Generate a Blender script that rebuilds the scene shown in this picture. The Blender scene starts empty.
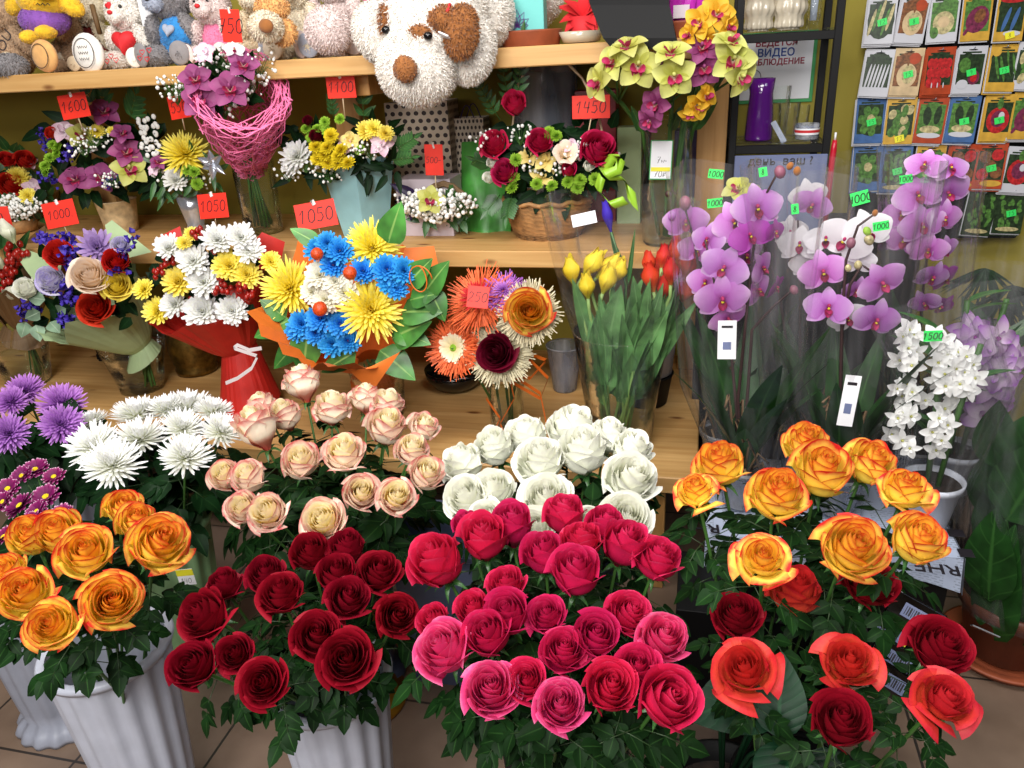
import bpy, math, random
from math import sin, cos, pi, radians as RAD, sqrt
from mathutils import Vector as V, Matrix, Quaternion, Euler
SC = bpy.context.scene
COL = SC.collection
R = random.Random(7)

# ---------------------------------------------------------------- camera
FPX = 769.0
_d = V((98, -1766, -769)).normalized()
_Z = -_d
_X = V((3312, -150, 769)); _X = (_X - _X.dot(_Z) * _Z).normalized()
_Y = _Z.cross(_X)
RC = Matrix((_X, _Y, _Z))                 # camera axes -> world
CAM = V((0, 0, 1.45))
cd = bpy.data.cameras.new('camera'); cam = bpy.data.objects.new('camera', cd); COL.objects.link(cam)
cd.sensor_width = 36; cd.lens = FPX * 36 / 1024; cd.clip_start = .02
cam.matrix_world = Matrix.Translation(CAM) @ RC.to_4x4()
SC.camera = cam

def U(px, py, Y=None, Z=None, X=None):
    """point of the place that the photograph shows at (px, py), at a given depth plane"""
    r = RC @ V(((px - 512) / FPX, -(py - 384) / FPX, -1))
    t = (Y - CAM.y) / r.y if Y is not None else (Z - CAM.z) / r.z if Z is not None else (X - CAM.x) / r.x
    return CAM + r * t
def dep(p): return -(RC.transposed() @ (V(p) - CAM)).z
def m_px(p, n): return n * dep(p) / FPX      # n photo pixels in metres at p
def tocam(p): return (CAM - V(p)).normalized()
def lerp(a, b, t): return a + (b - a) * t
def sm(t): t = min(1, max(0, t)); return t * t * (3 - 2 * t)

# ---------------------------------------------------------------- mesh builder
class MB:
    def __init__(s): s.v = []; s.f = []; s.uv = []; s.m = []; s.T = None
    def add(s, P, uv=(0, 0)):
        P = V(P)
        if s.T is not None: P = s.T @ P
        s.v.append(P); s.uv.append(uv); return len(s.v) - 1
    def face(s, idx, m=0): s.f.append(tuple(idx)); s.m.append(m)
    def grid(s, rows, m=0, close=False, uvs=None):
        n, k = len(rows), len(rows[0]); b = len(s.v)
        for i, r in enumerate(rows):
            for j, p in enumerate(r):
                s.add(p, uvs(i, j) if uvs else (j / max(1, (k if close else k - 1)), i / max(1, n - 1)))
        for i in range(n - 1):
            for j in range(k if close else k - 1):
                j2 = (j + 1) % k
                s.face((b + i * k + j, b + i * k + j2, b + (i + 1) * k + j2, b + (i + 1) * k + j), m)
        return b
    def tube(s, path, r, seg=6, m=0, cap=True):
        path = [V(p) for p in path]; n = len(path)
        rr = r if isinstance(r, (list, tuple)) else [r] * n
        rows = []; up = V((0.31, .17, .93)); prev = None
        for i, p in enumerate(path):
            t = (path[min(i + 1, n - 1)] - path[max(i - 1, 0)])
            t = t.normalized() if t.length > 1e-9 else V((0, 0, 1))
            if prev is None:
                a = t.cross(up)
                if a.length < .05: a = t.cross(V((1, 0, 0)))
            else:
                a = prev - prev.dot(t) * t
                if a.length < 1e-6: a = t.orthogonal()
            a.normalize(); prev = a; c = t.cross(a)
            rows.append([p + (a * cos(2 * pi * j / seg) + c * sin(2 * pi * j / seg)) * rr[i] for j in range(seg)])
        b = s.grid(rows, m, True)
        if cap:
            s.face([b + j for j in range(seg)][::-1], m)
            s.face([b + (n - 1) * seg + j for j in range(seg)], m)
    def lathe(s, prof, seg=24, m=0, fl=None, c=(0, 0, 0), cap0=False, cap1=False):
        c = V(c); rows = []
        for i, (r, z) in enumerate(prof):
            row = []
            for j in range(seg):
                a = 2 * pi * j / seg; q = r * (fl(a, i / max(1, len(prof) - 1)) if fl else 1)
                row.append(c + V((q * cos(a), q * sin(a), z)))
            rows.append(row)
        b = s.grid(rows, m, True)
        if cap0: s.face([b + j for j in range(seg)][::-1], m)
        if cap1: s.face([b + (len(prof) - 1) * seg + j for j in range(seg)], m)
    def ell(s, c, r, seg=12, ring=8, m=0, rot=None, nz=0, rnd=None):
        c = V(c); r = V(r) if not isinstance(r, (int, float)) else V((r, r, r)); rows = []
        ph = [(rnd or R).uniform(0, 6) for _ in range(3)] if nz else None
        for i in range(ring + 1):
            th = pi * i / ring; row = []
            for j in range(seg):
                a = 2 * pi * j / seg
                d = V((sin(th) * cos(a), sin(th) * sin(a), -cos(th)))
                k = 1
                if nz: k += nz * (sin(5 * d.x + ph[0]) + sin(6 * d.y + ph[1]) + sin(5 * d.z + ph[2])) / 3
                q = V((d.x * r.x, d.y * r.y, d.z * r.z)) * k
                if rot: q = rot @ q
                row.append(c + q)
            rows.append(row)
        s.grid(rows, m, True)
    def box(s, c, size, m=0, rot=None, ch=.0015):
        c = V(c); h = V(size) * .5; ch = min(ch, min(h) * .45); vs = {}
        for sx in (-1, 1):
            for sy in (-1, 1):
                for sz in (-1, 1):
                    for ax in range(3):
                        q = V((sx * h.x, sy * h.y, sz * h.z))
                        for k in range(3):
                            if k != ax: q[k] -= (sx, sy, sz)[k] * ch
                        uv = [(q[k] / size[k] + .5) for k in range(3) if k != ax]
                        if rot: q = rot @ q
                        vs[sx, sy, sz, ax] = s.add(c + q, tuple(uv))
        for ax in range(3):
            o = [k for k in range(3) if k != ax]
            for sg in (-1, 1):
                ring = []
                for (p, q) in ((-1, -1), (1, -1), (1, 1), (-1, 1)):
                    t = [0, 0, 0]; t[ax] = sg; t[o[0]] = p; t[o[1]] = q; ring.append(vs[t[0], t[1], t[2], ax])
                if (sg < 0) != (ax == 1): ring = ring[::-1]
                s.face(ring, m)
        for ax in range(3):       # edges along ax
            o = [k for k in range(3) if k != ax]
            for p in (-1, 1):
                for q in (-1, 1):
                    t0 = [0, 0, 0]; t0[o[0]] = p; t0[o[1]] = q; t1 = list(t0); t0[ax] = -1; t1[ax] = 1
                    s.face((vs[(*t0, o[0])], vs[(*t1, o[0])], vs[(*t1, o[1])], vs[(*t0, o[1])]), m)
        for sx in (-1, 1):
            for sy in (-1, 1):
                for sz in (-1, 1): s.face([vs[sx, sy, sz, a] for a in range(3)], m)
    def fan(s, pts, m=0):
        b = [s.add(p) for p in pts]; s.face(b, m)
    def data(s, name, mats, smooth=True):
        me = bpy.data.meshes.new(name)
        me.from_pydata([tuple(p) for p in s.v], [], s.f)
        for q in mats: me.materials.append(M[q] if isinstance(q, str) else q)
        ul = me.uv_layers.new(name='UVMap')
        li = [0] * len(me.loops); me.loops.foreach_get('vertex_index', li)
        fl = []
        for i in li: fl += s.uv[i]
        ul.data.foreach_set('uv', fl)
        me.polygons.foreach_set('material_index', s.m)
        if smooth: me.polygons.foreach_set('use_smooth', [True] * len(s.f))
        me.update(); return me
    def build(s, name, mats, root=None, smooth=True):
        """link as ONE mesh object; coordinates are world metres, kept relative to the root"""
        if root is not None:
            o0 = root.location
            for p in s.v: p -= o0
        o = bpy.data.objects.new(name, s.data(name, mats, smooth)); COL.objects.link(o)
        if root is not None: o.parent = root
        return o
def flat(o): o.data.polygons.foreach_set('use_smooth', [False] * len(o.data.polygons)); return o

def thing(name, label, cat, loc=(0, 0, 0), group=None):
    o = bpy.data.objects.new(name, None); COL.objects.link(o); o.location = loc; o.empty_display_size = .02
    return tag(o, label, cat, group)
def tag(o, label, cat, group=None, kind=None):
    if label: o['label'] = label
    if cat: o['category'] = cat
    if group: o['group'] = group
    if kind: o['kind'] = kind
    return o
def struct(o): o['kind'] = 'structure'; return o
def put(me, name, loc, axis, sc, spin=0, root=None):
    """place mesh data with its +Z along axis (world), relative to the root"""
    o = bpy.data.objects.new(name, me); COL.objects.link(o)
    q = V(axis).normalized().to_track_quat('Z', 'Y') @ Quaternion((0, 0, 1), spin)
    o.rotation_mode = 'QUATERNION'; o.rotation_quaternion = q
    o.scale = (sc, sc, sc) if isinstance(sc, (int, float)) else sc
    o.location = V(loc) - (root.location if root is not None else V())
    if root is not None: o.parent = root
    return o
def face_rot(yaw=0, pitch=0, roll=0):
    """local X right, Y up, Z out of the face towards the room (-Y)"""
    return (Matrix.Rotation(RAD(yaw), 3, 'Z') @ Matrix.Rotation(RAD(90 - pitch), 3, 'X') @ Matrix.Rotation(RAD(roll), 3, 'Z'))

# ---------------------------------------------------------------- materials
M = {}
def s2l(c): return tuple((x / 255 / 12.92 if x / 255 <= .04045 else ((x / 255 + .055) / 1.055) ** 2.4) for x in c) + (1,)
def newmat(name):
    m = bpy.data.materials.new(name); m.use_nodes = True; M[name] = m
    nt = m.node_tree; b = nt.nodes['Principled BSDF']; return m, nt, b
def N(nt, t, **kw):
    n = nt.nodes.new(t)
    for k, v in kw.items():
        if k.startswith('i_'): n.inputs[k[2:].replace('_', ' ')].default_value = v
        else: setattr(n, k, v)
    return n
def ramp(nt, stops):
    r = N(nt, 'ShaderNodeValToRGB'); e = r.color_ramp.elements
    while len(e) < len(stops): e.new(.5)
    for q, (p, c) in zip(e, stops): q.position = p; q.color = s2l(c)
    return r
def math_(nt, op, a, b=None):
    n = N(nt, 'ShaderNodeMath', operation=op)
    for i, x in enumerate((a, b)):
        if x is None: continue
        if isinstance(x, (int, float)): n.inputs[i].default_value = x
        else: nt.links.new(x, n.inputs[i])
    return n.outputs[0]
def plain(name, col, rough=.5, metal=0, nz=0, nsc=20, bump=0, spec=.5, coat=0, rvar=0, emit=0, sheen=0):
    m, nt, b = newmat(name); L = nt.links.new
    b.inputs['Roughness'].default_value = rough; b.inputs['Metallic'].default_value = metal
    b.inputs['Specular IOR Level'].default_value = spec; b.inputs['Coat Weight'].default_value = coat
    if sheen: b.inputs['Sheen Weight'].default_value = sheen
    c = s2l(col); b.inputs['Base Color'].default_value = c
    if nz or bump:
        tc = N(nt, 'ShaderNodeTexCoord'); n = N(nt, 'ShaderNodeTexNoise'); n.inputs['Scale'].default_value = nsc
        n.inputs['Detail'].default_value = 3; L(tc.outputs['Object'], n.inputs['Vector'])
        if nz:
            r = ramp(nt, [(.25, tuple(x * (1 - nz) for x in col)), (.75, tuple(min(255, x * (1 + nz * .6)) for x in col))])
            L(n.outputs['Fac'], r.inputs[0]); L(r.outputs[0], b.inputs['Base Color'])
        if bump:
            bp = N(nt, 'ShaderNodeBump'); bp.inputs['Strength'].default_value = bump; bp.inputs['Distance'].default_value = .004
            L(n.outputs['Fac'], bp.inputs['Height']); L(bp.outputs[0], b.inputs['Normal'])
    return m
def petal_mat(name, stops, rough=.55, edge=None, nz=.10, nsc=5, hue=.06, trans=.2, usep=0):
    """colour along the petal (uv v), optional coloured rim (edge = (colour, start))"""
    m, nt, b = newmat(name); L = nt.links.new
    uv = N(nt, 'ShaderNodeUVMap'); sx = N(nt, 'ShaderNodeSeparateXYZ'); L(uv.outputs[0], sx.inputs[0])
    no = N(nt, 'ShaderNodeTexNoise'); no.inputs['Scale'].default_value = nsc; no.inputs['Detail'].default_value = 3
    tc = N(nt, 'ShaderNodeTexCoord'); L(tc.outputs['Object'], no.inputs['Vector'])
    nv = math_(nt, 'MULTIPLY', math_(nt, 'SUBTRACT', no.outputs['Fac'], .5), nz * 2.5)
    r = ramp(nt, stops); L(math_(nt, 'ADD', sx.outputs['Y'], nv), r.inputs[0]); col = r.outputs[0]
    if edge:
        u2 = math_(nt, 'ABSOLUTE', math_(nt, 'MULTIPLY', math_(nt, 'SUBTRACT', sx.outputs['X'], .5), 2))
        e = math_(nt, 'MAXIMUM', math_(nt, 'MULTIPLY', math_(nt, 'POWER', u2, 2.2), math_(nt, 'POWER', sx.outputs['Y'], .5)), sx.outputs['Y'])
        e = math_(nt, 'ADD', e, nv)
        mr = N(nt, 'ShaderNodeMapRange'); mr.inputs[1].default_value = edge[1]; mr.inputs[2].default_value = edge[2]; L(e, mr.inputs[0])
        mx = N(nt, 'ShaderNodeMix', data_type='RGBA'); L(mr.outputs[0], mx.inputs[0]); L(col, mx.inputs[6]); mx.inputs[7].default_value = s2l(edge[0]); col = mx.outputs[2]
    oi = N(nt, 'ShaderNodeObjectInfo'); hs = N(nt, 'ShaderNodeHueSaturation')
    L(math_(nt, 'ADD', math_(nt, 'MULTIPLY', oi.outputs['Random'], hue * .35), .5 - hue * .17), hs.inputs['Hue'])
    L(math_(nt, 'ADD', math_(nt, 'MULTIPLY', oi.outputs['Random'], hue * 3), 1 - hue * 1.5), hs.inputs['Value'])
    L(col, hs.inputs['Color']); col = hs.outputs[0]
    L(col, b.inputs['Base Color']); b.inputs['Roughness'].default_value = rough; b.inputs['Specular IOR Level'].default_value = .3
    # fine veins running along the petal
    wv = N(nt, 'ShaderNodeTexNoise'); wv.inputs['Scale'].default_value = 1; wv.inputs['Detail'].default_value = 2
    cm = N(nt, 'ShaderNodeCombineXYZ'); L(math_(nt, 'MULTIPLY', sx.outputs['X'], 22), cm.inputs[0]); L(math_(nt, 'MULTIPLY', sx.outputs['Y'], 2), cm.inputs[1]); L(cm.outputs[0], wv.inputs['Vector'])
    bp = N(nt, 'ShaderNodeBump'); bp.inputs['Strength'].default_value = .25; bp.inputs['Distance'].default_value = .002
    L(wv.outputs['Fac'], bp.inputs['Height']); L(bp.outputs[0], b.inputs['Normal'])
    if trans:
        tr = N(nt, 'ShaderNodeBsdfTranslucent'); L(col, tr.inputs['Color']); mx = N(nt, 'ShaderNodeMixShader'); mx.inputs[0].default_value = trans
        L(b.outputs[0], mx.inputs[1]); L(tr.outputs[0], mx.inputs[2]); L(mx.outputs[0], nt.nodes['Material Output'].inputs[0])
    return m
def leaf_mat(name, col, rib, rough=.4, ribs=0, spec=.5):
    m, nt, b = newmat(name); L = nt.links.new
    uv = N(nt, 'ShaderNodeUVMap'); sx = N(nt, 'ShaderNodeSeparateXYZ'); L(uv.outputs[0], sx.inputs[0])
    u2 = math_(nt, 'ABSOLUTE', math_(nt, 'SUBTRACT', sx.outputs['X'], .5))
    mid = N(nt, 'ShaderNodeMapRange'); mid.inputs[1].default_value = .015; mid.inputs[2].default_value = .05; L(u2, mid.inputs[0])
    fac = mid.outputs[0]
    if ribs:
        w = math_(nt, 'ABSOLUTE', math_(nt, 'SINE', math_(nt, 'MULTIPLY', math_(nt, 'SUBTRACT', sx.outputs['Y'], math_(nt, 'MULTIPLY', u2, .45)), ribs * pi)))
        mr = N(nt, 'ShaderNodeMapRange'); mr.inputs[1].default_value = .03; mr.inputs[2].default_value = .22; L(w, mr.inputs[0])
        fac = math_(nt, 'MULTIPLY', fac, math_(nt, 'ADD', math_(nt, 'MULTIPLY', mr.outputs[0], .55), .45))
        bp = N(nt, 'ShaderNodeBump'); bp.inputs['Strength'].default_value = .12; bp.inputs['Distance'].default_value = .003
        L(w, bp.inputs['Height']); L(bp.outputs[0], b.inputs['Normal'])
    no = N(nt, 'ShaderNodeTexNoise'); no.inputs['Scale'].default_value = 18; tc = N(nt, 'ShaderNodeTexCoord'); L(tc.outputs['Object'], no.inputs['Vector'])
    r = ramp(nt, [(.3, tuple(x * .72 for x in col)), (.7, tuple(min(255, x * 1.2) for x in col))]); L(no.outputs['Fac'], r.inputs[0])
    mx = N(nt, 'ShaderNodeMix', data_type='RGBA'); L(fac, mx.inputs[0]); mx.inputs[6].default_value = s2l(rib); L(r.outputs[0], mx.inputs[7])
    oi = N(nt, 'ShaderNodeObjectInfo'); hs = N(nt, 'ShaderNodeHueSaturation')
    L(math_(nt, 'ADD', math_(nt, 'MULTIPLY', oi.outputs['Random'], .4), .8), hs.inputs['Value']); L(mx.outputs[2], hs.inputs['Color'])
    L(hs.outputs[0], b.inputs['Base Color']); b.inputs['Roughness'].default_value = rough; b.inputs['Specular IOR Level'].default_value = spec
    return m
def film_mat(name, haze, tint=(250, 250, 250), streak=14, refl=.5, rough=.12):
    """thin clear film: transparent with a little haze, wrinkled sheen"""
    m, nt, b = newmat(name); L = nt.links.new; nt.nodes.remove(b)
    tr = N(nt, 'ShaderNodeBsdfTransparent'); tr.inputs[0].default_value = s2l(tint)
    gl = N(nt, 'ShaderNodeBsdfGlossy'); gl.inputs['Roughness'].default_value = rough; gl.inputs[0].default_value = (.9, .9, .92, 1)
    df = N(nt, 'ShaderNodeBsdfDiffuse'); df.inputs[0].default_value = (.8, .8, .84, 1)
    uv = N(nt, 'ShaderNodeUVMap'); sx = N(nt, 'ShaderNodeSeparateXYZ'); L(uv.outputs[0], sx.inputs[0])
    cm = N(nt, 'ShaderNodeCombineXYZ'); L(math_(nt, 'MULTIPLY', sx.outputs['X'], streak), cm.inputs[0]); L(math_(nt, 'MULTIPLY', sx.outputs['Y'], 2.2), cm.inputs[1])
    no = N(nt, 'ShaderNodeTexNoise'); no.inputs['Scale'].default_value = 1.6; no.inputs['Detail'].default_value = 4; L(cm.outputs[0], no.inputs['Vector'])
    bp = N(nt, 'ShaderNodeBump'); bp.inputs['Strength'].default_value = .55; bp.inputs['Distance'].default_value = .015; L(no.outputs['Fac'], bp.inputs['Height']); L(bp.outputs[0], gl.inputs['Normal'])
    lw = N(nt, 'ShaderNodeLayerWeight'); lw.inputs[0].default_value = .25; L(bp.outputs[0], lw.inputs['Normal'])
    st = N(nt, 'ShaderNodeMapRange'); st.inputs[1].default_value = .42; st.inputs[2].default_value = .68; st.inputs[3].default_value = .25; st.inputs[4].default_value = 1.6; L(no.outputs['Fac'], st.inputs[0])
    m1 = N(nt, 'ShaderNodeMixShader'); L(math_(nt, 'MULTIPLY', st.outputs[0], haze), m1.inputs[0]); L(tr.outputs[0], m1.inputs[1]); L(df.outputs[0], m1.inputs[2])
    m2 = N(nt, 'ShaderNodeMixShader'); L(math_(nt, 'MULTIPLY', math_(nt, 'MULTIPLY', lw.outputs['Fresnel'], refl), st.outputs[0]), m2.inputs[0]); L(m1.outputs[0], m2.inputs[1]); L(gl.outputs[0], m2.inputs[2])
    L(m2.outputs[0], nt.nodes['Material Output'].inputs[0]); return m
def wood_mat(name, c1, c2, axis=0, sc=1.0):
    m, nt, b = newmat(name); L = nt.links.new
    tc = N(nt, 'ShaderNodeTexCoord'); mp = N(nt, 'ShaderNodeMapping'); k = [38, 38, 38]; k[axis] = 2.2
    mp.inputs['Scale'].default_value = [x * sc for x in k]; L(tc.outputs['Object'], mp.inputs[0])
    n = N(nt, 'ShaderNodeTexNoise'); n.inputs['Scale'].default_value = 1; n.inputs['Detail'].default_value = 4; n.inputs['Distortion'].default_value = .6; L(mp.outputs[0], n.inputs['Vector'])
    r = ramp(nt, [(.3, c1), (.72, c2)]); L(n.outputs['Fac'], r.inputs[0])
    mp2 = N(nt, 'ShaderNodeMapping'); k2 = [11, 11, 11]; k2[axis] = 4.2; mp2.inputs['Scale'].default_value = k2; L(tc.outputs['Object'], mp2.inputs[0])
    vo = N(nt, 'ShaderNodeTexVoronoi'); vo.inputs['Scale'].default_value = 1; L(mp2.outputs[0], vo.inputs['Vector'])
    mr = N(nt, 'ShaderNodeMapRange'); mr.inputs[1].default_value = .05; mr.inputs[2].default_value = .13; L(vo.outputs['Distance'], mr.inputs[0])
    mx = N(nt, 'ShaderNodeMix', data_type='RGBA'); L(mr.outputs[0], mx.inputs[0]); mx.inputs[6].default_value = s2l((120, 74, 36)); L(r.outputs[0], mx.inputs[7])
    L(mx.outputs[2], b.inputs['Base Color']); b.inputs['Roughness'].default_value = .5; return m
def dots_mat(name, base, dot, nu, nv, rad=.27):
    m, nt, b = newmat(name); L = nt.links.new
    uv = N(nt, 'ShaderNodeUVMap'); sx = N(nt, 'ShaderNodeSeparateXYZ'); L(uv.outputs[0], sx.inputs[0])
    v = math_(nt, 'MULTIPLY', sx.outputs['Y'], nv); row = math_(nt, 'MODULO', math_(nt, 'FLOOR', v), 2)
    u = math_(nt, 'ADD', math_(nt, 'MULTIPLY', sx.outputs['X'], nu), math_(nt, 'MULTIPLY', row, .5))
    fu = math_(nt, 'SUBTRACT', math_(nt, 'FRACT', u), .5); fv = math_(nt, 'SUBTRACT', math_(nt, 'FRACT', v), .5)
    d = math_(nt, 'SQRT', math_(nt, 'ADD', math_(nt, 'MULTIPLY', fu, fu), math_(nt, 'MULTIPLY', fv, fv)))
    mx = N(nt, 'ShaderNodeMix', data_type='RGBA'); L(math_(nt, 'GREATER_THAN', d, rad), mx.inputs[0]); mx.inputs[6].default_value = s2l(dot); mx.inputs[7].default_value = s2l(base)
    L(mx.outputs[2], b.inputs['Base Color']); b.inputs['Roughness'].default_value = .6; return m
def news_mat(name):
    """newsprint: grey paper with columns of tiny dark lines"""
    m, nt, b = newmat(name); L = nt.links.new
    uv = N(nt, 'ShaderNodeUVMap'); br = N(nt, 'ShaderNodeTexBrick'); br.offset = .37; br.inputs['Scale'].default_value = 1
    br.inputs['Brick Width'].default_value = .016; br.inputs['Row Height'].default_value = .0085; br.inputs['Mortar Size'].default_value = .0026
    br.inputs['Color1'].default_value = s2l((92, 98, 114)); br.inputs['Color2'].default_value = s2l((132, 138, 152)); br.inputs['Mortar'].default_value = s2l((162, 172, 192)); L(uv.outputs[0], br.inputs[0])
    co = N(nt, 'ShaderNodeTexBrick'); co.offset = 0.3; co.inputs['Brick Width'].default_value = .115; co.inputs['Row Height'].default_value = .16; co.inputs['Mortar Size'].default_value = .011; co.inputs['Scale'].default_value = 1
    co.inputs['Color1'].default_value = (0, 0, 0, 1); co.inputs['Color2'].default_value = (.55, .55, .55, 1); co.inputs['Mortar'].default_value = (1, 1, 1, 1); L(uv.outputs[0], co.inputs[0])
    mx = N(nt, 'ShaderNodeMix', data_type='RGBA'); L(co.outputs[0], mx.inputs[0]); L(br.outputs[0], mx.inputs[6]); mx.inputs[7].default_value = s2l((164, 174, 196))
    L(mx.outputs[2], b.inputs['Base Color']); b.inputs['Roughness'].default_value = .8; return m
def tile_mat(name):
    m, nt, b = newmat(name); L = nt.links.new
    tc = N(nt, 'ShaderNodeTexCoord'); mp = N(nt, 'ShaderNodeMapping'); mp.inputs['Location'].default_value = (.63, -1.35 + .31, 0); L(tc.outputs['Object'], mp.inputs[0])
    br = N(nt, 'ShaderNodeTexBrick'); br.offset = 0; br.inputs['Scale'].default_value = 1; br.inputs['Brick Width'].default_value = .31; br.inputs['Row Height'].default_value = .31
    br.inputs['Mortar Size'].default_value = .0035; br.inputs['Mortar Smooth'].default_value = .2
    br.inputs['Color1'].default_value = s2l((122, 102, 86)); br.inputs['Color2'].default_value = s2l((114, 96, 84)); br.inputs['Mortar'].default_value = s2l((48, 42, 38)); L(mp.outputs[0], br.inputs[0])
    no = N(nt, 'ShaderNodeTexNoise'); no.inputs['Scale'].default_value = 9; no.inputs['Detail'].default_value = 5; L(tc.outputs['Object'], no.inputs['Vector'])
    mx = N(nt, 'ShaderNodeMix', data_type='RGBA', blend_type='MULTIPLY'); mx.inputs[0].default_value = .6; L(br.outputs[0], mx.inputs[6])
    r = ramp(nt, [(.3, (190, 182, 176)), (.7, (255, 255, 255))]); L(no.outputs['Fac'], r.inputs[0]); L(r.outputs[0], mx.inputs[7])
    L(mx.outputs[2], b.inputs['Base Color']); b.inputs['Roughness'].default_value = .38; return m

plain('black', (13, 13, 14), .6, spec=.25); plain('black_gloss', (12, 12, 14), .12, coat=.3); plain('white_plastic', (182, 186, 200), .35, nz=.05)
plain('grey_plastic', (146, 150, 164), .4, nz=.05); plain('green_plastic', (140, 178, 128), .4, nz=.04)
plain('tub_plastic', (84, 92, 118), .3); plain('terracotta', (150, 74, 44), .6, nz=.15); plain('brown_pot', (108, 60, 40), .4, nz=.12)
plain('brass', (200, 140, 40), .28, metal=.85, nz=.1); plain('old_brass', (120, 96, 48), .35, metal=.9, nz=.3, nsc=60)
plain('tag_red', (226, 44, 26), .55, nz=.05); plain('ink', (22, 16, 24), .6); plain('paper_white', (232, 232, 236), .6); plain('stick', (232, 208, 172), .6); plain('clip_white', (236, 230, 226), .4)
plain('sticker_green', (48, 216, 92), .5); plain('sticker_yellow', (228, 220, 40), .5)
plain('soil', (38, 28, 22), .9, nz=.4, nsc=80, bump=.6); plain('stem_green', (62, 104, 42), .5, nz=.2); plain('stem_dark', (40, 62, 30), .5, nz=.2); plain('stem_purple', (58, 34, 34), .5)
plain('wall_paint', (150, 136, 48), .8, nz=.06, nsc=3); plain('wall_green', (150, 160, 78), .8, nz=.06, nsc=3)
plain('basket', (172, 126, 78), .7, nz=.25, nsc=40, bump=.4); plain('basket_light', (196, 170, 128), .7, nz=.2, nsc=40, bump=.4)
plain('ribbon_green', (150, 196, 52), .35); plain('ribbon_white', (226, 214, 214), .4); plain('ribbon_orange', (218, 104, 30), .4); plain('ribbon_purple', (46, 26, 76), .4)
plain('paper_green', (164, 186, 140), .7, nz=.05); plain('paper_red', (196, 34, 26), .6, nz=.06); plain('paper_orange', (226, 116, 38), .6, nz=.06); plain('paper_blue', (150, 198, 206), .6, nz=.05); plain('paper_brown', (120, 92, 60), .6)
plain('berry_red', (150, 26, 18), .25, nz=.2, nsc=90); plain('berry_orange', (206, 70, 22), .4, nz=.25, nsc=200, bump=.5); plain('gyp', (240, 240, 236), .7); plain('statice', (62, 40, 158), .6, nz=.25, nsc=60)
plain('button_yellow', (246, 208, 20), .6, nz=.2, nsc=90, bump=.5); plain('button_green', (150, 196, 48), .6, nz=.2, nsc=90, bump=.5); plain('sisal_pink', (240, 120, 168), .5)
plain('sisal_cream', (226, 216, 180), .6, nz=.2); plain('sisal_orange', (232, 104, 54), .6, nz=.2); plain('sisal_purple', (168, 96, 190), .6, nz=.2)
for nm, c in (('fur_white', (240, 234, 226)), ('fur_tan', (188, 156, 124)), ('fur_beige', (224, 204, 172)), ('fur_cream', (234, 222, 198)), ('fur_grey', (140, 136, 138)), ('fur_brown', (168, 112, 44)), ('fur_rose', (226, 208, 204)), ('cloth_maroon', (126, 26, 22)), ('plush_yellow', (246, 200, 40)), ('plush_purple', (140, 84, 178)), ('plush_blue', (48, 140, 208)), ('plush_pink', (238, 130, 170)), ('plush_red', (196, 30, 36)), ('nose_brown', (150, 92, 40)), ('fur_peach', (224, 170, 104)), ('muzzle_grey', (170, 178, 196))):
    plain(nm, c, .9, nz=.08, nsc=50, sheen=.3)
plain('eye_black', (14, 12, 12), .1); plain('thread', (60, 50, 48), .7); plain('felt_red', (214, 36, 44), .7); plain('bag_red', (130, 20, 34), .45); plain('foil_purple', (176, 42, 160), .2); plain('box_lilac', (196, 182, 190), .6); plain('box_teal', (110, 196, 190), .6); plain('print_purple', (116, 66, 150), .6)
plain('green_wrap', (70, 148, 60), .35, nz=.35, nsc=14); plain('bud_mauve', (150, 92, 112), .5, nz=.2); plain('ceramic', (190, 180, 160), .15, coat=.4); plain('purple_glass', (74, 16, 104), .15, coat=.5); plain('poster_green', (60, 150, 84), .6); plain('txt_red', (150, 26, 60), .6); plain('txt_blue', (34, 70, 150), .6); plain('pen_red', (186, 20, 44), .3); plain('wax', (196, 40, 44), .5); plain('board_blue', (104, 114, 150), .5); plain('cup_plastic', (196, 202, 210), .3); plain('pot_white', (206, 210, 222), .35); plain('foil_silver', (200, 204, 214), .2, metal=.7)
plain('pk_yellow', (200, 156, 60), .3, nz=.12, nsc=40); plain('pk_orange', (170, 66, 34), .3, nz=.12, nsc=40); plain('pk_white', (190, 190, 196), .3); plain('pk_cream', (198, 172, 132), .3, nz=.12, nsc=40); plain('pk_blue', (66, 100, 150), .3, nz=.12, nsc=40); plain('pk_green', (76, 116, 52), .3, nz=.4, nsc=120); plain('pk_dark', (38, 54, 32), .3, nz=.5, nsc=120); plain('pk_red', (176, 38, 40), .3, nz=.3, nsc=120); plain('pk_beet', (112, 42, 70), .3, nz=.35, nsc=120); plain('pk_brown', (120, 76, 46), .3, nz=.4, nsc=120); plain('pk_pale', (178, 166, 120), .3, nz=.3, nsc=120)
wood_mat('pine', (186, 138, 78), (216, 174, 114), 0); wood_mat('pine_post', (172, 124, 66), (204, 158, 98), 2)
tile_mat('tiles'); news_mat('newsprint'); dots_mat('dotted', (196, 180, 160), (44, 30, 30), 8, 17, .3)
film_mat('film', .036, streak=18, refl=.4, rough=.16); film_mat('film_clear', .03, streak=12, refl=.35); film_mat('glass', .012, (254, 255, 254), 2, 1.0, .03); film_mat('water', .015, (244, 248, 236), 2, .3, .03); film_mat('smoky', .3, (206, 214, 226), 3, .4, .1)
leaf_mat('leaf_rose', (17, 40, 15), (36, 66, 28), .5, spec=.07); leaf_mat('leaf_dark', (14, 38, 16), (30, 60, 28), .48, spec=.09); leaf_mat('leaf_fresh', (66, 124, 52), (128, 168, 88), .4); leaf_mat('leaf_mid', (48, 92, 44), (96, 134, 70), .4)
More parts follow.
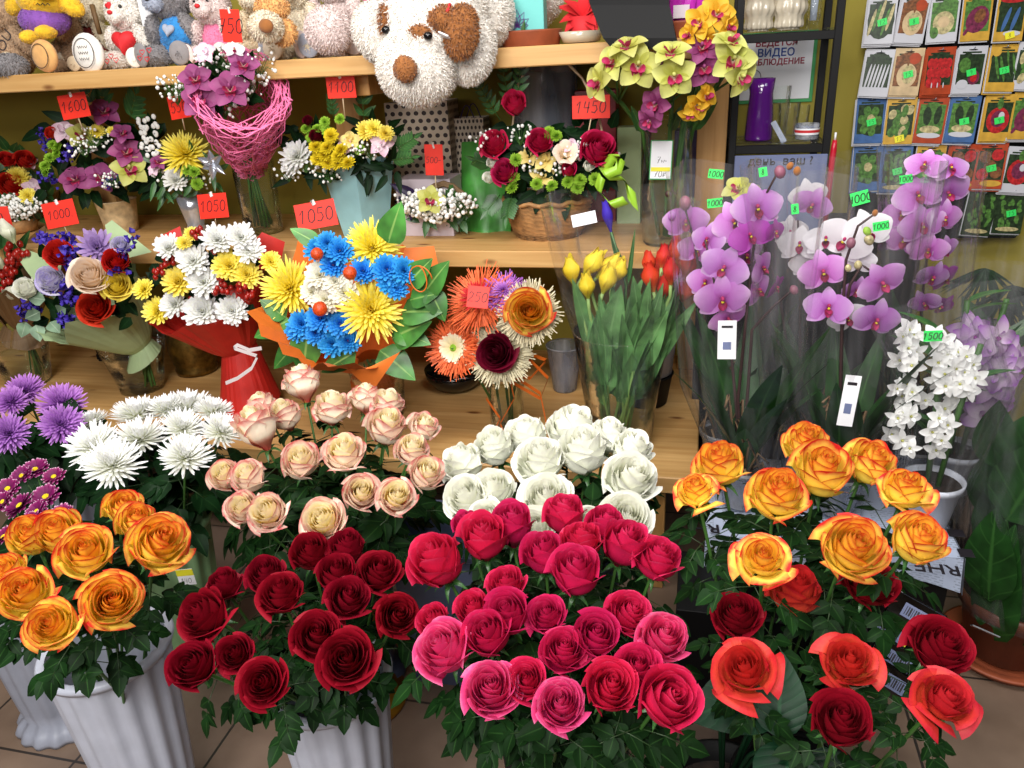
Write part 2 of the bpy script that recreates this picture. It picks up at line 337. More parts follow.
leaf_mat('leaf_rib', (12, 42, 24), (28, 66, 40), .42, 8, .14); leaf_mat('leaf_orchid', (28, 60, 24), (46, 84, 36), .4, spec=.2); leaf_mat('leaf_tulip', (96, 140, 84), (120, 164, 104), .45); plain('stem_pale', (150, 184, 108), .5); leaf_mat('leaf_big', (28, 62, 24), (48, 88, 38), .4, 5, .2); leaf_mat('leaf_grey', (112, 138, 112), (150, 170, 146), .6)
# blooms
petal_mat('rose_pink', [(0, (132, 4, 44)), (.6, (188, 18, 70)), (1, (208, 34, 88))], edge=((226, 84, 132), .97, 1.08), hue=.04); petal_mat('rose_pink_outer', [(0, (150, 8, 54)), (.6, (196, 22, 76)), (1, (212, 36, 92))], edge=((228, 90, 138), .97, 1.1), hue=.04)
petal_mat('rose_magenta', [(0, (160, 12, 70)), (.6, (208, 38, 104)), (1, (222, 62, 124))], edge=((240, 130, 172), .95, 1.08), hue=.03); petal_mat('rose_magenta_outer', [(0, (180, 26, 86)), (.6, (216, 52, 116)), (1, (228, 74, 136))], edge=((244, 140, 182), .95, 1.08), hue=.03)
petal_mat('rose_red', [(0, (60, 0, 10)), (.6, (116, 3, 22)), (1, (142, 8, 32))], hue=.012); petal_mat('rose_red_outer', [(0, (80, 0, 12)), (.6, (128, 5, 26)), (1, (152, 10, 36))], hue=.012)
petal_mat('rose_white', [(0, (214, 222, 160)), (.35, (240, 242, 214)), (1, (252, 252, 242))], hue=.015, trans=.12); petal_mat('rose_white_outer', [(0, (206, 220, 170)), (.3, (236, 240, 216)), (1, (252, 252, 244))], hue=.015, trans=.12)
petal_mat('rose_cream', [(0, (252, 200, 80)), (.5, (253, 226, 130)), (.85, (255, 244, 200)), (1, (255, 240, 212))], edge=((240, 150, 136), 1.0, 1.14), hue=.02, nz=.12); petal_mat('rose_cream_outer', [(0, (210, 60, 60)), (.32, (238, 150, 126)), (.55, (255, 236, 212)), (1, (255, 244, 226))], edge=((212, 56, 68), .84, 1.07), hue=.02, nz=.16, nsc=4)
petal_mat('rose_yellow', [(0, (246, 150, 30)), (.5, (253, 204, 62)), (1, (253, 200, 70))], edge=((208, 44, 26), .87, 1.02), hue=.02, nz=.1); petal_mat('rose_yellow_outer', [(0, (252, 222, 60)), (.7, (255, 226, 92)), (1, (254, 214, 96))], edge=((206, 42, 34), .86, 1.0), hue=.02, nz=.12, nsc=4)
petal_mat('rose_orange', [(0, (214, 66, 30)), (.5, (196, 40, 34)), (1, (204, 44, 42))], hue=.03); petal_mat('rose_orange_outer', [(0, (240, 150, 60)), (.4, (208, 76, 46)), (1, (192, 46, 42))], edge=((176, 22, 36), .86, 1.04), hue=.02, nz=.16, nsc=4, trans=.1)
petal_mat('rose_scarlet', [(0, (150, 12, 12)), (.6, (198, 30, 24)), (1, (220, 50, 38))], hue=.03)
petal_mat('rose_peach', [(0, (254, 214, 156)), (.6, (255, 230, 196)), (1, (255, 240, 226))], hue=.02)
petal_mat('rose_lemon', [(0, (250, 220, 60)), (1, (255, 240, 110))], hue=.02)
petal_mat('mum_white', [(0, (216, 220, 130)), (.2, (232, 234, 212)), (1, (242, 242, 246))], hue=.02, nz=.04, trans=.15)
petal_mat('mum_cream', [(0, (236, 232, 150)), (.3, (246, 242, 216)), (1, (252, 250, 240))], hue=.02, nz=.04)
petal_mat('mum_purple', [(0, (120, 60, 150)), (.5, (164, 96, 190)), (1, (196, 140, 214))], hue=.06, nz=.06)
petal_mat('mum_yellow', [(0, (228, 200, 30)), (.5, (248, 228, 66)), (1, (253, 240, 124))], hue=.03, nz=.06)
petal_mat('mum_blue', [(0, (10, 90, 190)), (.6, (30, 140, 226)), (1, (70, 174, 240))], hue=.04, nz=.12)
petal_mat('mum_maroon', [(0, (80, 6, 60)), (.72, (118, 14, 84)), (.9, (150, 50, 110)), (1, (226, 190, 214))], hue=.03, nz=.04)
petal_mat('mum_lilac', [(0, (150, 120, 180)), (1, (190, 160, 214))], hue=.03)
petal_mat('phal', [(0, (150, 40, 140)), (.25, (194, 108, 200)), (.75, (214, 156, 224)), (1, (232, 196, 236))], hue=.08, nz=.08, trans=.3)
petal_mat('phal_white', [(0, (226, 220, 226)), (1, (246, 244, 248))], hue=.02, trans=.3)
petal_mat('phal_deep', [(0, (150, 40, 140)), (1, (180, 70, 180))], hue=.05, trans=.3)
petal_mat('lip', [(0, (150, 20, 70)), (1, (190, 40, 110))], hue=.02); petal_mat('lip_cym', [(0, (240, 220, 200)), (.3, (170, 20, 70)), (1, (196, 70, 120))], nz=.3, nsc=60, hue=.02)
petal_mat('cym_green', [(0, (186, 188, 70)), (1, (208, 208, 128))], hue=.05, trans=.25); petal_mat('cym_plum', [(0, (120, 36, 90)), (1, (170, 88, 140))], hue=.05); petal_mat('cym_gold', [(0, (214, 150, 20)), (1, (232, 190, 60))], hue=.03)
petal_mat('tulip_yellow', [(0, (180, 190, 50)), (.35, (238, 210, 30)), (1, (250, 228, 60))], hue=.03); petal_mat('tulip_red', [(0, (226, 140, 60)), (.3, (232, 84, 40)), (1, (222, 44, 30))], hue=.03); petal_mat('tulip_white', [(0, (200, 210, 160)), (1, (240, 240, 224))], hue=.02)
petal_mat('lisianthus', [(0, (240, 240, 240)), (.9, (234, 230, 246)), (1, (196, 186, 236))], hue=.02); petal_mat('dend', [(0, (250, 250, 248)), (1, (246, 246, 246))], hue=.02, trans=.3); petal_mat('dend_purple', [(0, (244, 236, 244)), (.5, (224, 196, 230)), (1, (170, 96, 196))], hue=.02, trans=.3)
petal_mat('iris', [(0, (60, 40, 150)), (1, (70, 50, 190))], hue=.02); petal_mat('alstro', [(0, (236, 214, 120)), (1, (246, 226, 150))], hue=.03); petal_mat('lily', [(0, (250, 240, 246)), (1, (236, 190, 214))], hue=.02); petal_mat('gerbera', [(0, (236, 214, 150)), (1, (250, 240, 214))], hue=.02); petal_mat('rose_wine', [(0, (60, 0, 16)), (1, (116, 8, 38))], hue=.02)
# ---------------------------------------------------------------- flower shapes (diameter about 1, facing +Z)
def cup_petal(mb, phi, W, r0, rm, rt, h, curl, rnd, spiral=.03, nu=8, nv=8, m=0, tip=.14, z0=0, point=0):
    rows = []; w1, w2, dz = rnd.uniform(0, 6), rnd.uniform(.006, .016), rnd.uniform(-.02, .02)
    for i in range(nv + 1):
        v = i / nv; row = []
        for j in range(nu + 1):
            u = j / nu * 2 - 1
            a = phi + u * W * (.5 + .5 * v ** .6)
            vv = v * (1 - tip * abs(u) ** 3 * v) + point * v ** 6 * (1 - abs(u)) * .12
            r = r0 + (rm - r0) * sm(vv / .6) ** .8 if vv < .6 else rm + (rt - rm) * sm((vv - .6) / .4)
            z = z0 + h * vv
            c = max(0, (v - .66) / .34)
            ce = c * c * (.75 + .35 * abs(u) ** 2)
            r += curl * ce; z -= curl * ce * .7
            r += spiral * u * (.4 + .6 * v) + w2 * sin(3.2 * u + w1) * v
            row.append((r * cos(a), r * sin(a), z + dz * v + w2 * sin(2.6 * u + w1) * v))
        rows.append(row)
    mb.grid(rows, m)
def rose_mesh(name, mat, seed, kind='open'):
    rnd = random.Random(seed); mb = MB(); ph = rnd.uniform(0, 6)
    if kind == 'open':
        L = [(3, .03, .045, .03, .80, 0, 1.6), (3, .04, .09, .07, .81, .005, 1.35), (3, .04, .135, .12, .80, .012, 1.25), (4, .05, .185, .17, .78, .022, 1.1), (4, .05, .235, .225, .74, .036, 1.0),
             (5, .05, .285, .28, .68, .055, .9), (5, .05, .33, .33, .60, .08, .88), (5, .05, .365, .385, .49, .10, .85)]
    elif kind == 'half':
        L = [(3, .03, .05, .03, .88, 0, 1.6), (3, .04, .10, .075, .89, .005, 1.35), (3, .05, .15, .125, .88, .015, 1.25), (4, .05, .205, .18, .86, .03, 1.1), (4, .05, .26, .24, .82, .05, 1.0), (5, .05, .315, .30, .75, .075, .9), (5, .05, .36, .36, .65, .10, .85)]
    elif kind == 'loose':
        L = [(3, .03, .045, .03, .76, 0, 1.6), (3, .04, .10, .08, .77, .005, 1.35), (4, .04, .16, .145, .75, .015, 1.15), (4, .05, .225, .215, .70, .035, 1.0),
             (5, .05, .29, .29, .62, .07, .85), (4, .05, .33, .37, .53, .13, .8), (3, .05, .35, .42, .44, .15, .66)]
    else:   # cup: tall bud just opening
        L = [(3, .03, .06, .035, 1.0, 0, 1.6), (3, .05, .12, .085, 1.01, .01, 1.35), (3, .05, .185, .14, 1.0, .025, 1.2), (4, .06, .25, .2, .97, .045, 1.05), (4, .06, .31, .265, .92, .075, 1.0), (4, .06, .355, .33, .84, .11, .95)]
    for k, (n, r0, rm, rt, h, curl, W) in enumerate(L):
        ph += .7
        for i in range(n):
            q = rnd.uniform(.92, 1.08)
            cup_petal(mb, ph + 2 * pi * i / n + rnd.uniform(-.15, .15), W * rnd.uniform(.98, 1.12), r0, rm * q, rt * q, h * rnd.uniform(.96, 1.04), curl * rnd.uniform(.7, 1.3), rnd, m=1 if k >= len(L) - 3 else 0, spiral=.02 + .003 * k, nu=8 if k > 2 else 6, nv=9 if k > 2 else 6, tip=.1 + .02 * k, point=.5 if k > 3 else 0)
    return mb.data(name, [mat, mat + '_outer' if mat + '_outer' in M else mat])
def calyx_mesh(name):
    mb = MB(); rnd = random.Random(3)
    mb.ell((0, 0, -.05), (.1, .1, .1), 10, 6)
    for i in range(5):
        a = 2 * pi * i / 5; rows = []
        for k in range(6):
            v = k / 5; w = .085 * (1 - v) ** .7; r = .08 + .36 * v; z = -.02 + .05 * sin(v * pi) - .2 * v * v
            rows.append([(r * cos(a) - s * w * sin(a), r * sin(a) + s * w * cos(a), z + (.015 if s == 0 else 0)) for s in (-1, 0, 1)])
        mb.grid(rows)
    return mb.data(name, ['leaf_mid'])
def leaf(mb, p, d, up, L, w, m=0, bend=.15, fold=.15, nv=5, serr=0, wave=0, tipw=.0, shape=.62):
    """oval leaf from p along d; up = side that faces up"""
    d = V(d).normalized(); sd = d.cross(V(up))
    sd = sd.normalized() if sd.length > 1e-4 else d.orthogonal().normalized(); n = sd.cross(d); rows = []
    p = V(p)
    for i in range(nv + 1):
        v = i / nv; ww = w * .5 * max(.03, sin(pi * v ** shape) ** .8 * (1 - .0 * v))
        c = p + d * (L * v) - n * (bend * L * v * v)
        row = []
        for u in (-1, -.5, 0, .5, 1):
            k = 1 + serr * (-1) ** i * (abs(u) == 1)
            row.append(c + sd * (u * ww * k) + n * (fold * ww * abs(u) + wave * ww * sin(v * 17) * abs(u)))
        rows.append(row)
    mb.grid(rows, m)
def foliage_mesh(name, seed, mat='leaf_rose', n=8, z0=.06, z1=.22, L=.047, R0=.045):
    """compound rose leaves round a stem that hangs below the bloom (origin)"""
    rnd = random.Random(seed); mb = MB(); ph = rnd.uniform(0, 6)
    for i in range(n):
        ph += 2.4; z = -lerp(z0, z1, i / (n - 1)) + rnd.uniform(-.012, .012)
        o = V((cos(ph), sin(ph), 0)); el = rnd.uniform(-.3, .35) if i < 3 else rnd.uniform(-.1, .6); d = (o * cos(el) + V((0, 0, sin(el)))).normalized(); pl = R0 * rnd.uniform(.8, 1.3)
        p0 = V((0, 0, z)); p1 = p0 + d * pl; d2 = (d + V((0, 0, -.35))).normalized(); p2 = p1 + d2 * pl * .8
        mb.tube([p0, p1, p2], .0012, 4, 1)
        sd = d2.cross(V((0, 0, 1))).normalized(); up = sd.cross(d2)
        for (q, dd, s) in ((p2, d2, 1.1), (p1, d2 + sd * 1.1, .9), (p1, d2 - sd * 1.1, .9), (lerp(p1, p2, .75), d2 + sd * 1.3, .85), (lerp(p1, p2, .75), d2 - sd * 1.3, .85)):
            dd = (dd + V((rnd.uniform(-.3, .3), rnd.uniform(-.3, .3), rnd.uniform(-.4, .15)))).normalized()
            leaf(mb, q, dd, up, L * s * rnd.uniform(.85, 1.15), L * s * .66, 0, bend=rnd.uniform(.05, .3), fold=rnd.uniform(.05, .3), nv=6, serr=.05)
    return mb.data(name, [mat, 'stem_dark'])
def mum_mesh(name, mat, seed, N=150, L0=.22, L1=.5, w=.05, th1=100, curve=.2, r0=.05, cup=.3, pw=.8, blunt=.4, core=None, nv=5, th0=6, disc=0, flatten=1.0):
    rnd = random.Random(seed); mb = MB()
    for k in range(N):
        t = k / (N - 1); ph = k * 2.39996 + rnd.uniform(-.1, .1); th = RAD(lerp(th0, th1, t ** pw)) + rnd.uniform(-.07, .07)
        d = V((sin(th) * cos(ph), sin(th) * sin(ph), cos(th) * flatten)); Lk = lerp(L0, L1, min(1, t * 1.25)) * rnd.uniform(.88, 1.08)
        sd = V((-sin(ph), cos(ph), 0)); n = d.cross(sd); cu = curve * rnd.uniform(.6, 1.3); rows = []
        tw = rnd.uniform(-.2, .2)
        for i in range(nv + 1):
            v = i / nv; ww = w * .5 * (.45 + .55 * sin(pi * min(.98, v * .9 + .06)) ** .6) * (1 if v < .8 else lerp(1, blunt, (v - .8) / .2))
            c = d * (r0 + (Lk - r0) * v) + V((0, 0, 1)) * (cu * Lk * v * v) - d * (cu * .5 * Lk * v * v * v)
            s2 = (sd + n * tw * v).normalized()
            rows.append([c - s2 * ww - n * (cup * ww), c, c + s2 * ww - n * (cup * ww)])
        mb.grid(rows, 0)
    mats = [mat]
    if disc:
        mats.append(core); mb.ell((0, 0, disc * .2), (disc, disc, disc * .5), 14, 8, 1)
        for k in range(60):
            r = disc * sqrt(k / 60); a = k * 2.4; mb.ell((r * cos(a), r * sin(a), disc * (.2 + .5 * sqrt(max(0, 1 - (r / disc) ** 2)))), disc * .12, 5, 3, 1)
    return mb.data(name, mats)
def oval(mb, ang, L, w, m=0, r0=.02, lift=0., curl=0., cup=.1, shape=.8, rnd_=.7, nv=7, nu=6, twist=0, ruf=0):
    """flat petal in the XY plane, root at the centre, pointing at ang"""
    rows = []; d = V((cos(ang), sin(ang), 0)); s = V((-sin(ang), cos(ang), 0))
    for i in range(nv + 1):
        v = i / nv; ww = w * .5 * max(.04, sin(pi * min(.985, .04 + .95 * v ** shape))) ** rnd_; row = []
        for j in range(nu + 1):
            u = j / nu * 2 - 1
            z = lift * v - curl * v * v + cup * ww * u * u + ruf * ww * sin(u * 7 + v * 5) * v + twist * u * v * ww
            row.append(d * (r0 + L * v) + s * (u * ww) + V((0, 0, z)))
        rows.append(row)
    mb.grid(rows, m)
def phal_mesh(name, mat='phal', lipm='lip', seed=0):
    mb = MB(); rnd = random.Random(seed)
    for a in (90, 215, 325): oval(mb, RAD(a), .46, .32, 0, curl=.08, cup=.12, shape=.85, rnd_=.7)
    for a in (8, 172): oval(mb, RAD(a), .5, .58, 0, lift=.06, curl=.06, cup=-.12, shape=.72, rnd_=.6, ruf=.03)
    # lip: throat, two side lobes and a pointed mid lobe
    for a in (60, 120): oval(mb, RAD(a + 180 + (30 if a == 60 else -30)), .15, .13, 1, lift=.16, cup=.5)
    oval(mb, RAD(270), .2, .17, 1, lift=.1, curl=.06, cup=.6); mb.ell((0, .03, .07), (.04, .05, .06), 8, 6, 1); mb.ell((0, -.03, .08), (.03, .03, .03), 8, 5, 2)
    return mb.data(name, [mat, lipm, 'button_yellow'])
def cym_mesh(name, mat='cym_green', lipm='lip_cym', seed=0):
    mb = MB(); rnd = random.Random(seed)
    for a in (90, 22, 158, 230, 310): oval(mb, RAD(a + rnd.uniform(-7, 7)), .5, .44, 0, lift=.26, curl=.2 + rnd.uniform(-.04, .14), cup=.3, shape=.78, rnd_=.72)
    for a in (215, 325): oval(mb, RAD(a), .17, .2, 1, lift=.26, cup=.9, rnd_=.6)
    oval(mb, RAD(270), .25, .26, 1, lift=.2, curl=.16, cup=.35, ruf=.2, rnd_=.55, shape=.7); mb.ell((0, .05, .15), (.05, .06, .09), 8, 6, 0)
    return mb.data(name, [mat, lipm])
def tulip_mesh(name, mat, seed):
    rnd = random.Random(seed); mb = MB()
    for k, (rm, h) in enumerate(((.27, 1.0), (.31, .97))):
        for i in range(3): cup_petal(mb, 2 * pi * i / 3 + k * pi / 3 + rnd.uniform(-.1, .1), 1.15, .06, rm, .1 + rnd.uniform(0, .07), h * rnd.uniform(.95, 1.05), 0, rnd, spiral=.02, nu=8, nv=8, tip=.3, point=.8)
    return mb.data(name, [mat])
def star_mesh(name, mat, n=5, L=.5, w=.26, seed=0, lipm=None):
    mb = MB(); rnd = random.Random(seed)
    for i in range(n): oval(mb, 2 * pi * i / n + rnd.uniform(-.12, .12), L, w * rnd.uniform(.85, 1.15), 0, lift=.16, curl=.12 + rnd.uniform(0, .12), cup=.2, rnd_=.75)
    for a in (0, 2.1, 4.2): oval(mb, a, .17, .16, 0, lift=.22, cup=.7)
    mb.ell((0, 0, .06), (.05, .05, .07), 8, 5, 1); return mb.data(name, [mat, lipm or 'cym_green'])
def trumpet_mesh(name, mat, seed=0):
    mb = MB(); rnd = random.Random(seed)
    for i in range(6): cup_petal(mb, 2 * pi * i / 6, .7, .05, .22, .36, .62, .16, rnd, nu=6, nv=7, tip=.35, point=1)
    return mb.data(name, [mat])
FL = {}
def lib(key, fn): 
    if key not in FL: FL[key] = fn()
    return FL[key]
ROSE_BASE = {}
def rose(mat, kind, k):
    def mk():
        key = (kind, k)
        if key not in ROSE_BASE: ROSE_BASE[key] = rose_mesh('rose_' + kind, mat, 40 + k * 7 + len(kind), kind)
        me = ROSE_BASE[key].copy(); me.materials[0] = M[mat]; me.materials[1] = M[mat + '_outer' if mat + '_outer' in M else mat]; return me
    return lib((mat, kind, k), mk)
CALYX = calyx_mesh('calyx')
FOL = [foliage_mesh('rose_foliage', 100 + i) for i in range(5)]
FOLD = [foliage_mesh('mum_foliage', 200 + i, 'leaf_dark', 8, .04, .25, .06, .04) for i in range(3)]
def stem_mesh():
    mb = MB(); mb.tube([(0, 0, i / 6) for i in range(7)], 1, 7); return mb.data('stem', ['stem_green'])
STEM = stem_mesh()
GRP = {}
def flower_stalk(nm, head, foot, p, size, label, cat, group, k=.25, fol=None, headname='bloom', calyx=True, folsc=1.0, stem_r=.0028, spin=None, jit=.12, axis_k=None, cs=.7):
    """one cut flower: an Empty at the foot of the stem > head (tilted), calyx, stem, foliage"""
    p, foot = V(p), V(foot); ax = (p - foot); Ln = ax.length; ax.normalize()
    r = thing(nm, label, cat, foot, group)
    q = ax.to_track_quat('Z', 'Y'); sp = R.uniform(0, 6.28)
    hd = (ax * (1 - k) + tocam(p) * k + V((R.uniform(-jit, jit), R.uniform(-jit, jit), 0))).normalized()
    b = put(head, headname, p - hd * size * .3, hd, size, R.uniform(0, 6.28) if spin is None else spin, r)
    base = p - hd * size * .3
    if calyx: put(CALYX, 'calyx', base, hd, size * cs, R.uniform(0, 6), r)
    s = put(STEM, 'stem', foot, base - foot, 1, 0, r); s.scale = (stem_r, stem_r, (base - foot).length)
    if fol is not None: put(fol, 'foliage', base, ax, folsc * R.uniform(.9, 1.15), sp, r)
    return r
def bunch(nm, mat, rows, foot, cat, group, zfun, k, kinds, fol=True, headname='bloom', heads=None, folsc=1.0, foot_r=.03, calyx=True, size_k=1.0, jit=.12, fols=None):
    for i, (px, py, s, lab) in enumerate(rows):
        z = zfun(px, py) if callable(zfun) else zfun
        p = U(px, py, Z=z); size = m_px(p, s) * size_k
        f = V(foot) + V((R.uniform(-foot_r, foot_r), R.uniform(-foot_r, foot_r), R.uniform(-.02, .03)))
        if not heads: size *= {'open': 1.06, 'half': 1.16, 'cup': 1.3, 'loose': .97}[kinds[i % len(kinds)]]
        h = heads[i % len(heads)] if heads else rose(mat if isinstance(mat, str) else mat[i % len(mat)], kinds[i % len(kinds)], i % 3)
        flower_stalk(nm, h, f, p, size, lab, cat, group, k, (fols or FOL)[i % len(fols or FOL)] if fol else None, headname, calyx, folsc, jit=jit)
# --- containers
def bucket(c, h, r_rim, r_base, mat, name, label, cat='bucket', flute=16, foot=True, amp=.035, rim=.012, soilz=None):
    c = V(c); t = thing(name, label, cat, c); mb = MB(); fl = (lambda a, i: 1 + amp * sin(flute * a)) if flute else None
    prof = []
    if foot: prof += [(r_base * 1.28, 0), (r_base * 1.3, .012), (r_base * 1.18, .03), (r_base * .98, .045)]
    else: prof += [(r_base, 0)]
    rows = 12; z0 = prof[-1][1]
    for i in range(1, rows + 1):
        tt = i / rows; prof.append((lerp(prof[0][0] / (1.28 if foot else 1), r_rim, tt ** .9), lerp(z0, h, tt)))
    mb.lathe(prof, 96 if flute else 40, 0, fl, c, cap0=True)
    inner = [(r_rim - .004, h), (lerp(r_base, r_rim, .5) - .004, h * .5), (r_base * .9, .02)]
    mb.lathe(inner, 48, 0, None, c); mb.build('body', [mat], t)
    mb = MB(); mb.lathe([(r_rim - .004, h - .012), (r_rim + rim * .6, h - .014), (r_rim + rim, h - .002), (r_rim + rim * .5, h + .005), (r_rim - .005, h + .003)], 64, 0, None, c); mb.build('rim', [mat], t)
    return t
def glass_vase(c, prof, name, label, cat='vase', water=None, stems=0, wr=None, seed=1, mat='glass', stem_lean=.5):
    """prof = [(r, z)] outside; thin wall; optional water to height water, cut stems standing in it"""
    c = V(c); t = thing(name, label, cat, c); mb = MB()
    mb.lathe(prof, 40, 0, None, c, cap0=True); mb.lathe([(max(.004, r - .003), z + (.008 if i == 0 else 0)) for i, (r, z) in enumerate(prof)][::-1], 40, 0, None, c)
    mb.lathe([(prof[-1][0] - .003, prof[-1][1]), (prof[-1][0] - .0015, prof[-1][1] + .003), (prof[-1][0], prof[-1][1])], 40, 0, None, c)
    mb.build('glass', [mat], t)
    if water:
        def rad(z):
            for (r0, z0), (r1, z1) in zip(prof, prof[1:]):
                if z0 <= z <= z1: return lerp(r0, r1, (z - z0) / max(1e-6, z1 - z0)) - .005
            return prof[-1][0]
        mb = MB(); zs = [.01 + (water - .01) * i / 8 for i in range(9)]
        mb.lathe([(rad(z), z) for z in zs], 36, 0, None, c, cap0=True, cap1=True); mb.build('water', ['water'], t)
    return t
def stems_part(root, c, top, n, r, z0, z1, mats=('stem_green',), spread=.6, th=.003, seed=0, name='stems'):
    rnd = random.Random(seed); mb = MB(); c = V(c); top = V(top)
    for i in range(n):
        a = rnd.uniform(0, 6.28); q = r * sqrt(rnd.random()); a2 = a + 2.6 + rnd.uniform(-.6, .6)
        p0 = V((c.x + q * cos(a), c.y + q * sin(a), z0)); p1 = V((top.x + q * spread * cos(a2), top.y + q * spread * sin(a2), z1))
        mb.tube([p0, lerp(p0, p1, .5) + V((rnd.uniform(-.004, .004), rnd.uniform(-.004, .004), 0)), p1], th * rnd.uniform(.7, 1.2), 5, i % len(mats))
    return mb.build(name, list(mats), root)
def paper_cone(root, neck, top, r0, r1, mat, corners=5, depth=.35, seed=0, name='wrapping_paper', lean=None, flare=.0, nz=.05, tail=.12, tail_r=None):
    """folded wrapping paper: waist at neck, flaring to pointed corners at the rim, a short skirt below"""
    rnd = random.Random(seed); neck, top = V(neck), V(top); ax = top - neck; H = ax.length; ax.normalize(); q = ax.to_track_quat('Z', 'Y').to_matrix(); mb = MB()
    ph = rnd.uniform(0, 6); rows = []; n = 60; am = [rnd.uniform(.6, 1.3) for _ in range(corners + 1)]; pl = [rnd.uniform(-1, 1) for _ in range(n + 1)]
    for i in range(-3, 11):
        v = i / 10; row = []
        for j in range(n + 1):
            a = 2 * pi * j / n; cc = (a * corners / (2 * pi)) % 1; spike = (1 - abs(cc * 2 - 1)) * am[int(a * corners / (2 * pi)) % corners]
            if v < 0: r = lerp(r0, tail_r or r0 * 1.8, -v / .3); z = v / .3 * tail
            else: r = lerp(r0, r1, v ** .8) * (1 + depth * spike * v * v * .6); z = H * v * (1 + depth * (spike - .5) * v)
            r *= 1 + nz * pl[j] * (.3 + .7 * abs(v)); r += .012 * j / n
            row.append(neck + q @ V((r * cos(a + ph), r * sin(a + ph), max(z, 0))) + V((0, 0, min(z, 0))))
        rows.append(row)
    mb.grid(rows); return flat(mb.build(name, [mat], root))
def gyp(mb, c, r, n, rnd, ball=.0028, m=0, stem_m=1, base=None, squash=.7):
    for i in range(n):
        d = V((rnd.gauss(0, 1), rnd.gauss(0, 1), rnd.gauss(0, 1))).normalized() * r * rnd.uniform(.45, 1); d.z *= squash
        p = V(c) + d; s = ball * rnd.uniform(.6, 1.3); mb.ell(p, s, 6, 4, m)
        mb.tube([base or V(c) - V((0, 0, r * .6)), lerp(V(base or c), p, .6), p], .0006, 3, stem_m, False)
def sprig(mb, p, d, L, n, lw, m=0, sm_=1, rnd=R):
    """stalk with paired narrow leaves (ruscus, pistacia)"""
    d = V(d).normalized(); s = d.cross(V((.2, 1, .1))).normalized(); mb.tube([p, V(p) + d * L], .0015, 4, sm_)
    for i in range(n):
        t = .15 + .85 * i / n; q = V(p) + d * (L * t)
        for sg in (-1, 1):
            leaf(mb, q, d * .7 + s * sg + V((0, 0, .1)), d.cross(s), lw * (1.1 - .4 * t), lw * .42, m, fold=.1, nv=4)
    leaf(mb, V(p) + d * L, d, d.cross(s), lw, lw * .4, m, nv=4)
def berries(root, pts, r, mat='berry_red', name='hypericum_berries', seed=0):
    rnd = random.Random(seed)
    for c in pts:
        mb = MB()
        for i in range(7):
            q = V(c) + V((rnd.uniform(-1, 1), rnd.uniform(-1, 1), rnd.uniform(-1, 1))) * r * 1.7
            mb.ell(q, (r, r, r * 1.25), 8, 6, 0); mb.ell(q + V((0, 0, r * 1.2)), r * .25, 5, 3, 0)
        mb.build(name, [mat], root)
def statice(root, pts, r, mat='statice', name='statice_sprig', seed=0, n=26):
    rnd = random.Random(seed)
    for c in pts:
        mb = MB(); dd = V((rnd.uniform(-1, 1), rnd.uniform(-.6, .6), rnd.uniform(-.4, .8))).normalized()
        for i in range(n):
            q = V(c) + dd * rnd.uniform(-1, 1) * r * 1.6 + V((rnd.gauss(0, .4), rnd.gauss(0, .4), rnd.gauss(0, .4))) * r
            mb.T = Matrix.Translation(q) @ Euler((rnd.uniform(-.8, .8) + .7, rnd.uniform(-.8, .8), 0)).to_matrix().to_4x4()
            s = r * rnd.uniform(.3, .5); rows = [[(s * .15 * cos(a), s * .15 * sin(a), 0) for a in (0, 1.57, 3.14, 4.71)], [(s * cos(a), s * sin(a), s * (1 + .25 * (-1) ** j)) for j, a in enumerate((0, 1.57, 3.14, 4.71))]]
            mb.grid(rows, 0, True)
        mb.T = None; mb.build(name, [mat], root)
def face_axis(p, out, k=.5): return (V(out).normalized() * (1 - k) + tocam(p) * k).normalized()
# --- hand-written digits as ink strokes
DG = {'0': [[(.30, 1), (.08, .8), (.03, .45), (.1, .1), (.3, 0), (.5, .15), (.57, .55), (.48, .88), (.30, 1)]], '1': [[(.08, .68), (.34, 1), (.26, 0)]], '2': [[(.05, .8), (.25, 1), (.5, .85), (.42, .5), (.02, 0), (.55, .03)]],
      '3': [[(.06, .92), (.4, 1), (.5, .78), (.22, .55), (.5, .35), (.42, .06), (.03, .05)]], '4': [[(.12, 1), (.03, .45), (.52, .45)], [(.46, .95), (.38, 0)]], '5': [[(.52, 1), (.14, 1), (.1, .6), (.4, .62), (.52, .3), (.32, 0), (.03, .08)]],
      '6': [[(.45, 1), (.15, .65), (.04, .25), (.22, 0), (.48, .15), (.4, .45), (.08, .35)]], '7': [[(.04, .95), (.52, 1), (.2, 0)], [(.14, .5), (.42, .52)]], '8': [[(.28, .52), (.08, .78), (.28, 1), (.48, .8), (.28, .52), (.05, .22), (.26, 0), (.5, .22), (.28, .52)]],
      '9': [[(.5, .7), (.25, .52), (.06, .75), (.25, 1), (.5, .8), (.38, 0)]], '.': [[(.08, 0), (.12, .05)]], '-': [[(0, .45), (.4, .48)]], ' ': [], '/': [[(0, 0), (.4, 1)]],
      'p': [[(.1, 0), (.16, 1), (.45, .9), (.4, .55), (.12, .5)], [(0, .28), (.35, .3)]], 'w': [[(0, .5), (.12, .1), (.25, .4), (.4, .08), (.5, .5), (.7, .3), (.9, .35)]]}
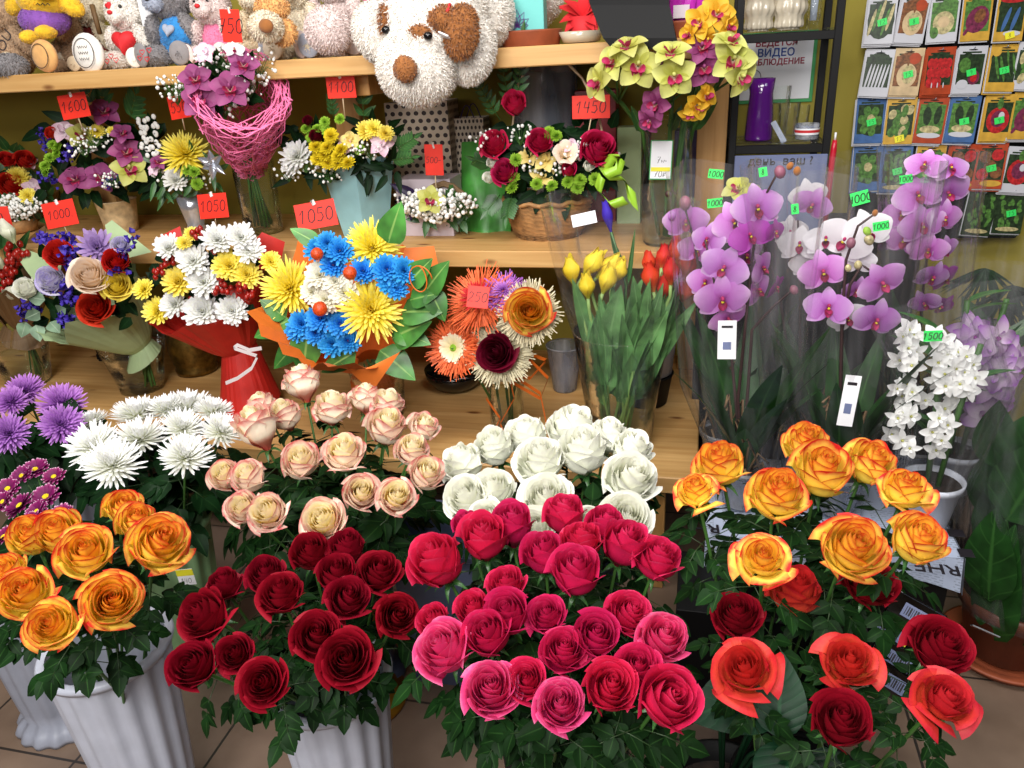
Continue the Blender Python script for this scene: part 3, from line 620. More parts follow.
def ink(mb, T, text, h, m=0, w=None, th=.0006):
    """strokes in the local XY plane of T, centred"""
    w = w or h * .085; x = 0; adv = []
    for ch in text: adv.append(.25 if ch == '.' else .72)
    tot = sum(adv) * h; x = -tot / 2
    for ch, a in zip(text, adv):
        for st in DG.get(ch, []):
            pts = [V((x + (p[0] + .12 * p[1]) * h, (p[1] - .5) * h, 0)) for p in st]; b = []
            for i, p in enumerate(pts):
                t = (pts[min(i + 1, len(pts) - 1)] - pts[max(0, i - 1)]).normalized(); nn = V((-t.y, t.x, 0)) * w * .5
                b.append([T @ (p - nn), T @ (p + nn + V((0, 0, 0)))])
            mb.grid(b, m)
        x += a * h
def text_mesh(txt, size, mat, ex=.0004, bold=0, align='CENTER', shear=0):
    cu = bpy.data.curves.new('lettering', 'FONT'); cu.body = txt; cu.size = size; cu.align_x = align; cu.align_y = 'CENTER'; cu.extrude = ex; cu.offset = bold; cu.shear = shear; cu.resolution_u = 3
    o = bpy.data.objects.new('lettering_tmp', cu); COL.objects.link(o); bpy.context.view_layer.update()
    me = bpy.data.meshes.new_from_object(o.evaluated_get(bpy.context.evaluated_depsgraph_get())); bpy.data.objects.remove(o); me.materials.clear(); me.materials.append(M[mat]); return me
def lettering(root, txt, loc, rot, size, mat, bold=0, name='lettering'):
    o = bpy.data.objects.new(name, text_mesh(txt, size, mat, bold=bold)); COL.objects.link(o); o.parent = root; o.location = V(loc) - root.location; o.rotation_euler = rot.to_euler(); return o
def price_tag(px, py, w, h, Y, text, label, yaw=0, pitch=5, roll=0, stick=None, back=0, clip=True, th=.55):
    p = U(px, py, Y=Y); rot = face_rot(yaw, pitch, roll); k = dep(p) / FPX
    t = thing('price_tag', label, 'price tag', p, 'red price tags'); W, H = w * k, h * k
    mb = MB(); mb.box(p, (W, H, .0012), 0, rot, .0004)
    flat(mb.build('card', ['tag_red'], t))
    T = Matrix.Translation(p + rot @ V((0, 0, .0012))) @ rot.to_4x4(); mb = MB()
    if text: ink(mb, T, text, H * th * .8 if len(text) < 4 else min(H * .5, W / len(text) * 1.25)); mb.build('handwriting', ['ink'], t)
    if stick:
        q = U(stick[0], stick[1], Y=Y + .02); up = p + rot @ V((0, H * .5 + .006, -.0035)); mb = MB()
        if clip: mb.box(p + rot @ V((0, H * .47, .002)), (W * .09, H * .2, .004), 1, rot @ Matrix.Rotation(.3, 3, 'Z'), .0006)
        mb.tube([up + rot @ V((0, 0, .001)), p + rot @ V((0, -H * .45, -.003)), q], .0019, 6); mb.build('stick', ['stick', 'clip_white'], t)
    return t
# ---------------------------------------------------------------- the setting
def slab(name, c, s, mat, ch=.002):
    mb = MB(); mb.box((0, 0, 0), s, 0, None, ch); o = flat(mb.build(name, [mat])); o.location = c; return o
struct(slab('floor', (-.4, 1.2, -.02), (6.0, 4.2, .04), 'tiles'))
struct(slab('wall_back', (-.4, 2.76, 1.4), (6.0, .06, 2.84), 'wall_paint'))
SB = 2.72
def shelf(zt, x0, x1, yf, label, th=.05, name='shelf_board'):
    return tag(slab(name, ((x0 + x1) / 2, (yf + SB) / 2, zt - th / 2), (x1 - x0, SB - yf, th), 'pine', .003), label, 'shelf', 'pine shelf boards of the flower rack')
X1 = U(690, 480, Z=.38).x + .02
shelf(1.455, -3.3, U(722, 50, Y=2.14).x, 2.14, 'top pine shelf board carrying the soft toys')
shelf(.91, -3.3, U(690, 240, Y=2.15).x, 2.15, 'middle pine shelf board under the baskets and small arrangements')
shelf(.38, -3.3, X1, 1.82, 'lowest deep pine shelf board under the vases of wrapped bouquets')
for px, py, z0, z1, lab in ((82, 90, .911, 1.404, 'pine post under the top shelf behind the 1600 price tag'), (347, 95, .911, 1.404, 'pine post under the top shelf behind the 1100 price tag'), (712, 130, .911, 1.404, 'pine post beside the black rack, right of the tall orchid vase'),
                          (82, 350, .381, .859, 'pine post below the green paper bouquet'), (376, 340, .381, .859, 'pine post behind the blue and yellow bouquet'), (688, 400, .381, .859, 'pine post behind the tulip vase and the purple orchids')):
    yp = 2.46 if z0 > .9 else 2.6; x = U(px, py, Y=yp).x; mb = MB(); mb.box((x, yp, (z0 + z1) / 2), (.085, .045, z1 - z0), 0, None, .002); tag(flat(mb.build('shelf_post', ['pine_post'])), lab, 'post', 'pine posts of the flower rack')
mb = MB(); xb = U(368, 78, Y=2.3).x
mb.box((xb, 2.44, 1.375), (.06, .42, .055), 0, None, .002); tag(flat(mb.build('shelf_bracket', ['pine_post'])), 'pine cross bar under the top shelf beside the 1100 tag', 'bracket')
# front post under the lowest board's right end
x = U(655, 520, Y=1.86).x
mb = MB(); mb.box((x, 1.865, .164), (.055, .055, .327), 0, None, .002); tag(flat(mb.build('shelf_leg_post', ['pine_post'])), 'short pine post carrying the right end of the lowest shelf', 'post')

# ---------------------------------------------------------------- roses on the floor, in their buckets
G = 'crimson pink roses of the front bunch'
pink = [(468, 529, 27, 'small crimson pink bud at the back left, half hidden behind a fuller bloom'), (485, 548, 40, 'crimson pink rose just left of the white roses, third in the back row'), (513, 535, 37, 'tall crimson pink bud in front of the lowest white roses, left one'), (565, 526, 34, 'crimson pink bud standing highest between two white roses'),
 (545, 562, 37, 'crimson pink rose below the two lowest white roses'), (581, 549, 39, 'crimson pink rose opening below the highest bud'), (603, 532, 38, 'crimson pink rose at the back touching the lowest right white rose'), (621, 553, 40, 'crimson pink rose second from the right in the back row'), (655, 565, 43, 'crimson pink rose at the back right corner of the bunch'),
 (575, 582, 43, 'tall crimson pink cup in the middle behind the open ones'), (442, 569, 54, 'broad crimson pink rose at the far left of the back row'), (507, 590, 36, 'small crimson pink rose under the back left blooms'), (475, 613, 35, 'small crimson pink rose on the left above the large side-facing one'), (511, 619, 39, 'crimson pink cup behind the round open rose left of centre'),
 (547, 617, 40, 'round open crimson pink rose left of the bunch centre'), (436, 624, 32, 'small crimson pink bud peeping out behind the large left rose'), (491, 640, 40, 'crimson pink cup right of the large left rose'), (449, 654, 52, 'large pale-edged pink rose facing left at the left side'), (563, 653, 49, 'open crimson pink rose in the very middle of the bunch'), (595, 641, 40, 'crimson pink cup directly right of the middle open rose'),
 (627, 616, 46, 'open crimson pink rose beside the bright magenta pink one'), (662, 641, 52, 'bright magenta pink open rose at the far right'), (491, 691, 57, 'large bright magenta pink rose at the lower left of the bunch'), (528, 683, 38, 'crimson pink rose between the two large front pink roses'), (561, 707, 53, 'large pink rose lowest in the middle of the front'), (608, 691, 51, 'crimson pink rose right of the lowest middle rose'), (636, 671, 42, 'crimson pink rose under the bright magenta one'), (662, 703, 51, 'closed crimson pink rose lowest on the right')]
FT = V((-.19, .93, .2))
def dome(c, h, rr, drop): 
    def f(px, py):
        z = h
        for _ in range(3):
            p = U(px, py, Z=z); r = sqrt((p.x - c[0]) ** 2 + (p.y - c[1]) ** 2); z = h - drop * min(1.6, (r / rr) ** 2)
        return z
    return f
kp = ['half', 'cup', 'cup', 'cup', 'cup', 'half', 'half', 'cup', 'half', 'cup', 'half', 'half', 'half', 'cup', 'open', 'half', 'cup', 'half', 'open', 'cup', 'open', 'open', 'open', 'half', 'open', 'half', 'half', 'cup']
mp = ['rose_pink'] * 28
for i in (17, 21, 22, 24): mp[i] = 'rose_magenta'
bunch('rose', mp, pink, FT, 'rose', G, dome((-.19, .9), .71, .22, .02), .34, kp, size_k=1.07, folsc=.74)
G = 'white roses behind the pink ones'
white = [(466, 468, 40, 'white rose at the far left, upper of the left four'), (497, 453, 35, 'white rose rising at the upper left beside a leaf'), (468, 501, 42, 'white rose lowest at the far left'), (494, 494, 42, 'white rose right of the lowest far left one'), (529, 444, 36, 'white rose at the upper edge left of the topmost white rose'), (541, 465, 46, 'round open white rose below the upper edge, left of centre'), (570, 436, 48, 'topmost wide white rose in front of the tulip vase'), (584, 460, 43, 'white rose directly under the topmost one'), (606, 443, 32, 'small white rose tucked at the upper right'), (629, 455, 40, 'white rose uppermost at the right side'),
 (629, 483, 50, 'large white rose at the right in front of the shelf edge'), (546, 502, 47, 'open white rose above the crimson buds, in the middle'), (625, 521, 50, 'white rose lowest at the right above the crimson roses'), (538, 531, 36, 'white rose half covered by crimson buds, in the middle'), (489, 518, 28, 'white rose mostly hidden behind the crimson buds on the left'), (589, 524, 26, 'white rose peeping out between two crimson buds')]
bunch('rose', 'rose_white', white, (-.25, 1.42, .2), 'rose', G, .62, .3, ['open', 'half', 'open', 'open', 'half', 'open', 'open', 'half', 'half', 'open', 'open', 'open', 'open', 'half', 'half', 'half'], size_k=1.2)
G = 'cream roses with pink edges'
cream = [(304, 390, 36, 'cream pink rose standing highest, before the red paper bouquet'), (266, 412, 30, 'cream pink rose at the upper left edge of its bunch'), (262, 437, 37, 'cream pink rose low at the upper left, side on'), (287, 421, 33, 'cream pink rose right of the upper left pair'), (332, 413, 40, 'yellow-hearted cream rose with red outer petals near the top'), (366, 404, 30, 'cream pink rose in front of the orange bouquet vase, left of two'), (388, 408, 34, 'cream pink rose in front of the orange bouquet vase, right of two'), (385, 433, 40, 'cream pink rose below the pair by the vase'), (421, 432, 30, 'small cream pink rose farthest upper right'), (411, 453, 37, 'pale cream pink rose at the right, middle height'), (424, 477, 36, 'cream rose with red lower edge at the far right'), (344, 457, 43, 'cream pink rose in the middle with red side petals'), (302, 466, 38, 'cream rose left of the middle with one red petal behind'), (228, 478, 32, 'cream yellow rose at the far left with red base'), (252, 481, 34, 'cream pink rose second at the far left'), (361, 495, 37, 'reddest of the pink-cream roses, facing up at the front'), (396, 498, 40, 'white rose with yellow heart and red rim at the front right'), (245, 511, 33, 'white-pink rose partly behind the lower left yellow-hearted one'), (270, 514, 42, 'yellow-hearted white rose at the lower left'), (324, 522, 47, 'largest yellow-hearted cream rose, lowest of the bunch')]
bunch('rose', 'rose_cream', cream, (-.78, 1.36, .2), 'rose', G, .67, .3, ['half', 'half', 'cup', 'half', 'open', 'half', 'open', 'half', 'half', 'open', 'half', 'open', 'half', 'half', 'half', 'half', 'open', 'half', 'open', 'open'], size_k=1.04)
G = 'dark red roses at the front'
red = [(312, 557, 38, 'dark red rose seen from the side at the back, left one'), (348, 554, 37, 'dark red rose seen from the side at the back, right one'), (378, 575, 45, 'open dark red rose at the back right'), (267, 577, 42, 'wide dark red rose at the back left'), (226, 588, 37, 'dark red rose at the left edge near the green bucket'), (282, 597, 46, 'open dark red rose left of the bunch middle'), (337, 578, 38, 'dark red rose behind the flat open one in the middle'), (347, 601, 46, 'flat open dark red rose in the middle'), (208, 618, 53, 'wide dark red rose left, touching the green bucket foot'), (397, 617, 45, 'dark red rose alone at the far right'), (317, 638, 52, 'large dark red rose tucked behind the star-shaped front one'), (347, 661, 58, 'star-shaped large dark red rose at the front right'), (196, 668, 46, 'dark red rose lowest at the far left, side on'), (236, 655, 40, 'dark red rose between the two lower left ones'), (265, 683, 49, 'round dark red rose lowest at the front')]
bunch('rose', 'rose_red', red, (-.61, .95, .31), 'rose', G, dome((-.59, .86), .66, .22, .04), .4, ['half', 'half', 'open', 'open', 'open', 'open', 'half', 'open', 'open', 'open', 'open', 'open', 'half', 'open', 'open'], size_k=1.04, folsc=.62)
G = 'yellow orange-edged roses on the left'
yl = [(122, 512, 36, 'yellow-orange rose farthest back in the left bunch'), (137, 527, 38, 'yellow-orange rose behind the big flat one, upper right of the left bunch'), (157, 546, 60, 'large flat yellow-orange rose at the right of the left bunch'), (34, 541, 42, 'yellow-orange rose at the upper left beside the maroon daisies'), (62, 538, 46, 'yellow-orange rose with red crown, upper middle of the left bunch'), (88, 557, 50, 'yellow-orange rose in the centre of the left bunch'), (9, 578, 40, 'yellow-orange rose cut by the left picture edge'), (26, 595, 54, 'yellow-orange rose with many ruffled petals, far left'), (53, 626, 50, 'orange ruffled rose lowest in the left bunch'), (112, 602, 60, 'large yellow rose with orange heart above the white bucket')]
bunch('rose', 'rose_yellow', yl, U(106, 645, Z=.46) - V((0, 0, .24)), 'rose', G, .74, .42, ['half', 'half', 'open', 'half', 'half', 'half', 'half', 'open', 'open', 'open'], size_k=1.04, folsc=0.62)
G = 'yellow orange-edged roses on the right'
yr = [(721, 470, 53, 'yellow-orange rose at the shelf end, back left of the right bunch'), (697, 495, 46, 'yellow-orange rose with a hanging yellow petal, far left of the right bunch'), (805, 448, 46, 'yellow-orange rose standing highest in the right bunch'), (819, 478, 55, 'yellow-orange rose just under the highest one of the right bunch'), (776, 499, 60, 'orange-hearted flat rose left of the middle of the right bunch'), (866, 470, 46, 'yellow-orange rose back right, behind the one with a drooping petal'), (903, 494, 54, 'yellow rose with a drooping bright yellow petal on the right'), (850, 550, 68, 'largest orange rose, front middle of the right bunch'), (762, 561, 58, 'pale yellow rose with orange heart, front left of the right bunch'), (912, 545, 52, 'yellow rose with red rim beside the newspaper, lowest right')]
bunch('rose', 'rose_yellow', yr, (.16, 1.12, .25), 'rose', G, .80, .34, ['open', 'loose', 'open', 'half', 'open', 'half', 'loose', 'open', 'loose', 'half'], size_k=1.04, folsc=0.72)
G = 'orange-red and dark red roses at the right front'
rr = [(737, 618, 50, 'dark red rose by the black block, left of the mixed bunch'), (794, 599, 48, 'small orange-red rose under the pale yellow one'), (868, 587, 52, 'dark red rose below the largest orange rose'), (746, 673, 64, 'wide orange-red rose over the big glossy leaves'), (847, 666, 60, 'orange-red rose with upright petals in the middle of the mixed bunch'), (937, 649, 58, 'dark red rose beside the brown plant pot'), (941, 702, 62, 'orange-red rose lowest right, in front of the tiles'), (839, 726, 54, 'darkest red rose lowest in the mixed bunch')]
bunch('rose', ['rose_red', 'rose_orange', 'rose_red', 'rose_orange', 'rose_orange', 'rose_red', 'rose_orange', 'rose_red'], rr, (.2, .95, .1), 'rose', G, .70, .36, ['open', 'half', 'open', 'loose', 'loose', 'open', 'loose', 'half'], size_k=1.08, folsc=.52)
# ---------------------------------------------------------------- chrysanthemums on the left
MW = [lib(('mw', i), lambda i=i: mum_mesh('chrysanthemum_head', 'mum_white', 300 + i, 170, .2, .5, .05, 98, .16, cup=.35, blunt=.35)) for i in range(3)]
MPU = [lib(('mpu', i), lambda i=i: mum_mesh('chrysanthemum_head', 'mum_purple', 310 + i, 190, .22, .5, .05, 112, .2, cup=.35, blunt=.35)) for i in range(2)]
G = 'white chrysanthemums in the green bucket'
wm = [(135, 400, 54, 'white chrysanthemum farthest back left, seen edge on'), (164, 398, 44, 'white chrysanthemum at the back, small and edge on'), (187, 393, 54, 'white chrysanthemum highest at the back'), (214, 400, 44, 'white chrysanthemum at the back right, half behind the highest'), (137, 424, 58, 'flat white chrysanthemum in the middle, left of the round one'), (184, 418, 48, 'white chrysanthemum with yellowish heart behind the lowest right one'), (224, 422, 48, 'white chrysanthemum farthest right, near the cream roses'), (88, 436, 58, 'white chrysanthemum at the far left beside the purple ones'), (110, 454, 64, 'large white chrysanthemum lowest on the left'), (186, 446, 58, 'round white chrysanthemum lowest on the right, facing out'), (86, 412, 38, 'small white chrysanthemum with yellowish heart behind the left ones')]
bunch('chrysanthemum', 0, wm, (-1.27, 1.38, .2), 'chrysanthemum', G, .70, .22, [0], heads=MW, headname='flower_head', calyx=False, fols=FOLD, size_k=1.04, folsc=.85)
G = 'purple chrysanthemums at the far left'
pm = [(60, 394, 52, 'purple chrysanthemum upper right of the purple group'), (60, 420, 48, 'purple chrysanthemum lower right beside the white ones'), (5, 430, 46, 'purple chrysanthemum lowest at the left edge'), (7, 395, 38, 'purple chrysanthemum at the left edge above the lowest'), (22, 383, 42, 'purple chrysanthemum farthest back by the glass vase')]
bunch('chrysanthemum', 0, pm, (-1.75, 1.6, .2), 'chrysanthemum', G, .72, .25, [0], heads=MPU, headname='flower_head', calyx=False, fols=FOLD, size_k=1.04)
# maroon daisies: three branching sprays
DZ = lib('dz', lambda: mum_mesh('daisy_head', 'mum_maroon', 320, 44, .42, .5, .14, 92, .05, r0=.09, cup=.1, blunt=.6, core='button_yellow', disc=.11, th0=60, pw=1))
def spray(pts, foot, label, i):
    t = thing('spray_chrysanthemum', label, 'chrysanthemum', foot, 'maroon daisy chrysanthemum sprays')
    P = [(U(x, y, Z=.66), s) for x, y, s in pts]; cen = sum((p for p, s in P), V()) / len(P); knot = lerp(V(foot), cen, .78)
    mb = MB(); mb.tube([foot, knot], .0035, 6)
    for p, s in P: mb.tube([knot, lerp(knot, p, .6) - V((0, 0, .01)), p], .0017, 5)
    mb.build('stem', ['stem_green'], t)
    for p, s in P: put(DZ, 'daisy_head', p, V((R.uniform(-.35, .35), R.uniform(-.5, .1) - .2, 1)), m_px(p, s), R.uniform(0, 6), t)
    put(FOLD[i % 3], 'foliage', cen - V((0, 0, .03)), cen - V(foot), 1, i, t)
F0 = V((-1.40, 1.2, .2))
spray([(35, 470, 30), (22, 476, 24), (54, 477, 24), (46, 497, 30)], F0, 'maroon white-edged daisy spray at the top of its bunch', 0)
spray([(8, 489, 26), (20, 506, 32), (3, 502, 24), (4, 537, 26)], F0 + V((-.03, 0, 0)), 'maroon white-edged daisy spray at the left picture edge', 1)
spray([(37, 512, 28), (61, 515, 28), (30, 522, 26), (24, 534, 26), (48, 527, 22)], F0 + V((.03, -.02, 0)), 'maroon white-edged daisy spray right above the yellow roses', 2)
# ---------------------------------------------------------------- buckets
b1 = U(106, 645, Z=.46)
bucket((b1.x, b1.y, 0), .46, .108, .078, 'white_plastic', 'flower_bucket', 'white fluted plastic bucket under the left yellow roses', rim=.012)
bucket((-1.46, 1.12, 0), .44, .115, .085, 'grey_plastic', 'flower_bucket', 'greyish white fluted bucket at the far left under the maroon daisies')
bucket((-1.27, 1.37, 0), .42, .112, .08, 'green_plastic', 'flower_bucket', 'mint green fluted bucket holding the white chrysanthemums')
bucket((-.62, .96, 0), .42, .105, .078, 'white_plastic', 'flower_bucket', 'white fluted bucket under the dark red roses')
bucket((-.19, .96, 0), .40, .11, .08, 'black', 'flower_bucket', 'dark bucket hidden under the crimson pink roses', flute=0)
bucket((-.78, 1.38, 0), .42, .11, .08, 'tub_plastic', 'flower_bucket', 'dark bucket under the cream pink roses', flute=0)
bucket((-.25, 1.44, 0), .42, .12, .09, 'tub_plastic', 'flower_bucket', 'dark bucket under the white roses', flute=0)
bucket((.17, 1.14, 0), .42, .1, .075, 'black', 'flower_bucket', 'black bucket under the yellow roses on the right', flute=0)
bucket((.2, .93, 0), .36, .1, .075, 'black', 'flower_bucket', 'black bucket under the orange-red roses', flute=0)
bucket((-1.78, 1.62, 0), .42, .11, .08, 'grey_plastic', 'flower_bucket', 'grey bucket under the purple chrysanthemums')

c = U(440, 545, Z=.40); c = V((c.x, c.y + .05, 0)); t = thing('storage_tub', 'dull blue square plastic tub between the cream and the white roses', 'tub', c); mb = MB(); w, d, h = .11, .10, .41
for k, (a, z) in enumerate(((.8, 0), (1, h))):
    pass
rr_ = [[c + V((sx * w * (.8 + .2 * v), sy * d * (.8 + .2 * v), h * v)) for sx, sy in ((-1, -1), (1, -1), (1, 1), (-1, 1))] for v in (0, .5, 1)]
mb.grid(rr_, 0, True); mb.fan(rr_[0][::-1]); flat(mb.build('body', ['tub_plastic'], t)); mb = MB()
for sx, sy, lx, ly in ((0, -1, w * 2 + .03, .016), (0, 1, w * 2 + .03, .016), (-1, 0, .016, d * 2), (1, 0, .016, d * 2)): mb.box(c + V((sx * (w + .005), sy * (d + .005), h)), (lx, ly, .018), 0, None, .004)
flat(mb.build('rim', ['tub_plastic'], t))
# ---------------------------------------------------------------- wrapped bouquets on the lowest shelf
MY = lib('my', lambda: mum_mesh('m', 'mum_yellow', 330, 150, .24, .52, .045, 108, .14, cup=.4, blunt=.3)); MBL = lib('mbl', lambda: mum_mesh('m', 'mum_blue', 331, 90, .18, .46, .11, 104, .12, cup=.2, blunt=.8))
MCR = lib('mcr', lambda: mum_mesh('m', 'mum_cream', 332, 90, .18, .47, .12, 100, .1, cup=.2, blunt=.8)); MYF = lib('myf', lambda: mum_mesh('m', 'mum_yellow', 333, 90, .18, .48, .11, 98, .12, cup=.2, blunt=.75)); MWF = lib('mwf', lambda: mum_mesh('m', 'mum_white', 334, 80, .18, .5, .12, 92, .1, cup=.2, blunt=.75))
MLI = lib('mli', lambda: mum_mesh('m', 'mum_lilac', 335, 46, .25, .52, .12, 94, .2, cup=.3, blunt=.5)); GER = lib('ger', lambda: mum_mesh('m', 'gerbera', 336, 46, .42, .5, .13, 90, .05, r0=.1, cup=.1, blunt=.7, core='button_green', disc=.11, th0=70, pw=1))
PHA = lib('ph', lambda: phal_mesh('p')); PHW = lib('phw', lambda: phal_mesh('p', 'phal_white', 'lip')); PHD = lib('phd', lambda: phal_mesh('p', 'phal_deep', 'lip'))
CYG = lib('cyg', lambda: cym_mesh('c')); CYP = lib('cyp', lambda: cym_mesh('c', 'cym_plum', 'lip_cym', 2)); CYO = lib('cyo', lambda: cym_mesh('c', 'cym_gold', 'lip_cym', 3)); ALS = lib('als', lambda: cym_mesh('c', 'alstro', 'alstro', 4)); LIL = lib('lil', lambda: cym_mesh('c', 'lily', 'lily', 5)); LIS = lib('lis', lambda: rose_mesh('l', 'lisianthus', 5, 'open'))
TRU = lib('tru', lambda: trumpet_mesh('t', 'rose_peach'))
def bq(root, items, Y, base, k=.45, dome_c=None, dome_r=120, dome_d=.06):
    """heads of one bouquet: (mesh, part name, px, py, size px[, dY])"""
    for it in items:
        me, nm, px, py, s = it[:5]; y = Y + (it[5] if len(it) > 5 else 0)
        if dome_c: y += dome_d * ((px - dome_c[0]) ** 2 + (py - dome_c[1]) ** 2) / dome_r ** 2
        p = U(px, py, Y=y); sz = m_px(p, s); ax = face_axis(p, p - V(base), k); put(me, nm, p - ax * sz * .25, ax, sz, R.uniform(0, 6) if nm not in ('orchid',) else R.uniform(-.4, .4), root)
def bigleaf(root, px, py, Y, ang, Lpx, wpx, mat='leaf_fresh', up=None, bend=.2, lean=.3, name='leaf', dy=0):
    """one broad leaf: base at the pixel, pointing at ang (deg, 0 = right, 90 = up)"""
    p = U(px, py, Y=Y); d = V((cos(RAD(ang)), -lean, sin(RAD(ang)))); k = dep(p) / FPX; mb = MB()
    leaf(mb, p, d, tocam(p) + V((0, 0, .3)), Lpx * k, wpx * k, 0, bend, .12, 8); return mb.build(name, [mat], root)
def flap(root, pts, Y, mat, name='paper_corner'):
    mb = MB(); P = [U(x, y, Y=Y + dy) for x, y, dy in pts]; rows = []
    for i in range(7):
        v = i / 6; a, b = lerp(P[0], P[3], v), lerp(P[1], P[2], v); rows.append([lerp(a, b, u / 6) + V((0, -.012 * sin(pi * u / 6) * (1 - v), 0)) for u in range(7)])
    mb.grid(rows); return mb.build(name, [mat], root)
# green paper bouquet, tag 1000
base = U(140, 346, Y=2.15); gv = U(143, 388, Z=.38)
t = thing('bouquet', 'round bouquet of red, peach and yellow roses with violet statice in pale green paper', 'bouquet', base, 'wrapped bouquets in vases on the lowest shelf')
paper_cone(t, base, U(92, 300, Y=2.07), .035, .16, 'paper_green', 5, .4, 3, tail=.05)
stems_part(t, base, base, 12, .03, .42, base.z, ('stem_green',), .9, .004, 2)
bq(t, [(rose('rose_scarlet', 'open', 0), 'rose', 61, 256, 32), (rose('rose_scarlet', 'half', 1), 'rose', 117, 263, 30), (rose('rose_peach', 'open', 1), 'rose', 90, 277, 42, -.03), (rose('rose_lemon', 'open', 2), 'rose', 116, 287, 33), (rose('rose_scarlet', 'open', 2), 'rose', 96, 309, 36), (MLI, 'chrysanthemum', 95, 243, 42), (LIS, 'lisianthus', 53, 282, 32), (rose('rose_white', 'half', 1), 'carnation', 30, 291, 26), (LIS, 'lisianthus', 121, 246, 20)], 1.93, base, .5, (90, 280), 120, .06)
statice(t, [U(x, y, Y=yy) for x, y, yy in ((60, 240, 1.95), (76, 252, 1.93), (64, 289, 1.93), (35, 307, 1.97), (66, 318, 1.94), (131, 246, 1.95), (27, 313, 1.97), (72, 264, 1.94), (122, 266, 1.93), (70, 300, 1.93), (46, 240, 1.97))], .024, seed=4)
mb = MB()
for x, y, a in ((40, 312, 200), (26, 322, 250), (50, 322, 330), (45, 300, 160), (36, 325, 290), (58, 312, 20)):
    p = U(x, y, Y=1.95); leaf(mb, p, V((cos(RAD(a)), -.4, sin(RAD(a)))), tocam(p), .055, .045, 0, .1, .1)
mb.build('eucalyptus', ['leaf_grey'], t)
mb = MB(); rnd = random.Random(5)
for i in range(46):
    p = U(rnd.uniform(45, 132), rnd.uniform(255, 320), Y=2.0); a = rnd.uniform(0, 6.28); leaf(mb, p, V((cos(a), -.5, sin(a))), tocam(p), .06, .035, 0, .2, .1)
mb.build('foliage', ['leaf_dark'], t)
glass_vase(gv, [(.075, 0), (.085, .05), (.10, .12), (.12, .19)], 'glass_vase', 'wide clear glass vase with dark stems under the green paper bouquet', water=.12)
price_tag(60, 214, 34, 25, 1.97, '1000.', 'red 1000 price tag in the green paper bouquet', 10, 12, 8, (71, 240))
flap(t, ((55, 300, 0), (18, 258, .03), (22, 248, .05), (62, 262, .04)), 2.02, 'paper_green'); flap(t, ((120, 260, 0), (105, 225, .04), (112, 220, .06), (152, 252, .05)), 2.03, 'paper_green')
# white and yellow bouquet in red paper, tag 1050
base = U(238, 348, Y=2.10)
t = thing('bouquet', 'bouquet of white and yellow chrysanthemums with red berries in bright red paper', 'bouquet', U(243, 412, Z=.38), 'wrapped bouquets in vases on the lowest shelf')
paper_cone(t, base, U(212, 300, Y=2.07), .05, .165, 'paper_red', 5, .3, 8, tail=base.z - .385, tail_r=.10)
bq(t, [(MWF, 'white_chrysanthemum', x, y, s) for x, y, s in ((166, 244, 32), (191, 257, 38), (217, 236, 36), (241, 234, 34), (202, 279, 38), (171, 302, 33), (200, 309, 42), (232, 309, 36), (249, 247, 34))] + [(MYF, 'yellow_chrysanthemum', x, y, s) for x, y, s in ((175, 278, 38), (229, 262, 40), (152, 309, 34), (140, 287, 26), (247, 272, 34), (183, 241, 18), (191, 232, 18), (272, 260, 26))], 1.92, base, .5, (200, 275), 120, .06)
berries(t, [U(x, y, Y=1.93) for x, y in ((166, 260), (196, 232), (212, 249), (221, 281), (216, 290), (244, 288), (250, 296), (160, 272), (226, 288))], .008, seed=2)
mb = MB(); rnd = random.Random(6)
for i in range(46):
    p = U(rnd.uniform(150, 255), rnd.uniform(240, 312), Y=1.99); a = rnd.uniform(0, 6.28); leaf(mb, p, V((cos(a), -.5, sin(a))), tocam(p), .055, .035, 0, .2, .1)
mb.build('foliage', ['leaf_dark'], t)
mb = MB(); q = [U(x, y, Y=1.9) for x, y in ((262, 350), (250, 352), (238, 347), (234, 350), (258, 358), (252, 370), (238, 380), (226, 385))]
for a, b in zip(q, q[1:]): mb.grid([[a, a + V((0, 0, .012))], [b, b + V((0, 0, .012))]])
mb.build('ribbon', ['ribbon_white'], t)
price_tag(213, 206, 34, 24, 2.0, '1050', 'red 1050 price tag above the white and yellow chrysanthemums', -3, 10, 4, (216, 228))
flap(t, ((240, 262, 0), (262, 232, .04), (285, 242, .06), (278, 275, .05)), 2.03, 'paper_red'); flap(t, ((160, 262, 0), (160, 236, .04), (180, 226, .06), (185, 250, .05)), 2.03, 'paper_red')
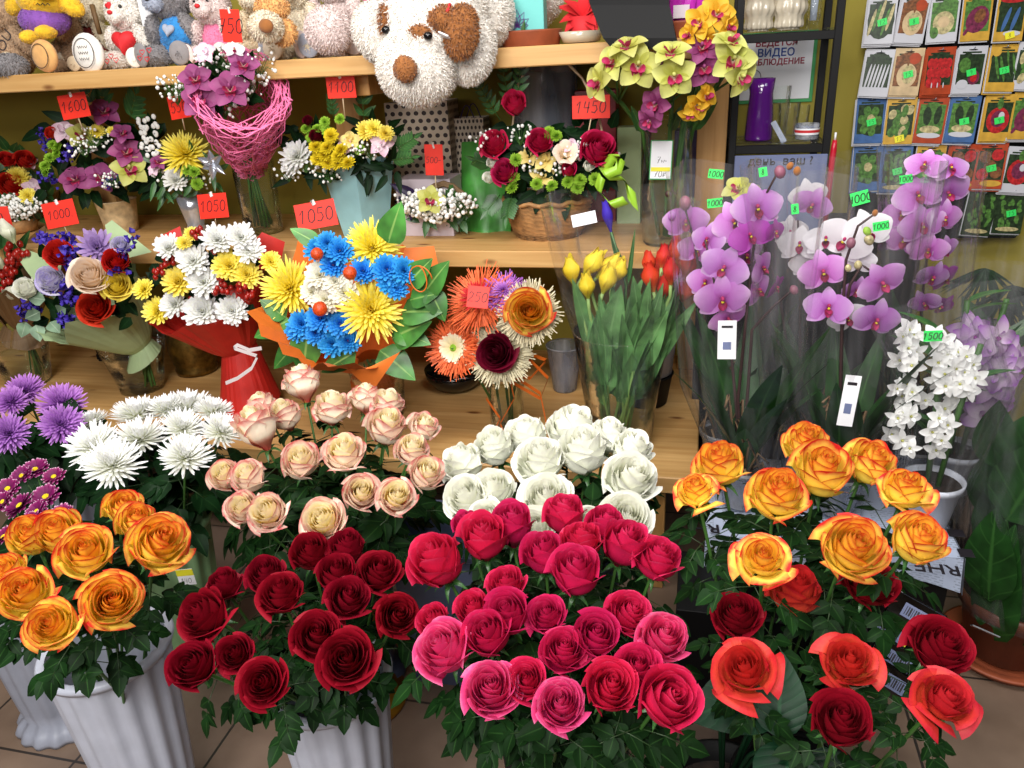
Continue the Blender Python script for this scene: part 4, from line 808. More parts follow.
# blue and yellow bouquet in orange paper, tag 1050
vb = U(383, 413, Z=.38); base = V((vb.x - .01, vb.y - .02, U(383, 360, Y=vb.y).z)); BY = 1.83
t = thing('bouquet', 'bouquet of blue and yellow chrysanthemums with broad leaves in orange paper', 'bouquet', base, 'wrapped bouquets in vases on the lowest shelf')
paper_cone(t, base + V((0, 0, .0)), U(348, 303, Y=1.93), .04, .20, 'paper_orange', 5, .5, 12, tail=.06)
stems_part(t, base, base, 14, .035, .41, base.z, ('stem_green',), .9, .004, 3)
bq(t, [(MY, 'yellow_chrysanthemum', 285, 284, 70, .03), (MY, 'yellow_chrysanthemum', 372, 243, 66, .03), (MY, 'yellow_chrysanthemum', 371, 307, 74, -.03)], BY, base, .62, (345, 295), 120, .06)
bq(t, [(MBL, 'blue_chrysanthemum', x, y, s) for x, y, s in ((316, 246, 34), (339, 247, 36), (332, 262, 32), (363, 268, 34), (388, 266, 38), (405, 268, 34), (397, 286, 30), (298, 322, 34), (318, 316, 36), (339, 322, 34), (330, 343, 34), (347, 340, 32), (293, 330, 30), (389, 280, 30), (313, 332, 30), (326, 240, 30))] + [(MCR, 'cream_chrysanthemum', x, y, s) for x, y, s in ((318, 272, 36), (343, 290, 36), (323, 297, 38), (310, 290, 28), (334, 279, 28))], BY, base, .5, (345, 295), 120, .06)
for x, y, s in ((317, 254, 13), (350, 273, 14), (320, 309, 15)):
    p = U(x, y, Y=BY - .05); mb = MB(); mb.ell(p, m_px(p, s / 2), 14, 9, 0, None, .05); mb.build('craspedia', ['berry_orange'], t)
for a in ((388, 243, 62, 46, 30), (408, 284, 45, 40, 26), (425, 292, 50, 44, 26), (430, 290, -60, 34, 24), (392, 338, 30, 50, 34), (380, 350, -30, 46, 32), (356, 352, 205, 44, 24), (308, 332, 260, 46, 32), (300, 340, 222, 44, 22), (290, 320, 200, 44, 24), (286, 318, 130, 30, 20), (318, 244, 140, 30, 18), (402, 312, 10, 44, 30), (395, 330, -10, 40, 26), (410, 300, 20, 34, 22)):
    bigleaf(t, a[0], a[1], BY + .04, a[2], a[3], a[4], 'leaf_fresh')
mb = MB(); q = U(428, 278, Y=1.85); pts = [q + V((cos(i * .35) * .035 * (1 - i / 40) - .02, -.01, sin(i * .35) * .035 + .0)) for i in range(24)]
mb.tube(pts, .0018, 5); mb.build('wire_curl', ['ribbon_orange'], t)
flap(t, ((400, 270, 0), (405, 248, .04), (434, 246, .06), (442, 280, .05)), 1.97, 'paper_orange'); flap(t, ((360, 372, 0), (340, 362, .0), (372, 392, .0), (400, 352, .0)), 1.80, 'paper_orange')
glass_vase(vb, [(.07, 0), (.075, .04), (.085, .12), (.10, .2)], 'glass_vase', 'clear glass vase under the orange paper bouquet', water=.13)
price_tag(316, 215, 42, 26, 1.9, '1050', 'red 1050 price tag over the blue and yellow bouquet', 8, 12, 8, (322, 240))
# far left bouquet with berries and white tulips
base = U(22, 322, Y=2.2); lv = U(30, 382, Z=.38)
t = thing('bouquet', 'bouquet of white tulips and red hypericum berries cut by the left picture edge', 'bouquet', base, 'wrapped bouquets in vases on the lowest shelf')
paper_cone(t, base, U(12, 270, Y=2.1), .04, .12, 'paper_brown', 5, .4, 5, tail=.05); stems_part(t, base, base, 12, .035, .42, base.z, ('stem_green',), .9, .004, 4)
TW = lib('tw', lambda: tulip_mesh('t', 'tulip_white', 1))
for x, y, s, a in ((8, 232, 24, (-.1, -.2, 1)), (12, 293, 22, (.2, -.9, .3)), (-4, 262, 22, (-.3, -.5, .8))):
    p = U(x, y, Y=2.02); put(TW, 'tulip', p - V(a).normalized() * m_px(p, s) * .5, a, m_px(p, s), 0, t)
berries(t, [U(x, y, Y=2.05) for x, y in ((12, 250), (18, 256), (6, 275), (15, 263), (9, 280), (3, 270), (22, 250), (10, 268), (2, 285))], .010, seed=7)
for a in ((14, 290, 60, 40, 20), (5, 300, 100, 40, 20), (20, 270, 80, 40, 16), (20, 250, 40, 30, 8), (0, 250, 80, 40, 20), (15, 310, 150, 30, 18), (8, 290, -20, 30, 20), (3, 240, 60, 30, 14)): bigleaf(t, a[0], a[1], 2.1, a[2], a[3], a[4], 'leaf_mid')
glass_vase(lv, [(.075, 0), (.085, .05), (.10, .13), (.115, .20)], 'glass_vase', 'clear glass vase at the far left under the berry bouquet', water=.12)
price_tag(0, 218, 20, 22, 2.05, '0', 'red price tag cut by the left edge above the white tulips', 20, 5, 0, (4, 232), clip=False)
# brass vase, black crate between the posts
c = U(198, 371, Z=.38); mb = MB(); mb.lathe([(.055, 0), (.075, .004), (.078, .02), (.072, .03), (.08, .05), (.088, .1), (.082, .16), (.07, .19), (.078, .2), (.074, .2), (.06, .17)], 40, 0, None, c, cap0=True); tag(mb.build('brass_vase', ['old_brass']), 'dull brass vase between the glass vase and the red paper', 'vase')
c = U(97, 372, Z=.38) + V((0, .16, 0)); t = thing('slatted_crate', 'dark slatted crate behind the pine post at the left', 'crate', c)
for i in range(4):
    mb = MB(); mb.box(c + V((0, 0, .02 + i * .04)), (.16, .12, .022)); flat(mb.build('slat', ['black'], t))
mb = MB()
for sx in (-1, 1): mb.box(c + V((sx * .07, 0, .08)), (.014, .115, .159))
flat(mb.build('crate_ends', ['black'], t))
# flowers with straw collars
def collar(root, p, ax, r0, r1, mat, n=420, seed=0, name='straw_collar'):
    rnd = random.Random(seed); mb = MB(); q = V(ax).normalized().to_track_quat('Z', 'Y').to_matrix()
    for i in range(n):
        a = rnd.uniform(0, 6.28); rr = rnd.uniform(r0, r1); el = rnd.uniform(-.5, .9); d = V((cos(a) * cos(el), sin(a) * cos(el), sin(el))); b = V((cos(a) * rr * .8, sin(a) * rr * .8, rnd.uniform(-.012, .006)))
        a2 = a + rnd.uniform(-.5, .5); tip = b + (d + V((cos(a2), sin(a2), rnd.uniform(-.2, .5))) * .4).normalized() * (r1 - r0) * rnd.uniform(.35, .7)
        s = V((-sin(a), cos(a), 0)) * .0016; mb.grid([[p + q @ (b - s), p + q @ (b + s)], [p + q @ (tip - s * .7), p + q @ (tip + s * .7)]])
    rows = []
    for i in range(7):
        v = i / 6; rows.append([p + q @ V((cos(2 * pi * j / 28) * (lerp(r0 * .6, r1 * .85, v)), sin(2 * pi * j / 28) * lerp(r0 * .6, r1 * .85, v), -.02 + .014 * sin(pi * v))) for j in range(28)])
    mb.grid(rows, 0, True); return mb.build(name, [mat], root)
fb = U(508, 432, Z=.38)
for i, (x, y, sc_, col, me, fs, lab, nm, ax) in enumerate(((477, 297, 66, 'sisal_orange', None, 0, 'orange straw collar flower ball carrying the 250 price tag', '', (-.25, -.7, .7)), (450, 348, 62, 'sisal_orange', GER, 34, 'white gerbera in an orange straw collar', 'gerbera', (-.25, -1, .35)), (529, 312, 66, 'sisal_cream', rose('rose_yellow', 'open', 1), 52, 'orange-yellow rose in a cream straw collar', 'rose_bloom', (.2, -.9, .45)), (498, 353, 70, 'sisal_cream', rose('rose_wine', 'open', 2), 42, 'wine red rose in a cream straw collar', 'rose_bloom', (0, -1, .4)), (503, 290, 40, 'sisal_purple', None, 0, 'purple straw collar ball behind the 250 price tag', '', (0, -.6, .8)))):
    p = U(x, y, Y=1.88 + (.03 if i in (0, 4) else 0)); k = dep(p) / FPX; ax = V(ax).normalized(); t = thing('collared_flower', lab, 'flower', fb + V((.008 * (i - 2), .006 * (i % 2), .02)), 'flowers in straw collars')
    collar(t, p - ax * .012, ax, sc_ * k * (.26 if me else .05), sc_ * k * .5, col, 520 if me else 420, i)
    if me: put(me, nm, p - ax * fs * k * .25 + ax * .004, ax, fs * k, i, t)
    else: put(lib('mso' + col, lambda: mum_mesh('m', 'mum_purple' if 'purple' in col else 'rose_orange', 340, 90, .2, .5, .05, 95, .1)), 'flower_head', p, ax, sc_ * k * .6, 0, t)
    mb = MB(); b = fb + V((.008 * (i - 2), .006 * (i % 2), .02)); mb.tube([b, lerp(b, p, .6) + V((0, .02, .02)), p - ax * .012], .004, 6); mb.build('stem', ['stem_green'], t)
price_tag(478, 297, 22, 22, 1.82, '250', 'red 250 price tag on the orange straw flower', 6, 25, -6, None)
glass_vase(fb, [(.045, 0), (.05, .03), (.055, .14), (.065, .24)], 'glass_vase', 'slim clear vase holding the straw collar flowers', water=.14)
t = thing('ribbon_bow', 'loops of orange ribbon tied round the straw flower vase', 'ribbon', U(508, 380, Y=fb.y - .08))
for i, pts in enumerate((((506, 372), (530, 362), (548, 380), (540, 400), (512, 384), (506, 374)), ((506, 372), (490, 376), (486, 400), (500, 420), (492, 436)), ((508, 374), (514, 400), (500, 425), (506, 440)), ((508, 374), (540, 395), (546, 425), (550, 440)), ((506, 372), (520, 352), (546, 362), (530, 380), (508, 375)))):
    mb = MB(); rows = []; P = [U(x, y, Y=fb.y - .085 - .01 * (j % 2)) for j, (x, y) in enumerate(pts)]
    for j in range(len(P) - 1):
        for s in range(4):
            q = lerp(P[j], P[j + 1], s / 4); rows.append([q, q + V((.003, -.004, .012))])
    rows.append([P[-1], P[-1] + V((.003, -.004, .012))]); mb.grid(rows); mb.build('ribbon_loop', ['ribbon_orange'], t)
# dark bowl behind, plastic cup, black pot with white paper
c = U(456, 386, Z=.38); mb = MB(); mb.lathe([(.05, 0), (.075, .006), (.10, .04), (.105, .07), (.10, .07), (.09, .03)], 36, 0, None, c, cap0=True); tag(mb.build('dark_bowl', ['black_gloss']), 'black round bowl behind the gerbera in its straw collar', 'bowl')
c = U(565, 389, Z=.38); mb = MB(); mb.lathe([(.038, 0), (.04, .004), (.058, .155), (.062, .16), (.06, .163), (.055, .158), (.036, .006)], 36, 0, None, c, cap0=True); tag(mb.build('plastic_cup', ['smoky']), 'empty frosted plastic cup left of the tulip vase', 'cup')
c = U(646, 404, Z=.38) + V((0, .02, 0)); mb = MB(); mb.lathe([(.06, 0), (.065, .004), (.08, .10), (.085, .105), (.078, .105), (.06, .01)], 30, 0, None, c, cap0=True); tag(mb.build('black_pot', ['black']), 'black plastic pot behind the tulip vase', 'pot')
mb = MB(); mb.lathe([(.07, 0), (.078, .002), (.088, .11), (.092, .115), (.086, .118), (.068, .01)], 30, 0, None, c + V((0, 0, .107)), cap0=True); tag(mb.build('white_pot', ['pot_white']), 'white plastic pot stacked on the black one behind the tulips', 'pot')
# tulips in clear wrap in a vase with water
tv = U(620, 446, Z=.38); tz = U(620, 330, Y=tv.y).z
glass_vase(tv, [(.082, 0), (.09, .02), (.098, .12), (.112, .22), (.13, tz - .38)], 'glass_vase', 'tall clear glass vase half full of water holding the tulips', water=.20)
TY = [lib(('ty', i), lambda i=i: tulip_mesh('t', 'tulip_yellow', i)) for i in range(2)]; TR = [lib(('tr', i), lambda i=i: tulip_mesh('t', 'tulip_red', i + 5)) for i in range(2)]
TUL = [(572, 272, 27, 0, (-.15, 0, 1), 'yellow tulip standing leftmost'), (592, 264, 30, 0, (.55, -.1, .8), 'yellow tulip leaning right, left of the leaning pair'), (607, 268, 30, 0, (.7, -.1, .7), 'yellow tulip leaning right, right of the leaning pair'), (587, 287, 26, 0, (-.05, -.2, 1), 'greenish yellow tulip lowest left'), (607, 281, 28, 0, (.3, -.1, .9), 'yellow tulip lower right beside the film fold'), (619, 272, 24, 0, (.35, 0, .9), 'yellow tulip nearest to the red tulips'),
       (649, 264, 22, 1, (-.1, 0, 1), 'red tulip at the upper left of the red group'), (663, 258, 22, 1, (.1, 0, 1), 'small red tulip at the back of the red group'), (676, 254, 28, 1, (0, 0, 1), 'tallest red tulip of the red group'), (687, 266, 32, 1, (.1, -.1, 1), 'long red tulip with pale base at the right edge'), (671, 273, 26, 1, (0, -.1, 1), 'red tulip in the middle of the red group'), (651, 279, 28, 1, (-.2, -.1, 1), 'orange-pale red tulip at the left of the red group'), (664, 288, 26, 1, (0, -.2, 1), 'red tulip lowest in the front of the red group'), (684, 292, 28, 1, (.35, -.2, .9), 'red tulip lowest right, leaning out'), (658, 271, 24, 1, (-.1, 0, 1), 'ragged red tulip behind the middle one')]
rnd = random.Random(9)
for i, (x, y, s, c, a, lab) in enumerate(TUL):
    p = U(x, y, Y=tv.y - .03 + rnd.uniform(-.05, .05)); k = dep(p) / FPX; a = V(a).normalized(); f = tv + V((rnd.uniform(-.045, .045), rnd.uniform(-.045, .045), .02))
    t = thing('tulip', lab, 'tulip', f, 'red tulips in the vase' if c else 'yellow tulips in the vase'); b = p - a * s * k * .5
    put((TR if c else TY)[i % 2], 'bloom', b, a, s * k * 1.05, rnd.uniform(0, 6), t)
    mb = MB(); mb.tube([f, lerp(f, b, .5) + V((0, 0, .02)), b - a * .03, b + a * .004], .0048, 7); mb.build('stem', ['stem_pale'], t)
    mb = MB()
    for j in range(5):
        q = lerp(f, b, rnd.uniform(.25, .62)); d = (b - f).normalized() + V((rnd.uniform(-.35, .35), rnd.uniform(-.35, .1), .2)); leaf(mb, q, d, tocam(q) + V((rnd.uniform(-1, 1), 0, 0)), rnd.uniform(.17, .27), rnd.uniform(.045, .07), 0, rnd.uniform(-.1, .2), .3, 8)
    mb.build('foliage', ['leaf_tulip'], t)
def sleeve(root, prof, n=48, seed=0, mat='film', name='clear_wrap', fold=.05, squash=1.0, open_front=0, pleat=7):
    """clear sleeve through rings (centre, radius); wrinkled, open at the top"""
    rnd = random.Random(seed); ph = [rnd.uniform(0, 6) for _ in range(4)]; mb = MB(); rows = []; K = 18
    for i in range(K + 1):
        v = i / K * (len(prof) - 1); a = min(int(v), len(prof) - 2); f = v - a; c = lerp(V(prof[a][0]), V(prof[a + 1][0]), f); r = lerp(prof[a][1], prof[a + 1][1], f); row = []
        for j in range(n):
            th = 2 * pi * j / n; w = 1 + fold * (sin(pleat * th + ph[0] + i * .25) * .5 + sin(13 * th + ph[1] - i * .4) * .35 + sin(3 * th + ph[2]) * .6); top = (.06 * r * sin(4 * th + ph[3]) if i == K else 0)
            row.append(c + V((r * w * cos(th), r * w * sin(th) * squash, top)))
        rows.append(row)
    mb.grid(rows, 0, True); return mb.build(name, [mat], root)
t = thing('clear_wrap', 'loose clear film wrapped round the tulips with a white label', 'film wrap', tv)
zt = lambda y: U(620, y, Y=tv.y).z
sleeve(t, [((tv.x, tv.y, .39), .07), ((tv.x, tv.y, zt(360)), .10), ((tv.x - .0, tv.y, zt(300)), .155), ((tv.x - .0, tv.y, zt(250)), .185), ((tv.x - .01, tv.y, zt(200)), .20)], seed=3, mat='film_clear', name='film')
p = U(584, 219, Y=tv.y - .2); mb = MB(); mb.box(p, (.058, .028, .001), 0, face_rot(0, 10, 12), .0003); flat(mb.build('label', ['paper_white'], t))
# iris bud with leaf, standing behind the yellow tulips
f = tv + V((.0, .0, .03)); t = thing('iris', 'violet iris bud standing between the yellow and red tulips', 'iris', f); p = U(611, 232, Y=tv.y); IR = lib('ir', lambda: tulip_mesh('t', 'iris', 8))
put(IR, 'bloom', p, V((-.22, 0, 1)), (m_px(p, 17), m_px(p, 17), m_px(p, 30)), 0, t)
mb = MB(); mb.tube([f, U(626, 285, Y=tv.y), U(618, 255, Y=tv.y), p], .004, 6); leaf(mb, U(626, 280, Y=tv.y), U(606, 222, Y=tv.y) - U(626, 280, Y=tv.y), tocam(p), .13, .02, 0, .05, .3, 8); leaf(mb, U(628, 285, Y=tv.y), U(636, 222, Y=tv.y) - U(628, 285, Y=tv.y), tocam(p), .15, .012, 0, .05, .3, 8); mb.build('stem', ['leaf_mid'], t)
def sprig1(t, *a):
    mb = MB(); sprig(mb, *a); mb.build('leaf_sprig', ['leaf_mid', 'stem_green'], t)
# ---------------------------------------------------------------- the middle shelf
def woven(c, prof, mat, name, label, cat='basket', handle=None, seg=44):
    """basket of over-and-under strands"""
    c = V(c); t = thing(name, label, cat, c); mb = MB(); rows = []; K = 22
    for i in range(K + 1):
        v = i / K * (len(prof) - 1); a = min(int(v), len(prof) - 2); f = v - a; r = lerp(prof[a][0], prof[a + 1][0], f); z = lerp(prof[a][1], prof[a + 1][1], f)
        rows.append([c + V(((r + .004 * (1 if (i + j // 2) % 2 else -1)) * cos(2 * pi * j / seg), (r + .004 * (1 if (i + j // 2) % 2 else -1)) * sin(2 * pi * j / seg), z)) for j in range(seg)])
    mb.grid(rows, 0, True); mb.lathe([(.001, .003), (prof[0][0], .003)], 24, 0, None, c); mb.build('weave', [mat], t)
    r, z = prof[-1]; mb = MB(); mb.tube([c + V(((r + .003 * sin(9 * a)) * cos(a), (r + .003 * sin(9 * a)) * sin(a), z + .004 * cos(14 * a))) for a in [2 * pi * i / 60 for i in range(61)]], .007, 6); mb.build('rim', [mat], t)
    if handle: mb = MB(); mb.tube(handle, .0035, 6); mb.build('handle', ['stick'], t)
    return t
def filler(t, x0, x1, y0, y1, Y, n, L, mat='leaf_dark', seed=0, w=.5):
    mb = MB(); rnd = random.Random(seed)
    for i in range(n):
        p = U(rnd.uniform(x0, x1), rnd.uniform(y0, y1), Y=Y + rnd.uniform(-.01, .04)); a = rnd.uniform(0, 6.28); leaf(mb, p, V((cos(a), -.6, sin(a))), tocam(p), L * rnd.uniform(.7, 1.2), L * w, 0, .2, .12)
    return mb.build('foliage', [mat], t)
def gyps(t, pts, Y, r, n, seed=0, ball=.0045):
    for i, (x, y) in enumerate(pts):
        mb = MB(); gyp(mb, U(x, y, Y=Y), r, n, random.Random(seed + i), ball); mb.build('gypsophila_spray', ['gyp', 'stem_green'], t)
def buttons(t, pts, Y, px, mat):
    for x, y in pts:
        p = U(x, y, Y=Y); put(lib(('btn', mat), lambda: mum_mesh('b', mat, 350, 110, .36, .5, .12, 102, .06, r0=.1, cup=.2, blunt=.8, nv=2, flatten=.8)), 'button_flower', p, V((R.uniform(-.4, .4), -.7, R.uniform(.2, .9))), m_px(p, px * 1.1), R.uniform(0, 6), t)
# 1600 basket
c = V((U(115, 200, Y=2.42).x, 2.42, .91)); Y = 2.33; t = thing('flower_basket', 'round arrangement of plum orchids and greenery in a pale woven pot', 'flower arrangement', c)
mb = MB(); mb.lathe([(.05, 0), (.056, .004), (.062, .05), (.07, .11), (.074, .115), (.068, .112), (.05, .02)], 30, 0, lambda a, i: 1 + .02 * sin(20 * a), c, cap0=True); mb.build('woven_pot', ['basket_light'], t)
bq(t, [(CYP, 'orchid', 103, 108, 32), (CYP, 'orchid', 126, 149, 33), (CYP, 'orchid', 72, 176, 33), (CYP, 'orchid', 100, 174, 33), (CYG, 'orchid', 130, 167, 36, -.02), (CYG, 'orchid', 80, 132, 30), (LIL, 'lily', 62, 128, 26), (rose('rose_scarlet', 'half', 0), 'carnation', 53, 135, 14), (CYP, 'orchid', 122, 131, 22), (MYF, 'yellow_flower', 97, 129, 18), (MYF, 'yellow_flower', 112, 130, 12)], Y - .05, c, .5, (100, 150), 90, .05)
buttons(t, ((53, 145), (57, 153), (50, 158), (45, 166), (46, 172), (58, 146)), Y - .04, 11, 'button_green'); statice(t, [U(x, y, Y=Y - .03) for x, y in ((45, 143), (70, 154), (117, 184), (50, 180))], .02, seed=11)
gyps(t, ((84, 146), (92, 138), (112, 178)), Y - .06, .06, 46, 3); filler(t, 40, 165, 120, 195, Y + .02, 80, .075, seed=8)
mb = MB()
for x, y, r in ((147, 124, 9), (151, 133, 10), (149, 142, 9), (153, 150, 8)):
    for k in range(10): p = U(x + R.uniform(-r, r), y + R.uniform(-r, r), Y=Y - .02); mb.T = None; mb.ell(p, (.009, .006, .009), 6, 5, 0)
mb.build('white_stock', ['gyp'], t)
sprig1(t, U(105, 110, Y=Y), V((.1, -.1, 1)), .12, 4, .06); sprig1(t, U(95, 105, Y=Y), V((-.3, -.1, .8)), .09, 3, .05); sprig1(t, U(130, 120, Y=Y), V((.6, -.2, .8)), .10, 4, .06)
price_tag(74, 106, 32, 23, 2.2, '1600', 'red 1600 price tag in the plum orchid basket', 4, 5, 6, (84, 132))
# two small compositions at the left edge
c = U(14, 224, Z=.91); t = thing('flower_arrangement', 'small arrangement of red carnations and yellow daisies at the left edge', 'flower arrangement', c + V((0, .1, 0)))
mb = MB(); mb.lathe([(.06, 0), (.09, .02), (.12, .1), (.11, .1), (.05, .02)], 30, 0, None, c + V((0, .1, 0)), cap0=True); mb.build('bowl', ['basket'], t)
bq(t, [(rose('rose_scarlet', 'open', 0), 'carnation', 11, 186, 28), (rose('rose_scarlet', 'half', 1), 'carnation', 25, 162, 22), (rose('rose_scarlet', 'half', 2), 'carnation', 7, 162, 18), (MYF, 'yellow_daisy', 19, 174, 24), (LIL, 'lily', 36, 188, 24), (LIL, 'lily', 30, 160, 16)], 2.5, c, .5); filler(t, -10, 50, 150, 210, 2.56, 50, .07, 'leaf_mid', seed=18)
t = thing('flower_arrangement', 'low bowl of tiny white and yellow flowers in front of the red carnations', 'flower arrangement', U(20, 232, Z=.91))
gyps(t, ((10, 203), (24, 207), (34, 204), (18, 213), (0, 208), (8, 213)), 2.36, .05, 60, 23, .006); bq(t, [(MYF, 'yellow_daisy', 29, 196, 20), (MYF, 'yellow_daisy', 10, 200, 10)], 2.36, c, .5); filler(t, 0, 45, 198, 222, 2.4, 34, .05, 'leaf_mid', seed=19)
mb = MB(); mb.lathe([(.04, 0), (.06, .005), (.075, .05), (.07, .05), (.03, .01)], 28, 0, None, U(20, 232, Z=.91), cap0=True); mb.build('bowl', ['basket'], t)
# yellow mum composition 550
c = V((U(192, 205, Y=2.4).x, 2.4, .91)); Y = 2.32; t = thing('flower_arrangement', 'small arrangement with one big yellow chrysanthemum in a silver vase', 'flower arrangement', c)
mb = MB(); mb.lathe([(.035, 0), (.04, .004), (.03, .03), (.04, .08), (.05, .13), (.045, .13), (.02, .03)], 26, 0, lambda a, i: 1 + .03 * sin(8 * a), c, cap0=True); mb.build('silver_vase', ['foil_silver'], t)
bq(t, [(MY, 'yellow_chrysanthemum', 184, 147, 54), (MWF, 'white_chrysanthemum', 174, 177, 28), (CYP, 'orchid', 157, 160, 18), (LIL, 'lily', 153, 168, 14)], Y - .04, c, .45); buttons(t, ((194, 172), (197, 184), (188, 170)), Y - .05, 12, 'button_green'); filler(t, 155, 222, 155, 195, Y, 46, .06, 'leaf_mid', seed=20, w=.3)
mb = MB()
for a, l in ((150, .05), (30, .05), (80, .045), (200, .04), (330, .05), (270, .05)):
    p = U(213, 164, Y=Y - .05); leaf(mb, p, V((cos(RAD(a)), -.4, sin(RAD(a)))), tocam(p), l, .025, 0, .3, .5)
mb.build('silver_bow', ['foil_silver'], t); gyps(t, ((160, 175), (205, 180)), Y, .04, 20, 28)
price_tag(179, 107, 25, 22, 2.2, '550', 'red 550 price tag left of the pink straw bouquet', -6, 5, 6, (185, 130))
# pink sisal bouquet in a glass vase, 750
c = U(259, 226, Z=.91); c = V((U(259, 200, Y=2.40).x, 2.40, .91)); Y = 2.12; glass_vase(c, [(.06, 0), (.066, .01), (.068, .1), (.07, .24)], 'glass_vase', 'straight clear glass vase under the pink straw bouquet', water=.13)
base = V((c.x, c.y, .93)); t = thing('bouquet', 'bouquet of plum orchids and baby breath in a pink straw net collar', 'bouquet', base)
stems_part(t, base, U(245, 150, Y=2.34), 16, .04, .93, U(245, 150, Y=2.34).z, ('stem_green',), .6, .004, 8)
nk = U(249, 160, Y=2.36); tp = U(240, 100, Y=2.12); ax = (tp - nk).normalized(); q = ax.to_track_quat('Z', 'Y').to_matrix(); mb = MB(); rnd = random.Random(31); H = (tp - nk).length
for i in range(190):
    a = rnd.uniform(0, 6.28); v = rnd.uniform(.0, 1.0); pts = []; da, dv = rnd.uniform(-.5, .5), rnd.uniform(-.25, .25); fl_ = rnd.uniform(.85, 1.2)
    for k in range(10): 
        r = lerp(.04, .115, max(0, min(1, v)) ** .75) * fl_ + .012 * sin(k * 1.7 + i); pts.append(nk + q @ V((r * cos(a), r * sin(a), H * v))); a += da; v = max(-.1, min(1.12, v + dv)); da += rnd.uniform(-.12, .12); dv = dv * .8 + rnd.uniform(-.12, .12)
    mb.tube(pts, .0019, 4, 0, False)
mb.build('straw_net', ['sisal_pink'], t)
bq(t, [(CYP, 'orchid', 229, 86, 40), (CYP, 'orchid', 199, 98, 40), (CYP, 'orchid', 194, 76, 34), (CYP, 'orchid', 243, 62, 32), (LIL, 'lily', 204, 50, 22), (PHW, 'orchid', 234, 47, 20)], Y - .1, c, .55)
gyps(t, ((212, 60), (225, 58), (238, 70), (222, 104), (175, 90), (182, 84), (248, 82), (256, 62)), Y - .02, .07, 38, 40, .005); filler(t, 190, 250, 62, 105, Y - .01, 26, .06, seed=32)
price_tag(231, 26, 22, 30, 2.04, '750', 'red 750 price tag over the pink straw bouquet', -2, 0, -4, (233, 60))
# light blue pot, 1100
c = V((U(363, 200, Y=2.35).x, 2.35, .91)); Y = 2.26; t = thing('flower_arrangement', 'arrangement of yellow button flowers and white chrysanthemum in a light blue paper pot', 'flower arrangement', c)
mb = MB(); z1 = U(363, 165, Y=c.y - .08).z - .91
for (r0, r1, zz0, zz1) in ((.075, .118, 0, z1),):
    mb.lathe([(.001, .002), (r0, .002), (r0, 0), (lerp(r0, r1, .3), z1 * .3), (r1, z1), (r1 - .004, z1 + .002), (r0, .01)], 5, 0, lambda a, i: 1, c)
flat(mb.build('paper_pot', ['paper_blue'], t))
bq(t, [(MWF, 'white_chrysanthemum', 293, 152, 36), (MWF, 'white_chrysanthemum', 290, 164, 24), (MYF, 'yellow_chrysanthemum', 366, 128, 24), (MYF, 'yellow_chrysanthemum', 374, 126, 22), (MYF, 'yellow_chrysanthemum', 386, 131, 20), (ALS, 'alstroemeria', 350, 138, 22), (LIL, 'alstroemeria', 347, 142, 22), (LIL, 'alstroemeria', 382, 142, 26), (rose('rose_wine', 'half', 1), 'carnation', 317, 138, 16), (rose('rose_wine', 'half', 1), 'carnation', 309, 122, 12)], Y - .06, c, .5)
buttons(t, ((316, 147), (327, 148), (341, 150), (318, 159), (328, 163), (338, 163), (348, 163), (331, 136), (338, 156), (324, 155)), Y - .08, 15, 'button_yellow'); buttons(t, ((306, 129), (317, 129), (325, 122), (311, 138), (327, 131), (360, 150), (340, 119)), Y - .06, 11, 'button_green')
gyps(t, ((305, 163), (370, 150), (329, 173), (352, 150), (288, 172)), Y - .05, .05, 30, 60); filler(t, 285, 400, 125, 180, Y - .01, 70, .065, seed=33, w=.35)
sprig1(t, U(334, 118, Y=Y), V((0, -.1, 1)), .07, 4, .03); sprig1(t, U(395, 150, Y=Y), V((.8, -.2, .4)), .08, 6, .035); sprig1(t, U(390, 160, Y=Y), V((.9, -.2, .1)), .08, 6, .03); sprig1(t, U(364, 120, Y=Y), V((.1, -.1, 1)), .08, 2, .05)
price_tag(341, 87, 31, 21, 2.18, '1100', 'red 1100 price tag above the yellow button flowers', 0, 0, 0, (345, 118))
# gypsophila basket, 500
c = U(440, 228, Z=.91); Y = 2.31; t = thing('flower_basket', 'small low basket of white baby breath with one green orchid', 'flower arrangement', c)
mb = MB(); mb.lathe([(.03, 0), (.05, .005), (.07, .03), (.06, .03), (.03, .01)], 30, 0, None, c, cap0=True); mb.build('basket', ['basket'], t)
gyps(t, ((418, 206), (428, 212), (440, 212), (452, 206), (462, 204), (436, 202), (448, 198), (410, 202), (425, 200)), 2.28, .055, 44, 70, .0065); bq(t, [(CYG, 'orchid', 430, 199, 30, -.03)], Y - .06, c, .5); filler(t, 405, 470, 196, 222, 2.32, 34, .05, 'leaf_mid', seed=34)
mb = MB()
for k in range(3): mb.tube([U(lerp(415, 472, i / 12), 205 - 20 * sin(pi * i / 12) - k * 1.5 + (i % 2), Y=2.33) for i in range(13)], .005, 5)
mb.build('handle', ['paper_brown'], t)
price_tag(434, 160, 19, 30, Y - .02, '500-', 'red 500 price tag over the small white baby breath basket', 2, 0, -2, (437, 195))
